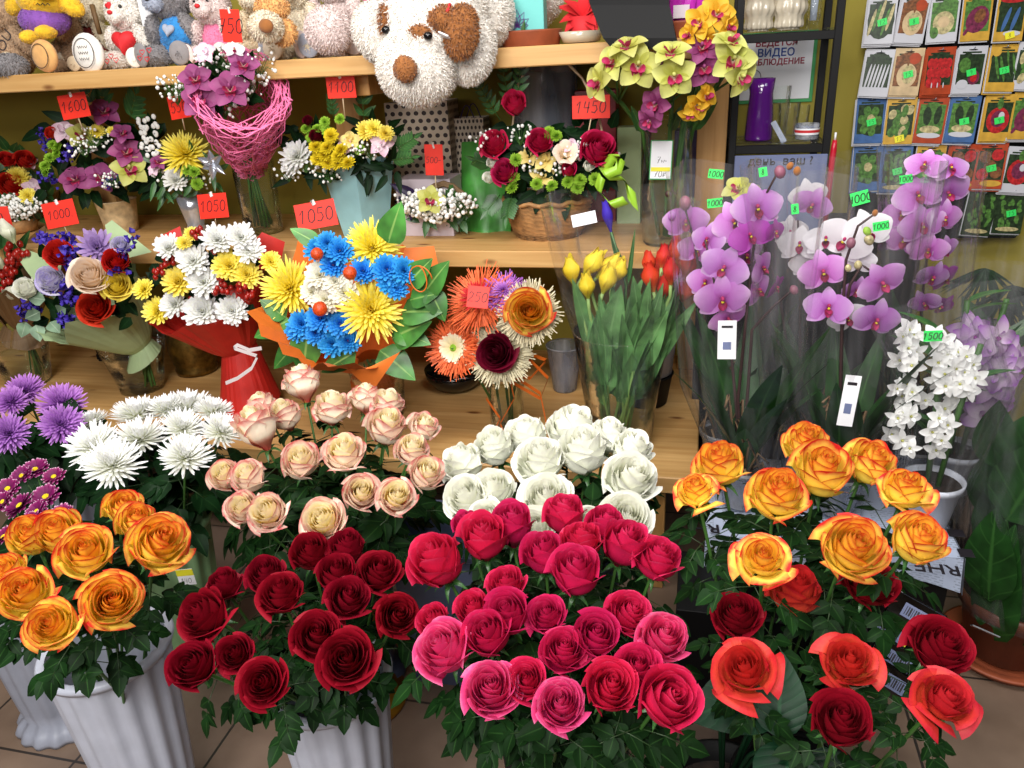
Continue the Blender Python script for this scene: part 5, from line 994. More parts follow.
# gift bags and boxes at the back
def carrier(x0, x1, y0, Yf, h, d, mat, label, name='gift_bag', yaw=0):
    p0, p1 = U(x0, y0, Y=Yf), U(x1, y0, Y=Yf); w = p1.x - p0.x; c = V(((p0.x + p1.x) / 2, Yf + d / 2, .91)); t = thing(name, label, 'gift bag', c); mb = MB(); T = Matrix.Rotation(RAD(yaw), 3, 'Z')
    def ring(k, z): return [c + T @ V((sx * w / 2 * k, sy * d / 2 * k, z)) for sx, sy in ((-1, -1), (1, -1), (1, 1), (-1, 1))]
    for i in range(4):
        a, b = ring(1, .001), ring(1, h); j = (i + 1) % 4; mb.grid([[a[i], a[j]], [b[i], b[j]]], 0)
    a = ring(1, .001); mb.fan(a[::-1], 0); flat(mb.build('bag', [mat], t))
    for sg in (-1, 1): mb = MB(); mb.tube([c + T @ V((lerp(-.25, .25, i / 8) * w, sg * d * .48, h - .01 + .05 * sin(pi * i / 8))) for i in range(9)], .002, 5); mb.build('handle', ['ribbon_purple'], t)
    return t
carrier(395, 455, 205, 2.50, .40, .12, 'dotted', 'beige gift bag with dark dots hanging below the plush dog face')
carrier(458, 488, 200, 2.56, .34, .08, 'dotted', 'narrower dotted gift bag behind the pink rose basket')
c = V((U(426, 200, Y=2.36).x, 2.36, .91)); t = thing('gift_box', 'pale lilac gift box tied with a dark purple ribbon', 'gift box', c); w = m_px(c, 56)
mb = MB(); mb.box(c + V((0, .04, .09)), (w, .12, .18)); flat(mb.build('box', ['box_lilac'], t)); mb = MB(); mb.box(c + V((0, .04, .09)), (w * 1.01, .122, .018), 0, Matrix.Rotation(.35, 3, 'Y'), .001)
for a, l in ((150, .09), (20, .07), (250, .08), (310, .09)): leaf(mb, c + V((-.02, -.03, .13)), V((cos(RAD(a)), -.3, sin(RAD(a)))), (0, -1, .3), l, .035, 0, .2, .3)
mb.build('ribbon', ['ribbon_purple'], t)
c = V((U(482, 200, Y=2.40).x, 2.40, .91)); w = m_px(c, 54); t = thing('foil_pack', 'flat green film package leaning behind the pink rose basket', 'package', c); rows = []
for i in range(9):
    v = i / 8; rows.append([c + V((w * (u - .5), .12 * v + .012 * sin(u * 9 + v * 4), .27 * v)) for u in [j / 8 for j in range(9)]])
mb = MB(); mb.grid(rows); rows2 = [[p + V((0, .012, 0)) for p in r] for r in rows]; mb.grid([r[::-1] for r in rows2]); mb.build('film', ['green_wrap'], t)
# rose basket, 1450
c = U(549, 234, Z=.91); Y = 2.26; r1 = m_px(c, 44); hd = [U(x, y, Y=2.3) for x, y in ((604, 178), (604, 140), (596, 105), (582, 78), (562, 58), (545, 53), (530, 62), (518, 85), (512, 130))]
woven(c, [(r1 * .72, 0), (r1 * .8, .02), (r1 * .92, .07), (r1, .115)], 'basket', 'flower_basket', 'woven basket of crimson roses and lime button flowers with a thin twig handle', 'flower arrangement', hd)
t = thing('basket_flowers', 'crimson roses, pale alstroemeria and lime buttons arranged in the woven basket', 'flower arrangement', c + V((0, 0, .1)))
bq(t, [(rose('rose_pink', 'cup', 0), 'rose', 516, 110, 28), (rose('rose_pink', 'open', 1), 'rose', 496, 147, 34), (rose('rose_pink', 'open', 0), 'rose', 540, 144, 30), (rose('rose_pink', 'half', 2), 'rose', 595, 153, 40), (rose('rose_pink', 'open', 2), 'rose', 506, 174, 30), (rose('rose_pink', 'cup', 1), 'rose', 568, 172, 18), (rose('rose_white', 'cup', 1), 'rose_bud', 494, 165, 14), (rose('rose_white', 'cup', 1), 'rose_bud', 491, 180, 14), (ALS, 'alstroemeria', 545, 158, 26), (ALS, 'alstroemeria', 542, 174, 28), (ALS, 'alstroemeria', 528, 154, 22), (TRU, 'lily', 565, 156, 26), (rose('rose_white', 'cup', 0), 'rose_bud', 588, 168, 14), (LIL, 'alstroemeria', 572, 144, 18)], Y - .04, c, .45, (550, 160), 90, .06)
buttons(t, ((595, 179), (580, 180), (577, 188), (512, 188), (537, 184), (514, 178), (556, 136), (549, 133), (552, 186), (516, 160), (568, 182)), Y - .04, 13, 'button_green'); gyps(t, ((485, 140), (560, 165), (575, 150), (520, 135), (535, 165), (605, 160)), Y - .02, .05, 34, 80); filler(t, 498, 612, 125, 198, Y, 110, .065, seed=35)
for x, y, a, l in ((500, 120, (-.5, -.1, .9), .16), (510, 110, (-.1, -.1, 1), .2), (518, 100, (.15, -.1, 1), .17), (492, 165, (-.8, -.2, .3), .05), (500, 195, (-.5, -.5, -.6), .06), (512, 195, (-.1, -.5, -.7), .07)): sprig1(t, U(x, y, Y=Y), V(a), l, 7, .036)
t2 = thing('ribbon_bow', 'shiny lime green ribbon bow tied on the basket rim', 'ribbon', U(606, 170, Y=2.2))
for pts, w in ((((604, 172), (612, 158), (622, 158), (618, 170), (606, 174)), .03), (((604, 174), (618, 174), (630, 186), (633, 205)), .05), (((602, 176), (598, 190), (612, 205), (626, 200)), .03)):
    rows = []
    for i, (x, y) in enumerate(pts): p = U(x, y, Y=2.2 - .01 * i); rows.append([p - V((w * .3, 0, -w * .35)), p + V((0, -.012, 0)), p + V((w * .3, 0, -w * .35))])
    mb = MB(); mb.grid(rows); mb.build('ribbon_loop', ['ribbon_green'], t2)
price_tag(591, 107, 38, 22, Y - .03, '1450', 'red 1450 price tag standing in the rose basket', 0, 0, 0, (585, 150))
# tall vase with cymbidiums
c = V((U(667, 180, Y=2.26).x, 2.26, .91)); vr = m_px(c, 24); zt_ = U(668, 118, Y=c.y).z - .91
gvs = glass_vase(c, [(vr * .85, 0), (vr * .95, .01), (vr * 1.02, zt_ * .4), (vr * .92, zt_ * .85), (vr * .96, zt_)], 'glass_vase', 'tall clear vase of green orchids with a white price card', water=.2)
pc = U(661, 160, Y=c.y - vr * 1.03); rt = face_rot(4, 8, -2); mb = MB(); k = dep(pc) / FPX; mb.box(pc, (20 * k, 36 * k, .001), 0, rt, .0004); mb.box(pc + rt @ V((0, -9 * k, .0006)), (19 * k, 4 * k, .001), 1, rt, .0002); mb.box(pc + rt @ V((0, 0, -.0008)), (22 * k, 38 * k, .0008), 2, rt, .0003); cd_ = flat(mb.build('price_card', ['paper_white', 'sticker_yellow', 'poster_green'], gvs))
mb = MB(); T0 = Matrix.Translation(pc + rt @ V((0, 0, .001))) @ rt.to_4x4()
for (dx, dy, tx, h) in ((0, 0, '7w', 6), (0, -13.5, '70p', 6)): ink(mb, T0 @ Matrix.Translation((dx * k, dy * k, 0)), tx, h * k, th=.001)
hw = mb.build('handwriting', ['ink'], gvs)
for nm, lab, me, rows in (('cymbidium', 'pale green orchid stalk in the tall vase, drooping left', CYG, ((600, 82, 40, (-.6, -.6, .1)), (614, 62, 40, (-.5, -.8, .4)), (638, 66, 46, (.1, -1, .1)), (628, 48, 40, (-.2, -.5, .9)))), ('cymbidium', 'yellow-green orchid stalk in the middle of the tall vase', CYG, ((674, 76, 44, (.1, -1, -.05)), (671, 54, 40, (0, -.6, .8)))), ('cymbidium', 'pale green orchid stalk in the tall vase, leaning right', CYG, ((733, 60, 46, (.15, -1, .1)), (739, 76, 40, (.6, -.7, -.2)), (729, 44, 40, (.3, -.4, .8)))), ('cymbidium', 'plum purple orchid stalk in the tall vase', CYP, ((702, 48, 36, (.1, -.9, .4)), (704, 68, 38, (.1, -1, 0)), (656, 104, 34, (-.3, -.8, 0)), (650, 120, 28, (-.3, -.6, -.3)), (655, 66, 26, (-.3, -.6, .3)))), ('cymbidium', 'golden yellow orchid stalk rising highest from the tall vase', CYO, ((717, 14, 36, (.1, -1, .2)), (700, 22, 34, (-.3, -.9, .1)), (728, 26, 28, (.6, -.6, 0)), (690, 34, 26, (-.6, -.6, .1)), (708, 38, 26, (0, -.8, -.4)), (697, 105, 30, (.4, -.8, -.1)), (705, 96, 28, (.6, -.6, .2)), (690, 112, 24, (0, -.8, -.5))))):
    f = c + V((R.uniform(-.02, .02), R.uniform(-.02, .02), .02)); s = thing(nm, lab, 'orchid', f); Yq = 2.07 - (.04 if 'green' in lab else 0) - (.02 if 'middle' in lab else 0); top = U(rows[0][0], rows[0][1], Y=Yq + .03); mid = V((lerp(f.x, top.x, .35), c.y, .91 + zt_ * .9)); mb = MB()
    mb.tube([f, lerp(f, mid, .5), mid, lerp(mid, top, .5) + V((0, 0, .01)), top], .006, 6)
    for (x, y, z, a) in rows:
        p = U(x, y, Y=Yq); sz = m_px(p, z); put(me, 'bloom', p, a, sz, R.uniform(-.4, .4), s); q = lerp(mid, top, .6); mb.tube([q, lerp(q, p + V((0, .03, 0)), .6), p], .003, 5)
    mb.build('stem', ['stem_green'], s)
    mb = MB(); leaf(mb, mid, top - mid + V((.05, 0, 0)), tocam(mid), .12, .03, 0, .1, .2); mb.build('leaf', ['leaf_mid'], s)
# goods behind the vase and the basket
c = U(545, 205, Z=.91); c.y = 2.6; c.x = U(545, 100, Y=2.6).x; c.z = .91; mb = MB(); z1 = U(545, 56, Y=2.6).z - .91; mb.lathe([(.10, 0), (.11, .01), (.105, z1 * .9), (.10, z1), (.098, z1), (.1, .02)], 30, 0, None, c, cap0=True); tag(mb.build('glass_jar', ['smoky']), 'large clear glass cylinder behind the rose basket handle', 'jar')
p = U(540, 130, Y=2.5); mb = MB(); mb.box((p.x, 2.52, .91 + .1), (.19, .06, .2)); t = thing('gift_bag', 'white and grey patterned paper bag behind the rose basket', 'gift bag', (p.x, 2.52, .91)); flat(mb.build('bag', [dots_mat('marbled', (190, 184, 184), (110, 104, 104), 7, 5, .34)], t))
p = U(597, 80, Y=2.6); z0 = U(597, 160, Y=2.6).z; mb = MB(); mb.box((p.x, 2.6, (.91 + 1.32) / 2), (.13, .1, .409)); tag(flat(mb.build('red_box', ['bag_red'])), 'tall dark red carton behind the 1450 price tag', 'box')
p = U(630, 150, Y=2.55); mb = MB(); mb.box((p.x, 2.55, .91 + .15), (.075, .06, .30)); tag(flat(mb.build('green_box', ['paper_green'])), 'pale green carton left of the tall orchid vase', 'box')
p = U(690, 160, Y=2.6); mb = MB(); mb.box((p.x, 2.62, .91 + .14), (.1, .08, .28)); tag(flat(mb.build('purple_box', ['ribbon_purple'])), 'dark purple carton behind the tall orchid vase', 'box')
plain('black_bag', (10, 10, 12), .5, nsc=9, bump=.25, spec=.15)
# ---------------------------------------------------------------- soft toys and goods on the top shelf
ZT = 1.455
def fur(mb, c, r, n, L, m, rnd, rot=None, w=.0016, down=.25):
    c = V(c); r = V(r) if not isinstance(r, (int, float)) else V((r, r, r))
    for i in range(n):
        d = V((rnd.gauss(0, 1), rnd.gauss(0, 1), rnd.gauss(0, 1))).normalized(); p = V((d.x * r.x, d.y * r.y, d.z * r.z)); nn = V((d.x / r.x, d.y / r.y, d.z / r.z)).normalized()
        if rot: p = rot @ p; nn = rot @ nn
        t = nn.cross(V((rnd.uniform(-1, 1), rnd.uniform(-1, 1), rnd.uniform(-1, 1)))).normalized(); l = L * rnd.uniform(.5, 1.1)
        a = c + p * .99; b = a + nn * l * .55 + t * l * .25; e = b + nn * l * .35 + t * l * .35 - V((0, 0, l * down)); s = nn.cross(t).normalized() * w
        mb.grid([[a - s, a + s], [b - s * .7, b + s * .7], [e, e + s * .15]], m)
def blob(root, name, c, r, mat, rnd, fl=.008, n=None, rot=None, par=None, dens=1.0, nz=.03):
    """one stuffed piece with its pile"""
    mb = MB(); r = V(r) if not isinstance(r, (int, float)) else V((r, r, r)); mb.ell(c, r, 20, 14, 0, rot, nz, rnd)
    ar = 4 * pi * ((r.x * r.y + r.x * r.z + r.y * r.z) / 3)
    if fl: fur(mb, c, r, n or int(min(7000, ar * 70000 * dens)), fl, 0, rnd, rot)
    o0 = root.location
    for p in mb.v: p -= o0
    o = bpy.data.objects.new(name, mb.data(name, [mat])); COL.objects.link(o); o.parent = par or root
    return o
def sub(root, par, mb, name, mats):
    for p in mb.v: p -= root.location
    o = bpy.data.objects.new(name, mb.data(name, mats)); COL.objects.link(o); o.parent = par; return o
def heart(mb, T, s, m=0, th=.004):
    pts = [V((16 * sin(a) ** 3, 13 * cos(a) - 5 * cos(2 * a) - 2 * cos(3 * a) - cos(4 * a), 0)) * (s / 32) for a in [2 * pi * i / 28 for i in range(28)]]
    rows = [[T @ (p + V((0, 0, -th))) for p in pts], [T @ p for p in pts], [T @ (p * .85 + V((0, 0, th))) for p in pts], [T @ (p * .45 + V((0, 0, th * 1.6))) for p in pts], [T @ (p * .02 + V((0, 0, th * 1.8))) for p in pts]]
    mb.grid(rows, m, True)
def sit_bear(px, Yb, Hpx, mat, label, name='teddy_bear', muzzle=None, sole=None, shirt=None, ears=1, tilt=0, seed=0, lean=0, heart_sz=0, feet=True, zoff=0, patch=None, nose='eye_black', fl=.007, dz=0, leg_out=.6, arms=True, head_dx=0):
    """seated plush: base of the bottom at px on the shelf, about Hpx photo pixels tall"""
    b = U(px + 13, 70, Y=Yb); b = V((b.x, Yb, ZT + zoff)); h = m_px(b, Hpx); rnd = random.Random(seed); t = thing(name, label, 'soft toy', b, 'soft toys along the top shelf'); q = lambda x, y, z: b + V((x * h, y * h, z * h))
    body = blob(t, 'body', q(lean * .1, 0, .24), (.2 * h, .17 * h, .25 * h), shirt or mat, rnd, fl if not shirt else .003)
    hc = q(lean * .25 + head_dx, -.05, .62); hd = blob(t, 'head', hc, (.225 * h, .2 * h, .2 * h), mat, rnd, fl)
    mz = blob(t, 'muzzle', hc + V((tilt * .05 * h, -.18 * h, -.05 * h)), (.105 * h, .09 * h, .08 * h), muzzle or mat, rnd, fl * .6, par=hd)
    mb = MB(); mb.ell(hc + V((tilt * .05 * h, -.27 * h, -.015 * h)), (.034 * h, .024 * h, .024 * h), 10, 7); sub(t, hd, mb, 'nose', [nose])
    for s in (-1, 1):
        mb = MB(); mb.ell(hc + V((s * .085 * h, -.178 * h, .045 * h)), .022 * h, 10, 7); sub(t, hd, mb, 'eye', ['eye_black'])
        if ears: blob(t, 'ear', hc + V((s * .18 * h, .0, .17 * h)), (.075 * h, .04 * h, .075 * h), mat, rnd, fl * .8, par=hd)
        if arms: blob(t, 'arm', q(s * .21 + lean * .1, -.1, .33), (.07 * h, .09 * h, .155 * h), mat, rnd, fl, rot=Matrix.Rotation(s * -.35, 3, 'Y') @ Matrix.Rotation(.4, 3, 'X'))
        if feet:
            lg = blob(t, 'leg', q(s * .16, -.2, .1), (.095 * h, .2 * h, .098 * h), mat, rnd, fl, rot=Matrix.Rotation(s * leg_out * .5, 3, 'Z'))
            fc = q(s * (.16 + .09 * leg_out), -.36, .115); mb = MB(); mb.ell(fc, (.098 * h, .03 * h, .11 * h), 16, 10, 0, Matrix.Rotation(s * leg_out * .5, 3, 'Z')); sub(t, lg, mb, 'foot_sole', [sole or mat])
    return t, b, h, q
W_ = 'soft toys along the top shelf'
YT = 2.33
def outline(root, c, rx, rz, mat='thread', yaw=0, th=.0012, name='stitched_ring', squig=0):
    mb = MB(); T = Matrix.Translation(c) @ face_rot(yaw, 5, 0).to_4x4(); pts = [T @ V((rx * cos(a), rz * sin(a), .002)) for a in [2 * pi * i / 24 for i in range(25)]]; mb.tube(pts, th, 4)
    for k in range(squig):
        yy = rz * (.4 - .4 * k); mb.tube([T @ V((rx * (-.5 + i * .12), yy + rz * .08 * (-1) ** i, .003)) for i in range(9)], th * .8, 4)
    return mb.build(name, [mat], root)
t, b, h, q = sit_bear(8, 2.36, 92, 'fur_tan', 'big tan bear at the left end with stitched letters on its sole', sole='fur_beige', muzzle='fur_beige', seed=1)
o = lettering(t, 'YOU', U(3, 45, Y=2.16), face_rot(0, 10, 50), .045, 'thread')
blob(t, 'paw', U(10, 66, Y=2.17) , (.05, .05, .035), 'fur_grey', random.Random(4))
t, b, h, q = sit_bear(66, 2.36, 62, 'fur_tan', 'tan bear with stitched soles facing out, under the yellow chick', sole='fur_beige', muzzle='fur_beige', seed=2, leg_out=.9)
for (x, y, rx, m, sq) in ((42, 56, .036, 'fur_peach', 0), (86, 53, .043, 'fur_white', 3)):
    c = U(x, y, Y=2.155); mb = MB(); mb.ell(c + V((0, .01, 0)), (rx * 1.25, .02, rx * 1.3), 16, 10); o = mb.build('foot', [m], t); outline(t, c - V((0, .008, 0)), rx * .8, rx * .95, squig=sq)
# yellow chick with purple trousers
b = U(44, 38, Y=2.24); t = thing('plush_chick', 'yellow plush chick in purple trousers perched on the tan bear', 'soft toy', b, W_); rnd = random.Random(6); k = dep(b) / FPX; P = lambda x, y, dy=0: U(x, y, Y=2.24 + dy)
blob(t, 'body', P(44, -4), (.085, .07, .065), 'plush_yellow', rnd, .003); tr = blob(t, 'trousers', P(45, 20), (.078, .065, .048), 'plush_purple', rnd, .003)
for s, x, y in ((-1, 18, 2), (1, 69, 4)): blob(t, 'wing', P(x, y), (.05, .03, .028), 'plush_yellow', rnd, .003, rot=Matrix.Rotation(s * .6, 3, 'Y'))
for x, y in ((31, 37), (46, 32)): blob(t, 'foot', P(x, y, -.05), (.022, .04, .02), 'plush_yellow', rnd, .002)
mb = MB(); c = P(44, -8, -.07); mb.ell(c, (.03, .04, .02), 12, 8); mb.build('beak', ['ribbon_orange'], t)
mb = MB()
for i in range(3): c = P(36 + i * 5, 5, -.067); mb.tube([c, c + V((.008, -.001, .004)), c + V((.014, 0, -.002))], .0015, 4)
mb.build('belly_stitch', ['thread'], t)
t, b, h, q = sit_bear(90, 2.45, 92, 'fur_cream', 'cream bear in a maroon jumper behind the white heart bear', shirt='cloth_maroon', seed=7, muzzle='fur_beige')
mb = MB(); mb.tube([U(92, 5, Y=2.33), U(96, 20, Y=2.32), U(100, 34, Y=2.33)], .008, 6); mb.build('scarf', ['paper_brown'], t)
t, b, h, q = sit_bear(128, 2.34, 82, 'fur_white', 'white bear holding a red heart with heart prints on its feet', seed=8, sole='fur_white', muzzle='fur_white', nose='felt_red', dz=0, leg_out=.7)
mb = MB(); T = Matrix.Translation(q(0, -.2, .30)) @ face_rot(0, 15, 0).to_4x4(); heart(mb, T, .30 * h, 0, .012); mb.build('heart', ['felt_red'], t)
mb = MB(); T = Matrix.Translation(q(-.06, -.245, .68)) @ face_rot(-10, 5, 20).to_4x4(); heart(mb, T, .09 * h, 0, .003); mb.build('eye_heart', ['felt_red'], t)
for x, y in ((111, 56), (116, 60), (107, 61), (142, 52), (149, 50), (140, 58), (147, 59)):
    mb = MB(); p = U(x, y, Y=2.175); T = Matrix.Translation(p) @ face_rot(0, 10, 0).to_4x4(); pts = [T @ (V((16 * sin(a) ** 3, 13 * cos(a) - 5 * cos(2 * a) - 2 * cos(3 * a) - cos(4 * a), 0)) * .0005) for a in [2 * pi * i / 18 for i in range(19)]]; mb.tube(pts, .0012, 4); mb.build('foot_heart', ['felt_red'], t)
t, b, h, q = sit_bear(173, 2.34, 98, 'fur_grey', 'grey bear in a bright blue shirt beside the white heart bear', shirt='plush_blue', muzzle='muzzle_grey', seed=9, tilt=-1, lean=.1, head_dx=-.02)
blob(t, 'shirt_front', q(.06, -.09, .3), (.19 * h, .13 * h, .16 * h), 'plush_blue', random.Random(2), .003)
mb = MB(); T = Matrix.Translation(q(.05, -.235, .33)) @ face_rot(0, 15, -10).to_4x4(); heart(mb, T, .13 * h, 0, .004); mb.build('chest_heart', ['muzzle_grey'], t)
mb = MB(); mb.box(q(-.22, -.1, .52), (.06, .003, .09), 0, None, .001); flat(mb.build('paper_label', ['paper_white'], t))
t, b, h, q = sit_bear(212, 2.34, 84, 'fur_rose', 'small white bear with a pink belly behind the 750 tag', shirt='plush_pink', seed=10, nose='felt_red')
# row continuing right
t, b, h, q = sit_bear(262, 2.34, 96, 'fur_beige', 'beige plush dog with a brown nose right of the 750 tag', name='plush_dog', muzzle='fur_cream', seed=11, nose='nose_brown', sole='fur_cream', head_dx=0)
blob(t, 'muzzle', U(266, 27, Y=2.12), (.045, .05, .04), 'fur_cream', random.Random(3)); mb = MB(); mb.ell(U(266, 26, Y=2.065), (.022, .012, .018), 12, 8); mb.build('nose', ['nose_brown'], t)
t, b, h, q = sit_bear(296, 2.36, 104, 'fur_cream', 'cream bear with peach patches and a greyish paw, beside the pale round-footed bear', seed=12, sole='muzzle_grey', muzzle='fur_cream')
blob(t, 'belly_patch', U(283, 32, Y=2.16), (.04, .02, .035), 'fur_peach', random.Random(5)); blob(t, 'belly_patch', U(272, 8, Y=2.16), (.05, .03, .03), 'fur_peach', random.Random(6))
t, b, h, q = sit_bear(335, 2.38, 112, 'fur_rose', 'pale pinkish bear with a round foot, left of the big plush dog', seed=13, sole='fur_rose', leg_out=.9)
blob(t, 'foot', U(329, 30, Y=2.16), (.065, .06, .06), 'fur_rose', random.Random(7))
mb = MB(); rnd = random.Random(8)
for i in range(30): mb.tube([U(372, 2, Y=2.28), U(372 + rnd.uniform(-14, 24), rnd.uniform(-6, 14), Y=2.26 + rnd.uniform(-.03, .03))], .004, 4)
tag(mb.build('ribbon_tuft', ['plush_pink']), 'tuft of pink ribbon behind the big plush dog', 'ribbon')
# the big dog lying over the shelf edge
Yd = 2.12; o = U(440, 40, Y=Yd); t = thing('plush_dog', 'big white plush dog with brown ear and eye patches, head hanging over the shelf edge', 'soft toy', V((o.x, 2.3, ZT)), W_); rnd = random.Random(15); k = m_px(o, 1); P = lambda x, y, Y: U(x, y, Y=Y)
blob(t, 'body', V((o.x + .04, 2.44, ZT + .14)), (.24, .2, .135), 'fur_white', rnd, .009, dens=.5)
hd = blob(t, 'head', P(430, 14, 2.10), (.155, .13, .125), 'fur_white', rnd, .009, dens=1.2)
mz = blob(t, 'muzzle', P(418, 66, 2.03), (.105, .105, .098), 'fur_white', rnd, .009, dens=1.3, par=hd); mz2 = blob(t, 'jowl', P(422, 48, 2.03), (.092, .09, .08), 'fur_white', rnd, .009, dens=1.3, par=hd)
blob(t, 'nose', P(405, 69, 1.915), (.029, .022, .03), 'nose_brown', rnd, .004, par=mz)
blob(t, 'eye_patch', P(419, 33, 1.965), (.032, .02, .018), 'nose_brown', rnd, .007, par=hd); mb = MB(); mb.ell(P(428, 36, 1.945), (.012, .01, .01), 10, 7); sub(t, hd, mb, 'eye', ['eye_black'])
mb = MB(); mb.ell(P(386, 30, 1.985), (.012, .01, .01), 10, 7); sub(t, hd, mb, 'eye', ['eye_black'])
blob(t, 'ear', P(461, 32, 1.98), (.042, .03, .062), 'nose_brown', rnd, .009, rot=Matrix.Rotation(.25, 3, 'Y'), par=hd); blob(t, 'ear', P(444, 19, 1.985), (.04, .03, .03), 'nose_brown', rnd, .009, par=hd); blob(t, 'ear', P(390, 14, 2.02), (.026, .03, .05), 'nose_brown', rnd, .009, rot=Matrix.Rotation(.35, 3, 'Y'), par=hd)
blob(t, 'paw', P(377, 33, 2.09), (.058, .07, .075), 'fur_white', rnd, .009, rot=Matrix.Rotation(-.3, 3, 'Y')); blob(t, 'paw', P(470, 50, 2.08), (.065, .06, .085), 'fur_white', rnd, .009, rot=Matrix.Rotation(.3, 3, 'Y')); blob(t, 'leg', P(480, 14, 2.2), (.09, .1, .09), 'fur_white', rnd, .009)
mb = MB(); mb.box(P(445, 36, 1.95), (.028, .004, .03), 0, face_rot(0, 20, -25), .001); flat(mb.build('care_tag', ['paper_white'], t)); mb = MB(); mb.tube([P(447, 12, 1.96), P(450, 4, 1.98)], .004, 5); mb.build('collar_thread', ['felt_red'], t)
# framed lotus picture in a terracotta tray, gift bag, purple pack, small white dish
def tray(x, w_px, label, y=30, Y=2.26):
    p = U(x, y, Y=Y); w = m_px(p, w_px); c = V((p.x, Y, ZT)); mb = MB()
    mb.lathe([(.9, 0), (.92, .002), (1.0, .035), (1.02, .038), (.98, .04), (.9, .008)], 30, 0, None, (0, 0, 0), cap0=True)
    for v in mb.v: v.x = v.x * w / 2 + c.x; v.y = v.y * .075 + c.y; v.z += c.z
    return tag(mb.build('saucer', ['terracotta']), label, 'saucer', 'terracotta saucers on the top shelf')
tray(529, 66, 'terracotta saucer under the turquoise picture'); tray(682, 54, 'terracotta saucer under the purple foil pack')
c = U(523, 24, Y=2.28); t = thing('picture_box', 'turquoise gift box printed with a purple lotus flower', 'gift box', V((c.x, 2.28, ZT + .012))); w = m_px(c, 46); mb = MB(); mb.box((c.x, 2.28, ZT + .012 + .09), (w, .05, .18)); flat(mb.build('box', ['box_teal'], t))
mb = MB(); o = V((c.x - .01, 2.2535, ZT + .05)); T = Matrix.Translation(o) @ face_rot(0, 0, 0).to_4x4()
for a, l in ((90, .042), (60, .04), (120, .04), (30, .036), (150, .036), (5, .03), (175, .03)):
    d = V((cos(RAD(a)), sin(RAD(a)), 0)); s = V((-d.y, d.x, 0)); mb.tube([T @ p for p in (V((0, 0, 0)), d * l * .5 + s * .009, d * l, d * l * .5 - s * .009, V((0, 0, 0)))], .0011, 4)
mb.tube([T @ V((.02 * i, -.012 + .003 * sin(i * 2), 0)) for i in range(-2, 4)], .001, 4); mb.build('lotus_print', ['print_purple'], t)
c = U(580, 26, Y=2.24); mb = MB(); mb.lathe([(.03, 0), (.05, .004), (.062, .03), (.058, .03), (.04, .006)], 26, 0, None, V((c.x, 2.26, ZT)), cap0=True); tag(mb.build('white_dish', ['ceramic']), 'small white dish left of the black gift bag', 'dish')
p = U(583, 4, Y=2.4); rnd = random.Random(3); mb = MB()
for i in range(14): leaf(mb, V((p.x, 2.4, ZT + .07)), V((rnd.uniform(-1, 1), -.5, rnd.uniform(-.2, 1))), V((0, -1, 1)), .07, .04, 0, .4, .3)
mb.lathe([(.03, 0), (.04, .005), (.045, .07), (.04, .07), (.03, .01)], 20, 0, None, V((p.x, 2.4, ZT)), cap0=True); tag(mb.build('red_rosette', ['felt_red']), 'red paper rosette behind the white dish', 'decoration')
# glossy black bag leaning over the edge
t = thing('gift_bag', 'glossy black gift bag hanging over the top shelf edge', 'gift bag', U(630, 40, Y=2.2)); mb = MB(); rows = []
for (x0, x1, y, Y) in ((612, 680, 49, 2.075), (603, 676, 38, 2.075), (590, 669, 5, 2.10), (582, 668, -25, 2.13)): 
    a, b_ = U(x0, y, Y=Y), U(x1, y, Y=Y); rows.append([a, lerp(a, b_, .33), lerp(a, b_, .66), b_, b_ + V((0, .05, 0)), a + V((0, .05, 0)), a])
mb.grid(rows); mb.fan(rows[0][:6][::-1]); flat(mb.build('bag', ['black_bag'], t))
c = U(682, 14, Y=2.26); t = thing('foil_pack', 'shiny purple foil pack standing in a terracotta saucer', 'package', V((c.x, 2.26, ZT + .01))); mb = MB(); rnd = random.Random(5)
mb.lathe([(.03, .0), (.055, .01), (.06, .05), (.056, .085), (.03, .1), (.05, .13)], 24, 0, lambda a, i: 1 + .1 * sin(5 * a + i * 6) + .05 * sin(11 * a), V((c.x, 2.26, ZT + .01)), cap0=True); flat(mb.build('pack', ['foil_purple'], t)); mb = MB(); mb.box((c.x + .0, 2.19, ZT + .06), (.04, .002, .03), 0, None, .0005); flat(mb.build('sticker', ['box_lilac'], t))
# ---------------------------------------------------------------- black rack with glass shelves, right of the pine rack
YR = 2.36; xa, xb = U(732, 150, Y=YR).x, U(826, 146, Y=YR).x; zl, zu = U(780, 149, Y=YR).z, U(785, 37, Y=YR).z; YB = 2.60
t = thing('display_rack', 'black metal rack with glass shelves between the pine rack and the seed packets', 'rack', ((xa + xb) / 2, (YR + YB) / 2, 0))
for x in (xa, xb):
    for y in (YR, YB): mb = MB(); mb.box((x, y, 1.41), (.02, .02, .98)); flat(mb.build('post', ['black'], t))
for z in (zl, zu):
    for y in (YR, YB): mb = MB(); mb.box(((xa + xb) / 2, y, z), (xb - xa, .016, .022)); flat(mb.build('rail', ['black'], t))
    for x in (xa, xb): mb = MB(); mb.box((x, (YR + YB) / 2, z), (.016, YB - YR, .018)); flat(mb.build('rail', ['black'], t))
    mb = MB(); mb.box(((xa + xb) / 2, (YR + YB) / 2, z + .014), (xb - xa - .01, YB - YR - .01, .006)); flat(mb.build('glass_shelf', ['glass'], t))
def on(x, z, y): p = U(x, 100, Y=y); return V((p.x, y, z))
ZU, ZL = zu + .018, zl + .018
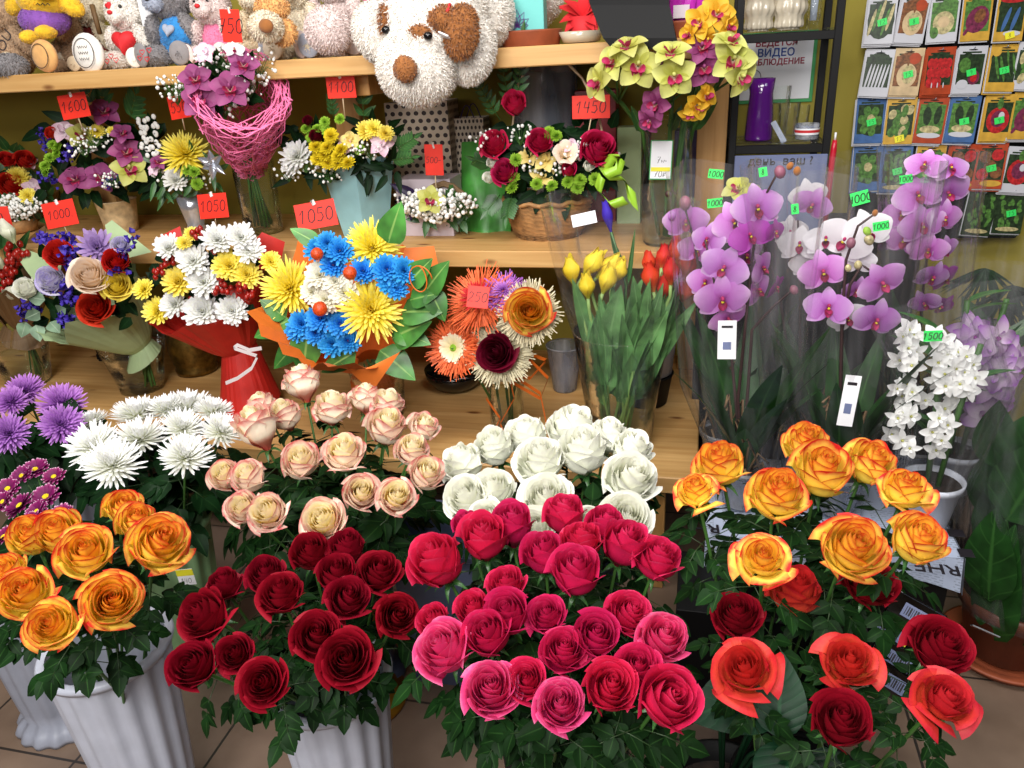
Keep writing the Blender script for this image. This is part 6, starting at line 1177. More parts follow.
for i, (x, lab) in enumerate(((758, 'cream pineapple-textured vase on the rack, left one'), (788, 'cream pineapple-textured vase on the rack, right one'))):
    c = U(x, 30, Y=2.46); c.z = ZU; t = thing('textured_vase', lab, 'vase', c, 'pineapple-textured vases'); mb = MB(); prof = [(.025, 0), (.036, .006), (.044, .05), (.046, .09), (.04, .13), (.028, .16), (.024, .165), (.02, .16)]; rows = []; K = 34
    for j in range(K):
        v = j / (K - 1) * .86; a = min(int(v * 7), 6); f = v * 7 - a; r = lerp(prof[a][0], prof[a + 1][0], f) if a < 7 else prof[-1][0]; z = lerp(prof[a][1], prof[a + 1][1], f)
        rows.append([c + V((cos(s) * (r - .003 + .0075 * max(0, sin(7 * s + j * .55) * sin(7 * s - j * .55)) ** .6), sin(s) * (r - .003 + .0075 * max(0, sin(7 * s + j * .55) * sin(7 * s - j * .55)) ** .6), z)) for s in [2 * pi * n / 60 for n in range(60)]])
    mb.grid(rows, 0, True); mb.build('body', ['ceramic'], t); mb = MB()
    for n in range(9): leaf(mb, c + V((0, 0, .15)), V((cos(n * .7) * .5, sin(n * .7) * .5, 1)), V((cos(n * .7), sin(n * .7), .1)), .06, .02, 0, -.1, .2)
    mb.build('leaf_crown', ['button_green'], t)
c = on(812, ZU, 2.5); c.x = U(813, 20, Y=2.5).x; t = glass_vase(c, [(.018, 0), (.02, .06), (.022, .16)], 'glass_tube', 'narrow glass beside the pineapple vases', 'glass'); 
mb = MB()
for n in range(5): mb.tube([c + V((.003 * n - .006, 0, .02)), c + V((.006 * n - .012, .004, .2))], .003, 5)
mb.build('straws', ['muzzle_grey'], t)
mb = MB(); mb.box(((xa + xb) / 2 + .1, 2.48, .46), (xb - xa + .36, .30, .92), 0, None, .004); tag(flat(mb.build('dark_backdrop', ['black'])), 'black cabinet added for the shade behind the potted orchids', 'backdrop')  # dark block added to give the shade behind the orchid sleeves
# camera notice on the wall
pc = U(776, 68, Y=2.725); rt = face_rot(0, 0, 0); k = dep(pc) / FPX; t = thing('poster', 'white notice with red and blue Russian capitals in a green frame on the wall', 'poster', pc); PW, PH = 74 * k, 66 * k
mb = MB(); mb.box(pc, (PW, PH, .004), 0, rt); flat(mb.build('frame', ['poster_green'], t)); mb = MB(); mb.box(pc + V((0, -.003, 0)), (PW - .022, PH - .022, .002), 0, rt, .0004); flat(mb.build('sheet', ['paper_white'], t))
for tx, mt, yy, sz in (('ВЕДЁТСЯ', 'txt_red', 23, 8.6), ('ВИДЕО', 'txt_blue', 14, 10), ('НАБЛЮДЕНИЕ', 'txt_red', 5.5, 7.6)): lettering(t, tx, pc + V((-.004, -.0048, yy * k)), rt, sz * k, mt, .0006)
mb = MB(); mb.tube([pc + V((-20 * k + 6 * k * cos(a), -.005, -8 * k + 7 * k * sin(a))) for a in [i * .3 for i in range(20)]], .001, 4); mb.box(pc + V((-20 * k, -.005, -16 * k)), (9 * k, .001, 6 * k)); mb.build('camera_symbol', ['ink'], t)
# purple vase, tumblers, candle
c = U(758, 140, Y=2.44); c.z = ZL; k = m_px(c, 1); mb = MB(); H = (140 - 84) * k * 1.02; mb.lathe([(13 * k, 0), (13.5 * k, .004), (12.5 * k, H * .4), (11 * k, H * .75), (12.5 * k, H), (11 * k, H), (10 * k, H * .7), (12 * k, .01)], 36, 0, None, c, cap0=True); tag(mb.build('purple_vase', ['purple_glass']), 'deep purple glass vase on the lower rack shelf', 'vase')
for i, (x, y, rp, hp, yy, lab) in enumerate(((786, 140, 11, 32, 2.5, 'faceted clear glass tumbler behind the tea light'), (777, 135, 10, 46, 2.54, 'tall clear glass vase beside the purple vase'), (799, 138, 8, 28, 2.54, 'small clear tumbler at the back of the rack'))):
    c = U(x, y, Y=yy); c.z = ZL; k = m_px(c, 1); t = thing('tumbler', lab, 'glass', c, 'clear glasses on the rack'); mb = MB(); pr = [(rp * .8 * k, 0), (rp * .85 * k, .004), (rp * k, hp * k), (rp * .9 * k, hp * k), (rp * .7 * k, .012)]; mb.lathe(pr, 20, 0, lambda a, i: 1 + .06 * sin(10 * a), c, cap0=True); flat(mb.build('glass', ['glass'], t))
c = U(806, 142, Y=2.42); c.z = ZL; k = m_px(c, 1); t = thing('tea_light', 'glass tea light with red and white label on the rack', 'candle', c); mb = MB(); mb.lathe([(10 * k, 0), (11 * k, .003), (11.5 * k, 15 * k), (10 * k, 15 * k), (9 * k, .01)], 28, 0, None, c, cap0=True); mb.build('glass', ['smoky'], t); mb = MB(); mb.lathe([(11.6 * k, 5 * k), (11.8 * k, 11 * k)], 28, 0, None, c); mb.build('label', ['paper_white'], t); mb = MB(); mb.lathe([(11.8 * k, 7 * k), (11.95 * k, 9.5 * k)], 28, 0, None, c); mb.build('label_band', ['wax'], t)
mb = MB(); mb.tube([U(773, 122, Y=2.40), U(784, 142, Y=2.40)], .008, 5); tag(flat(mb.build('glass_stirrer', ['muzzle_grey'])), 'flat pale stick leaning against the tumblers', 'stick')
# blue-grey board below the rack shelf
p = U(780, 164, Y=2.345); k = m_px(p, 1); t = thing('notice_board', 'blue-grey board with faint dark lettering under the rack shelf', 'board', p); mb = MB(); mb.box(V((p.x, p.y, (.921 + p.z + .025) / 2)), (88 * k, .008, p.z + .025 - .921)); flat(mb.build('board', ['board_blue'], t)); lettering(t, 'день  ваш ?', p + V((0, -.0056, .008)), rt, .032, 'ink', .0002)
# red candle lighter
p = U(831, 168, Y=2.36); q = U(835, 140, Y=2.36); t = thing('red_taper', 'red taper with a pale tip standing behind the orchid wraps', 'candle', V((p.x, p.y, .92))); mb = MB(); mb.tube([V((p.x, p.y, .921)), p, lerp(p, q, .7), q], [.009, .009, .0085, .006], 10); mb.build('taper', ['pen_red'], t); mb = MB(); mb.tube([q, q + V((0, 0, .02))], .003, 6); mb.build('tip', ['paper_white'], t)
# ---------------------------------------------------------------- seed packets on the wall
pb0, pb1 = U(862, 100, Y=2.70), U(1060, 30, Y=2.70); mb = MB(); zb = U(940, 238, Y=2.70).z; mb.box(((pb0.x + pb1.x) / 2, 2.71, (zb + 1.62) / 2), (pb1.x - pb0.x, .02, 1.62 - zb)); tag(flat(mb.build('packet_board', ['black'])), 'black board on the wall behind the rows of seed packets', 'board')
def blobs(mb, T, items, W, H):
    """printed shapes: (material slot, x, y, rx, ry, angle) in packet units"""
    mb.fan([T @ V((sx * W, sy * H, .0003)) for sx, sy in ((-.43, -.3), (.43, -.3), (.43, .33), (-.43, .33))], items[0][0] if items[0][0] in (IDX['dark'], IDX['green']) else IDX['brown'] if items[0][0] == IDX['brown'] else IDX['dark'])
    mb.fan([T @ V((sx * W, sy * H, .0003)) for sx, sy in ((-.35, .35), (.3, .35), (.3, .385), (-.35, .385))], IDX['dark'])
    for i, (m, x, y, rx, ry, a) in enumerate(items):
        c, s = cos(RAD(a)), sin(RAD(a)); pts = []
        for j in range(16):
            u, v = rx * cos(2 * pi * j / 16), ry * sin(2 * pi * j / 16); pts.append(T @ V((max(-.46, min(.46, x + u * c - v * s)) * W, max(-.46, min(.46, y + u * s + v * c)) * H, .0005 + .00006 * i)))
        mb.fan(pts, m)
PKM = ['pk_yellow', 'pk_orange', 'pk_white', 'pk_cream', 'pk_blue', 'pk_green', 'pk_dark', 'pk_red', 'pk_beet', 'pk_brown', 'pk_pale', 'black']
IDX = {n[3:]: i for i, n in enumerate(PKM) if n.startswith('pk_')}
def motif(kind, rnd):
    I = IDX; L = []
    if kind == 'cucumber': L = [(I['dark'], 0, 0, .46, .4, 0)] + [(I['green'] if i % 2 else I['pale'], -.3 + .15 * i, -.05 + .1 * (i % 3), .06, .3, -20) for i in range(5)]
    elif kind == 'leek': L = [(I['dark'], 0, .22, .44, .2, 0)] + [(I['white'], -.3 + .12 * i, -.1, .035, .3, -14) for i in range(6)]
    elif kind == 'pumpkin': L = [(I['brown'], 0, .25, .4, .16, 0), (I['orange'], .2, .28, .2, .12, 0), (I['cream'], 0, -.08, .34, .26, 0), (I['pale'], .05, -.05, .22, .2, 0), (I['brown'], 0, .2, .04, .08, 0)]
    elif kind == 'radish': L = [(I['dark'], 0, .2, .42, .2, 0)] + [(I['red'], -.3 + .15 * (i % 5), .16 - .2 * (i // 5), .12, .11, 0) for i in range(13)] + [(I['white'], -.2 + .2 * i, -.3, .02, .06, 0) for i in range(3)]
    elif kind == 'squash': L = [(I['green'], .15, .25, .28, .2, 0), (I['pale'], 0, -.1, .36, .24, 0), (I['cream'], 0, -.08, .2, .12, 0), (I['green'], -.28, -.3, .14, .12, 0)]
    elif kind == 'beet': L = [(I['green'], 0, .34, .3, .12, 20), (I['beet'], .02, -.05, .4, .27, 15), (I['brown'], .1, .02, .2, .14, 15), (I['beet'], -.34, -.3, .1, .05, 40)]
    elif kind == 'eggplant': L = [(I['dark'], 0, .2, .46, .22, 0), (I['red'], 0, .36, .44, .07, 0)] + [(I['blue'] if i % 2 else I['dark'], -.3 + .15 * i, -.05, .07, .28, -25) for i in range(5)] + [(I['white'], .1, -.34, .3, .06, 0)]
    elif kind == 'cabbage': L = [(I['dark'], 0, 0, .44, .34, 0), (I['green'], 0, -.02, .28, .22, 0), (I['pale'], .03, .02, .14, .1, 0)] + [(I['green'], .3 * cos(a), .24 * sin(a) - .02, .13, .1, 0) for a in (0, 1, 2, 3, 4, 5)]
    elif kind == 'lettuce': L = [(I['dark'], 0, .02, .44, .34, 0)] + [(I['green'] if i % 3 else I['pale'], rnd.uniform(-.32, .32), rnd.uniform(-.3, .28), .14, .1, rnd.uniform(0, 90)) for i in range(16)]
    elif kind == 'melon': L = [(I['green'], 0, .1, .42, .28, 0), (I['dark'], -.15, .08, .14, .2, 10), (I['dark'], .2, .1, .12, .2, -10), (I['white'], 0, -.33, .4, .06, 0), (I['pale'], 0, -.2, .34, .08, 0)]
    elif kind == 'tomato': L = [(I['dark'], 0, .1, .44, .3, 0)] + [(I['red'] if i % 2 else I['brown'], x, y, .2, .13, 0) for i, (x, y) in enumerate(((-.2, .2), (.2, .24), (0, 0), (-.22, -.18), (.22, -.14)))] + [(I['yellow'], .1, -.38, .36, .07, 0)]
    elif kind == 'onion': L = [(I['red'], 0, -.05, .38, .28, 0), (I['beet'], 0, -.02, .24, .18, 0), (I['white'], .1, .05, .1, .08, 0), (I['green'], 0, .3, .1, .12, 0)]
    elif kind == 'bean': L = [(I['green'] if i % 2 else I['dark'], -.32 + .1 * i, -.02 + .06 * (i % 3), .05, .3, 25) for i in range(8)] + [(I['yellow'], -.3, .34, .16, .1, 0)]
    elif kind == 'garlic': L = [(I['dark'], -.15, .12, .3, .24, 0), (I['green'], -.2, .1, .2, .16, 0), (I['beet'], .16, -.16, .2, .15, 0), (I['red'], .16, -.16, .12, .1, 0), (I['white'], -.2, -.3, .2, .1, 0)]
    elif kind == 'herb': L = [(I['dark'], 0, 0, .46, .42, 0)] + [(I['green'], rnd.uniform(-.36, .36), rnd.uniform(-.36, .36), .09, .05, rnd.uniform(0, 180)) for i in range(22)] + [(I['pale'], 0, -.4, .4, .05, 0)]
    return L
PK = [(881, 20, 'white', 'cucumber', 'white-rimmed seed packet of pickled cucumbers, top row first', 1), (913, 19, 'white', 'pumpkin', 'white-rimmed seed packet of brown squash with green sticker, top row second', 1), (944, 18, 'white', 'squash', 'white-rimmed seed packet of round white squash', 0), (977, 17, 'yellow', 'beet', 'yellow seed packet with one large purple beetroot, topmost row', 0), (1011, 17, 'yellow', 'eggplant', 'yellow seed packet with dark aubergines in a row', 2),
      (877, 73, 'white', 'leek', 'seed packet of white leeks with dark tops', 0), (907, 72, 'cream', 'pumpkin', 'cream seed packet of a pale round pumpkin with green sticker', 1), (939, 71, 'orange', 'radish', 'orange-red seed packet full of small red radishes', 0), (970, 70, 'white', 'garlic', 'white seed packet with dark leaves and a purple bulb', 1), (1003, 68, 'yellow', 'bean', 'yellow seed packet of long green beans', 1), (1030, 66, 'white', 'lettuce', 'white-rimmed seed packet of salad cut by the right edge', 0),
      (870, 120, 'blue', 'cabbage', 'blue seed packet with a round green cabbage', 1), (900, 121, 'yellow', 'lettuce', 'yellow seed packet of leafy cabbage with yellow sticker', 2), (931, 120, 'orange', 'melon', 'orange seed packet of striped green melons', 0), (963, 119, 'blue', 'melon', 'blue and white seed packet of dark melons with green sticker', 1), (998, 118, 'yellow', 'onion', 'yellow seed packet with a cut red onion and green sticker', 1), (1026, 116, 'yellow', 'beet', 'yellow seed packet of beetroot cut by the right edge, third row', 0),
      (867, 168, 'blue', 'cabbage', 'blue cabbage seed packet behind the orchid wrap, fourth row first', 0), (896, 169, 'blue', 'herb', 'blue herb seed packet behind the orchid wrap with green sticker', 1), (929, 168, 'yellow', 'lettuce', 'yellow-topped leafy seed packet behind the purple orchid spike', 0), (962, 167, 'orange', 'tomato', 'orange seed packet half hidden by the purple orchid spike', 0), (990, 166, 'orange', 'tomato', 'orange seed packet of sliced tomatoes with green sticker', 1), (1019, 170, 'white', 'onion', 'white-rimmed seed packet with one bright red radish', 0),
      (980, 213, 'dark', 'herb', 'dark herb seed packet in the lowest row, left one', 0), (1010, 211, 'dark', 'herb', 'dark green herb seed packet in the lowest row, right one', 1)]
rnd = random.Random(21)
for i, (x, y, mt, kd, lab, st) in enumerate(PK):
    p = U(x, y, Y=2.655); k = dep(p) / FPX; W, H = 27 * k, 44.5 * k; rt = face_rot(rnd.uniform(-4, 4), rnd.uniform(4, 9), rnd.uniform(-3, 3) - 2); t = thing('seed_packet', lab, 'seed packet', p, 'seed packets on the wall'); T = Matrix.Translation(p) @ rt.to_4x4(); mb = MB()
    n = 3 if rnd.random() < .6 else 2
    for j in range(n): mb.box(p + rt @ V((-.002 * j, -.004 * j, -.004 * j - .0012)), (W, H, .002), IDX[mt] if j == 0 else rnd.choice((IDX['white'], IDX['white'], IDX[mt])), rt, .0008)
    flat(mb.build('packet', PKM, t)); mb = MB(); blobs(mb, T, motif(kd, rnd), W, H)
    hole = [T @ V((W * (.16 * cos(a)), H * .42 + H * .014 * sin(a), .0006)) for a in [2 * pi * j / 12 for j in range(12)]]; mb.fan(hole, 11); flat(mb.build('printed_picture', PKM, t))
    if st:
        q = p + rt @ V((W * .05, -H * .05 if st == 1 else -H * .38, .002)); r2 = rt @ Matrix.Rotation(RAD(15), 3, 'Z'); mb = MB(); mb.box(q, (W * .32, H * .14, .0006), 0, r2, .0002); ink(mb, Matrix.Translation(q + r2 @ V((0, 0, .0006))) @ r2.to_4x4(), rnd.choice(('8', '12', '9', '15')), H * .09, 1); flat(mb.build('price_sticker', ['sticker_green' if st == 1 else 'sticker_yellow', 'ink'], t))
    mb = MB(); q = p + rt @ V((0, H * .42, 0)); mb.tube([V((q.x, 2.70, q.z + .004)), q + V((0, -.006, .002)), q + V((0, -.014, .007))], .0016, 5); mb.build('hook', ['foil_silver'], t)
# ---------------------------------------------------------------- newspaper covered stand
y0, y1 = 1.58, 1.97; xl, xr = .05, .60; t = thing('crate_stand', 'dark crate covered with sheets of foreign newspaper under the potted orchids', 'crate', ((xl + xr) / 2, (y0 + y1) / 2, 0))
mb = MB(); mb.box(((xl + xr) / 2, (y0 + y1) / 2, .186), (xr - xl - .02, y1 - y0 - .02, .37)); flat(mb.build('crate', ['black'], t)); mb = MB()
def sheet(P, n=8, dr=.0):
    rows = []
    for i in range(n + 1):
        rows.append([P(i / n, j / n) for j in range(n + 1)])
    return rows
b0 = mb.grid(sheet(lambda u, v: V((lerp(xl, xr, v), lerp(y0 - .012, y1, u), .376 + .002 * sin(9 * u + 7 * v)))), uvs=lambda i, j: (lerp(xl, xr, j / 8), lerp(y0, y1, i / 8)))
mb.grid(sheet(lambda u, v: V((lerp(xl, xr, v), y0 - .012 - .014 * (1 - u) - .006 * sin(v * 14) * (1 - u), lerp(.376 - .085 - .03 * sin(v * 5 + 1) * (v > .4), .376, u)))), uvs=lambda i, j: (lerp(xl, xr, j / 8), y0 - .1 + .1 * i / 8))
mb.grid(sheet(lambda u, v: V((xr + .01 * (1 - u) + .004, lerp(y0 - .012, y1, v), lerp(.376 - .1, .376, u)))), uvs=lambda i, j: (xr + .1 - .1 * i / 8, lerp(y0, y1, j / 8)))
mb.build('newspaper', ['newsprint'], t); rz = Matrix.Rotation(pi, 3, 'Z')
lettering(t, 'RHE', U(937, 568, Z=.384), Matrix.Rotation(RAD(176), 3, 'Z'), .05, 'ink', .0006); lettering(t, 'RH', U(706, 528, Z=.384), Matrix.Rotation(RAD(184), 3, 'Z'), .05, 'ink', .0006); lettering(t, 'O', U(943, 540, Z=.384), rz, .025, 'ink', .0004)
for x, y, w in ((956, 533, .035), (966, 553, .03)):
    mb = MB(); p = U(x, y, Z=.3815); mb.box(p, (w, .03, .001)); flat(mb.build('printed_photo', ['ink'], t))
# black bulb packets hanging in front of the stand
for i, (x, y, lab) in enumerate(((888, 632, 'black bulb packet with pale label, topmost of three by the stand'), (898, 661, 'black bulb packet with barcode label, middle of three by the stand'), (893, 683, 'black bulb packet with barcode label, lowest of three by the stand'), (915, 615, 'black bulb packet with barcode under the newspaper edge'))):
    p = U(x, y, Y=1.36 - .05 * i if i < 3 else 1.45); k = dep(p) / FPX; rt = face_rot(-15, 35, -18); t = thing('bulb_packet', lab, 'packet', p, 'black bulb packets'); mb = MB(); mb.ell(p + rt @ V((0, 0, -.022)), (1, 1, 1), 4, 2, 0) if False else mb.box(p + rt @ V((0, 0, -.012)), (52 * k, 30 * k, .02), 0, rt, .008); mb.build('packet', ['black_gloss'], t)
    mb = MB(); mb.box(p + rt @ V((0, 0, .0)), (24 * k, 14 * k, .001), 0, rt, .0003)
    for j in range(9): mb.box(p + rt @ V(((-9 + 2.2 * j) * k, 0, .0008)), ((.6 + .5 * (j % 3)) * k, 9 * k, .0004), 1, rt, .0001)
    flat(mb.build('barcode_label', ['board_blue', 'ink'], t))
    if i == 0: mb = MB(); mb.box(p + rt @ V((17 * k, 3 * k, .0)), (4 * k, 22 * k, .001), 0, rt, .0003); flat(mb.build('yellow_strip', ['sticker_yellow'], t))
# plain black block at the shelf end
mb = MB(); p = U(688, 640, Y=1.45); mb.box((p.x + .02, 1.50, .15), (.10, .22, .30)); tag(flat(mb.build('black_block', ['black'])), 'plain black block standing at the lowest shelf end behind the roses', 'crate')
# ---------------------------------------------------------------- potted orchids in clear sleeves
def pot(root, c, r, h, mat, soil=True):
    c = V(c); mb = MB(); mb.lathe([(r * .72, 0), (r * .74, .004), (r * .97, h * .86), (r * 1.06, h * .87), (r * 1.08, h), (r * 1.0, h), (r * .95, h * .85), (r * .7, .02)], 36, 0, None, c, cap0=True); mb.build('pot', [mat], root)
    if soil: mb = MB(); mb.lathe([(.001, h * .9), (r * .97, h * .88)], 30, 0, None, c); mb.build('potting_bark', ['soil'], root)
def gsticker(root, x, y, Y, text='1000', roll=8, w=15, h=9):
    p = U(x, y, Y=Y); k = dep(p) / FPX; rt = face_rot(0, 8, roll); mb = MB(); mb.box(p, (w * k, h * k, .0008), 0, rt, .0003); ink(mb, Matrix.Translation(p + rt @ V((0, 0, .0008))) @ rt.to_4x4(), text, h * k * .6, 1, h * k * .09); flat(mb.build('price_sticker', ['sticker_green', 'ink'], root))
def orchid(bx, by, label, blooms, spikes, sl, Yp, seed, buds=(), leaves=13, potmat='smoky', stickers=(), card=None, slv=True, leafh=(.16, .42)):
    c = U(bx, by, Z=.385); c.y = Yp; c.x = U(bx, by, Y=Yp).x; c.z = .384; rnd = random.Random(seed); t = thing('potted_orchid', label, 'potted orchid', c, 'potted orchids in clear sleeves'); pot(t, c, .058, .11, potmat)
    for i, (me, x, y, s, dy, a) in enumerate(blooms):
        p = U(x, y, Y=Yp + dy); put(me, 'bloom', p, V(a) + V((rnd.uniform(-.25, .25), 0, rnd.uniform(-.25, .25))), m_px(p, s * 1.08), rnd.uniform(-.6, .6), t)
    for pts in spikes:
        P = [c + V((0, 0, .09))] + [U(x, y, Y=Yp + dy) for x, y, dy in pts]; Q = []
        for i in range(len(P) - 1):
            for s in range(4): Q.append(lerp(P[i], P[i + 1], s / 4))
        Q.append(P[-1]); mb = MB(); mb.tube(Q, [lerp(.0042, .0022, i / (len(Q) - 1)) for i in range(len(Q))], 6); mb.build('flower_spike', ['stem_purple'], t)
    for (x, y, s, dy, m) in buds:
        p = U(x, y, Y=Yp + dy); mb = MB(); mb.ell(p, (m_px(p, s * .42), m_px(p, s * .42), m_px(p, s * .52)), 10, 8, 0, Matrix.Rotation(rnd.uniform(-.5, .5), 3, 'Y')); mb.build('bud', [m], t)
    for i in range(leaves):
        a = 2 * pi * i / leaves + rnd.uniform(-.3, .3); d = V((cos(a) * .3, sin(a) * .26, 1)); mb = MB(); leaf(mb, c + V((.01 * cos(a), .01 * sin(a), .09)), d, V((-cos(a), -sin(a), .6)), rnd.uniform(*leafh), rnd.uniform(.06, .08), 0, rnd.uniform(.1, .3), .15, 9, shape=.75); mb.build('leaf', ['leaf_orchid'], t)
    mb = MB()
    for i in range(16): a = rnd.uniform(0, 6.28); hh = rnd.uniform(.12, .3); mb.tube([c + V((.02 * cos(a), .02 * sin(a), .10)), c + V((.045 * cos(a), .045 * sin(a), hh)), c + V((.06 * cos(a + .5), .06 * sin(a + .5), hh - rnd.uniform(0, .08)))], .0035, 5)
    mb.build('air_roots', ['paper_brown'], t)
    if slv: sleeve(t, [(c + V((0, 0, .0)), .062), (c + V((0, 0, .10)), .075), (V((U(sl[0], 300, Y=Yp).x, Yp, .7)), sl[2] * .8), (V((U(sl[0], sl[1], Y=Yp).x, Yp, U(sl[0], sl[1], Y=Yp).z)), sl[2])], seed=seed, name='clear_sleeve', fold=.075, pleat=9, squash=.85)
    for s in stickers: gsticker(t, s[0], s[1], Yp - sl[2] * .9 + .01, *(s[2:]))
    if card:
        p = U(card[0], card[1], Y=Yp - sl[2] * .75); k = dep(p) / FPX; rt = face_rot(0, 5, card[4]); mb = MB(); mb.box(p, (card[2] * k, card[3] * k, .001), 0, rt, .0003); mb.box(p + rt @ V((0, card[3] * k * .34, .0006)), (card[2] * k * .6, card[3] * k * .06, .0006), 1, rt, .0001); mb.box(p + rt @ V((0, -card[3] * k * .15, .0006)), (card[2] * k * .45, card[3] * k * .2, .0006), 2, rt, .0001); flat(mb.build('plant_card', ['paper_white', 'ink', 'board_blue'], t))
    return t
F = (0, -1, .1)
orchid(742, 474, 'tall lilac orchid in a clear sleeve next to the tulips', [(PHA, 724, 268, 46, -.02, (-.05, -1, .1)), (PHA, 722, 299, 50, -.03, (0, -1, .05)), (PHA, 728, 318, 38, 0, (.2, -.9, -.3)), (PHA, 757, 208, 48, 0, (.1, -1, .2)), (PHA, 735, 222, 44, .03, (-.3, -.9, .2)), (PHD, 750, 236, 40, -.02, (.2, -.9, .1)), (PHD, 775, 232, 26, 0, (.8, -.5, .1)), (PHA, 745, 255, 40, .04, (.5, -.8, 0)), (PHA, 762, 268, 34, .03, (.8, -.5, -.1)), (PHD, 776, 287, 26, 0, (.8, -.5, -.2)), (PHA, 708, 240, 36, .05, (-.5, -.8, .1)), (PHA, 758, 290, 34, .04, (.6, -.7, -.2)), (PHA, 706, 282, 38, .05, (-.5, -.8, 0))], [((738, 400, 0), (745, 330, .0), (752, 260, .02), (760, 205, .02), (778, 172, 0)), ((730, 340, .03), (716, 290, .03), (705, 240, .04)), ((752, 330, .0), (775, 305, -.02), (790, 292, -.02))], (745, 170, .165), 1.72, 51, [(780, 172, 13, 0, 'bud_mauve'), (790, 166, 8, 0, 'nose_brown'), (797, 171, 9, 0, 'nose_brown'), (794, 290, 10, -.02, 'bud_mauve')], stickers=((716, 174, '1000', -6), (715, 203, '1000', 6), (763, 172, '8', 10, 8, 9)), card=(727, 340, 18, 40, 2))
orchid(840, 470, 'lilac and white orchid in a clear sleeve with a white plant card', [(PHA, 823, 272, 44, 0, (-.2, -.9, .3)), (PHA, 828, 308, 44, -.02, (.1, -.9, .3)), (PHA, 882, 283, 46, -.02, (.1, -1, 0)), (PHA, 876, 320, 44, -.02, (.2, -1, 0)), (PHA, 856, 290, 30, .03, (.3, -.9, -.2)), (PHW, 845, 240, 50, .06, (-.2, -.9, .3)), (PHW, 868, 232, 46, .06, (.3, -.9, .3)), (PHW, 848, 318, 36, .04, (0, -1, -.3)), (PHW, 826, 240, 40, .08, (-.4, -.8, .3)), (PHW, 800, 245, 40, .1, (-.3, -.8, .2)), (PHW, 858, 262, 32, .06, (.1, -.9, 0)), (PHA, 812, 205, 36, .14, (0, -1, 0)), (PHW, 806, 264, 30, .1, (-.2, -1, 0))], [((840, 400, 0), (842, 320, .0), (846, 260, .0), (858, 226, 0), (876, 213, 0)), ((842, 330, .03), (850, 285, .0), (862, 265, 0), (872, 272, 0))], (842, 165, .185), 1.72, 52, [(851, 243, 11, -.01, 'bud_mauve'), (867, 231, 9, 0, 'button_green'), (869, 240, 11, 0, 'pk_pale'), (875, 213, 7, 0, 'nose_brown'), (876, 272, 12, 0, 'bud_mauve'), (858, 265, 9, 0, 'pk_pale'), (848, 268, 8, 0, 'pk_pale')], stickers=((860, 198, '4000', 16, 17, 13), (881, 226, '1000', 10), (795, 209, '8', 8, 7, 10)), card=(849, 401, 15, 54, -4))
orchid(915, 440, 'deep lilac orchid with a tall spike in a narrow sleeve by the seed packets', [(PHA, 925, 165, 36, 0, (-.4, -.8, .4)), (PHA, 950, 168, 36, 0, (.1, -.8, .5)), (PHA, 918, 195, 44, 0, (-.2, -.9, .2)), (PHA, 948, 193, 40, .02, (.3, -.9, .1)), (PHA, 922, 225, 42, -.01, (0, -1, .1)), (PHA, 944, 218, 36, 0, (.5, -.8, 0)), (PHA, 928, 250, 36, 0, (0, -1, 0)), (PHA, 945, 250, 30, .02, (.5, -.8, -.1)), (PHA, 932, 277, 34, 0, (.1, -1, -.2)), (PHA, 905, 240, 40, .05, (-.4, -.8, 0)), (PHA, 902, 214, 36, .06, (-.4, -.8, .2)), (PHD, 945, 278, 30, .06, (.5, -.8, -.2)), (PHA, 925, 303, 30, -.01, (-.2, -.9, -.4)), (PHD, 940, 306, 30, .06, (.4, -.8, -.4))], [((918, 380, 0), (922, 300, .03), (930, 230, .03), (936, 165, .02))], (930, 150, .11), 1.88, 53, leaves=6)
orchid(722, 450, 'lilac orchid stalk with buds leaning left above the tulips', [(PHA, 686, 222, 42, 0, (-.2, -.9, .1)), (PHA, 697, 250, 36, .02, (.1, -.9, -.1))], [((706, 380, 0), (704, 300, .0), (694, 240, .0), (684, 205, 0), (672, 190, 0))], (705, 215, .10), 1.90, 54, [(685, 203, 14, 0, 'bud_mauve'), (672, 216, 10, 0, 'phal'), (668, 194, 7, 0, 'stem_purple')], leaves=5, slv=False)
orchid(800, 455, 'pale green-white orchid behind the two lilac ones', [(CYG, 738, 190, 30, 0, (0, -.8, .6)), (CYG, 750, 196, 26, 0, (.3, -.8, .4)), (PHW, 808, 196, 34, 0, (0, -1, 0)), (PHW, 790, 232, 32, 0, (-.2, -1, 0))], [((800, 380, 0), (800, 300, .0), (798, 220, 0)), ((780, 300, 0), (755, 210, 0))], (800, 165, .12), 1.90, 55, leaves=6, stickers=((906, 179, '1000', 8, 12, 8),))
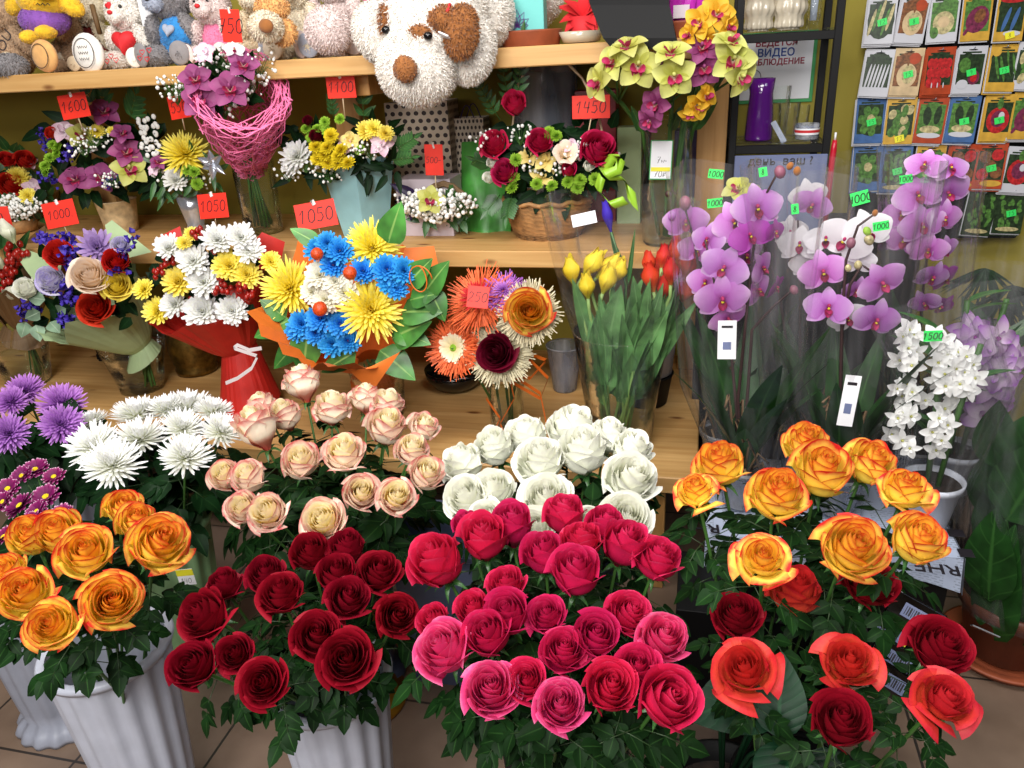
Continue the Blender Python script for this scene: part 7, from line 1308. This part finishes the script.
# white dendrobium and purple-white dendrobium
def dend(bx, by, Yp, label, me, pts, s, sl, seed, stick=(), leaves=10):
    c = U(bx, by, Z=.385); c = V((U(bx, by, Y=Yp).x, Yp, .384)); t = thing('potted_orchid', label, 'potted orchid', c, 'potted orchids in clear sleeves'); rnd = random.Random(seed); pot(t, c, .062, .115, 'pot_white')
    can = []
    for i in range(4):
        a = 1.6 * i + .4; tp = c + V((.05 * cos(a), .04 * sin(a), rnd.uniform(.38, .5))); can.append(tp); mb = MB(); mb.tube([c + V((.015 * cos(a), .015 * sin(a), .1)), lerp(c, tp, .55) + V((0, 0, .02)), tp], .006, 7); mb.build('cane', ['stem_green'], t)
    for i in range(leaves):
        a = rnd.uniform(0, 6.28); p = lerp(c + V((0, 0, .1)), rnd.choice(can), rnd.uniform(.3, 1)); mb = MB(); leaf(mb, p, V((cos(a), sin(a) * .8, .7)), V((-cos(a), -sin(a), .8)), rnd.uniform(.08, .12), .03, 0, .3, .2, 7); mb.build('leaf', ['leaf_mid'], t)
    for (x, y) in pts:
        p = U(x, y, Y=Yp + rnd.uniform(-.08, -.02)); put(me, 'bloom', p, V((rnd.uniform(-.5, .5), -1, rnd.uniform(-.1, .5))), m_px(p, s * rnd.uniform(1.15, 1.5)), rnd.uniform(0, 6), t)
    sleeve(t, [(c, .066), (c + V((0, 0, .11)), .078), (c + V((.01, 0, .35)), sl[1] * .9), (V((U(sl[2], sl[0], Y=Yp).x, Yp, U(sl[2], sl[0], Y=Yp).z)), sl[1])], seed=seed, name='clear_sleeve', fold=.05, squash=.8)
    for q in stick: gsticker(t, q[0], q[1], Yp - sl[1] * .75, *q[2:])
STW = lib('stw', lambda: star_mesh('s', 'dend', 5, .46, .3, 1)); STP = lib('stp', lambda: star_mesh('s', 'dend_purple', 5, .48, .32, 2, 'phal_deep'))
dend(924, 528, 1.70, 'white star-flowered orchid in a white pot on the newspaper', STW, ((908, 330), (902, 336), (914, 334), (908, 348), (916, 352), (900, 360), (912, 365), (934, 336), (938, 348), (944, 340), (938, 362), (948, 356), (958, 352), (966, 356), (972, 364), (955, 368), (964, 372), (975, 378), (944, 374), (936, 380), (896, 388), (906, 384), (912, 392), (898, 418), (904, 412), (910, 416), (902, 440), (910, 448), (892, 434), (938, 418), (932, 432), (944, 408), (960, 384), (956, 396), (968, 390), (945, 386), (942, 440), (936, 450), (925, 400), (902, 396), (948, 425)), 20, (320, .125, 930), 61, ((933, 336, '1500', 4, 17, 11),), 14)
dend(950, 480, 1.86, 'white and purple orchid in a clear sleeve beside the big leafy plant', STP, ((975, 336), (985, 344), (968, 330), (990, 352), (978, 352), (996, 338), (1004, 350), (985, 366), (996, 372), (1006, 366), (990, 384), (998, 390), (984, 398), (994, 404), (984, 416), (975, 342), (965, 345), (1012, 356), (1002, 380), (978, 410)), 32, (270, .13, 985), 62, (), 12)
# ---------------------------------------------------------------- big leafy plant in a brown pot on the floor
c = U(996, 686, Z=0); c = V((c.x + .05, c.y + .13, 0)); t = thing('potted_plant', 'big broad-leaved plant in a clear sleeve in a brown pot with saucer', 'potted plant', c); mb = MB(); mb.lathe([(.001, .002), (.11, .002), (.125, 0), (.14, .018), (.145, .025), (.138, .027), (.105, .012)], 40, 0, None, c); mb.build('saucer', ['terracotta'], t)
mb = MB(); mb.lathe([(.082, .012), (.086, .014), (.112, .15), (.122, .152), (.125, .182), (.116, .182), (.11, .15), (.08, .03)], 40, 0, None, c, cap0=True); mb.build('pot', ['brown_pot'], t); mb = MB(); mb.lathe([(.001, .165), (.112, .16)], 30, 0, None, c); mb.build('soil', ['soil'], t); rnd = random.Random(71)
for i, (x, y, a, L, w) in enumerate(((1005, 645, 92, 190, 56), (992, 640, 100, 190, 50), (1015, 620, 84, 210, 66), (988, 600, 98, 130, 50), (1020, 600, 70, 150, 66), (998, 560, 92, 150, 60), (1006, 520, 80, 140, 66), (990, 520, 96, 120, 54), (1014, 480, 85, 110, 60), (998, 470, 100, 90, 46), (1024, 540, 95, 130, 66), (990, 645, 97, 120, 44), (1006, 600, 105, 100, 56), (1020, 660, 78, 120, 60))):
    p = U(x, y, Y=c.y - .04 + rnd.uniform(-.08, .08)); k = dep(p) / FPX; d = V((cos(RAD(a)), rnd.uniform(-.3, .15), sin(RAD(a)))); mb = MB(); leaf(mb, p, d, tocam(p) + V((rnd.uniform(-.6, .6), 0, .2)), L * k * .8, w * k, 0, rnd.uniform(.05, .3), .15, 10, shape=.7); b = c + V((rnd.uniform(-.04, .04), rnd.uniform(-.04, .04), .18)); mb.tube([b, lerp(b, p, .6), p], .004, 5); mb.build('leaf', ['leaf_big'], t)
sleeve(t, [(c + V((0, 0, .15)), .13), (c + V((0, 0, .3)), .15), (c + V((.01, 0, .6)), .20), (c + V((.01, 0, .86)), .23)], seed=72, name='clear_sleeve', fold=.04)
mb = MB(); mb.box(U(985, 631, Y=c.y - .13), (.06, .003, .02), 0, face_rot(0, 40, -20), .0008); flat(mb.build('foil_label', ['foil_silver'], t))
# grassy dark plant behind, with one bright leaf
c = V((U(1000, 300, Y=2.15).x, 2.15, 0)); t = thing('potted_plant', 'plant with dark thready leaves in film below the seed packets', 'potted plant', c); pot(t, c, .09, .16, 'black'); mb = MB(); mb.tube([c + V((0, 0, .15)), V((c.x, 2.15, U(1000, 320, Y=2.15).z))], .012, 8); mb.build('stem', ['stem_dark'], t)
for j, (x0, y0_) in enumerate(((985, 268), (1012, 285), (1000, 300))):
    mb = MB(); o = U(x0, y0_, Y=2.15)
    for i in range(36):
        a = rnd.uniform(-2.9, -.2); d = V((cos(a), rnd.uniform(-.6, .2), sin(a))); leaf(mb, o, d, V((0, -1, .4)), rnd.uniform(.06, .13), .008, 0, .3, .3, 5)
    mb.build('thready_leaves', ['leaf_dark'], t)
bigleaf(t, 988, 350, 2.08, 55, 70, 14, 'leaf_fresh', bend=.5); bigleaf(t, 985, 345, 2.1, 120, 60, 26, 'leaf_mid'); bigleaf(t, 1005, 350, 2.1, 70, 50, 20, 'leaf_mid')
sleeve(t, [(c + V((0, 0, .14)), .095), (c + V((0, 0, .5)), .13), (V((c.x, 2.15, U(1000, 250, Y=2.15).z)), .15)], seed=73, name='clear_sleeve')
# ---------------------------------------------------------------- glossy ribbed leaves in front
c = V((.08, .92, .0)); t = thing('leafy_plant', 'low plant with large glossy dark ribbed leaves under the orange-red roses', 'potted plant', c); pot(t, c, .09, .34, 'black')
for (x, y, z, dx, dy, dz, L, w) in ((786, 686, .60, -.95, -.45, -.1, .135, .085), (778, 738, .58, .02, .5, .75, .10, .062), (792, 742, .58, -.2, -.9, -.2, .10, .075), (806, 752, .56, .6, -.6, -.2, .09, .06), (722, 690, .58, .35, .3, .8, .07, .035), (716, 682, .57, .9, .2, .3, .075, .04), (770, 700, .59, -.6, .5, .4, .08, .05)):
    p = U(x, y, Z=z); mb = MB(); leaf(mb, p, V((dx, dy, dz)), tocam(p) + V((0, 0, .25)), L * 1.1, w * 1.15, 0, .15, .06, 10, shape=.72); b = c + V((0, 0, .32)); mb.tube([b, lerp(b, p, .5) + V((0, 0, .03)), p], .0035, 5); mb.build('leaf', ['leaf_rib', 'stem_dark'], t)
# gold stepped base on the floor behind the white bucket
c = U(365, 699, Z=0); t = thing('floor_vase', 'golden stepped round base of a floor vase behind the white bucket', 'vase', c); mb = MB(); mb.lathe([(.10, 0), (.105, .004), (.105, .014), (.085, .02), (.085, .032), (.062, .04), (.058, .06)], 48, 0, None, c, cap0=True); mb.build('stepped_base', ['brass'], t); mb = MB(); mb.lathe([(.057, .06), (.05, .1), (.06, .2), (.07, .3), (.066, .3), (.04, .1)], 36, 0, None, c); mb.build('body', ['brass'], t)
# price label on the green bucket
p = U(186, 577, Y=1.262); t2 = thing('bucket_label', 'white and yellow 140 price label on the green bucket', 'price label', p); rt = face_rot(8, 5, 6); k = dep(p) / FPX; mb = MB(); mb.box(p, (18 * k, 18 * k, .001), 0, rt, .0003); mb.box(p + rt @ V((0, 5 * k, .0006)), (18 * k, 7 * k, .0006), 1, rt, .0001); ink(mb, Matrix.Translation(p + rt @ V((0, -4 * k, .0009))) @ rt.to_4x4(), '140.', 5.5 * k, 2); flat(mb.build('label', ['paper_white', 'sticker_yellow', 'ink'], t2))
# ---------------------------------------------------------------- light of the shop, with added front fill
def area(loc, sx, sy, e, col=(1, .96, .9), rot=(0, 0, 0)):
    l = bpy.data.lights.new('ceiling_or_fill_light', 'AREA'); l.shape = 'RECTANGLE'; l.size = sx; l.size_y = sy; l.energy = e; l.color = col
    o = bpy.data.objects.new('ceiling_or_fill_light', l); COL.objects.link(o); o.location = loc; o.rotation_euler = rot; return o
area((-1.3, .9, 2.75), .9, .6, 28, (1, .97, .93)); area((.1, .8, 2.75), .9, .6, 26, (1, .97, .93)); area((-.5, -.9, 2.6), 1.6, .9, 80, (1, .97, .93), rot=(.85, 0, 0)); area((-.8, -1.5, 1.75), 1.8, .5, 20, (1, .98, .95), rot=(1.5, 0, 0)); area((1.1, 1.2, 2.75), .6, .6, 8, (.86, .92, 1))  # the two areas behind the camera, aimed forward, are added fill
w = bpy.data.worlds.new('world'); SC.world = w; w.use_nodes = True; w.node_tree.nodes['Background'].inputs[0].default_value = (.6, .58, .6, 1); w.node_tree.nodes['Background'].inputs[1].default_value = .12
SC.view_settings.view_transform = 'Standard'; SC.view_settings.look = 'None'; SC.view_settings.gamma = 1; SC.view_settings.exposure = .24; SC.view_settings.use_curve_mapping = False
SC.cycles.transparent_max_bounces = 40; SC.cycles.max_bounces = 6; SC.cycles.use_denoising = True; SC.cycles.sample_clamp_indirect = 4
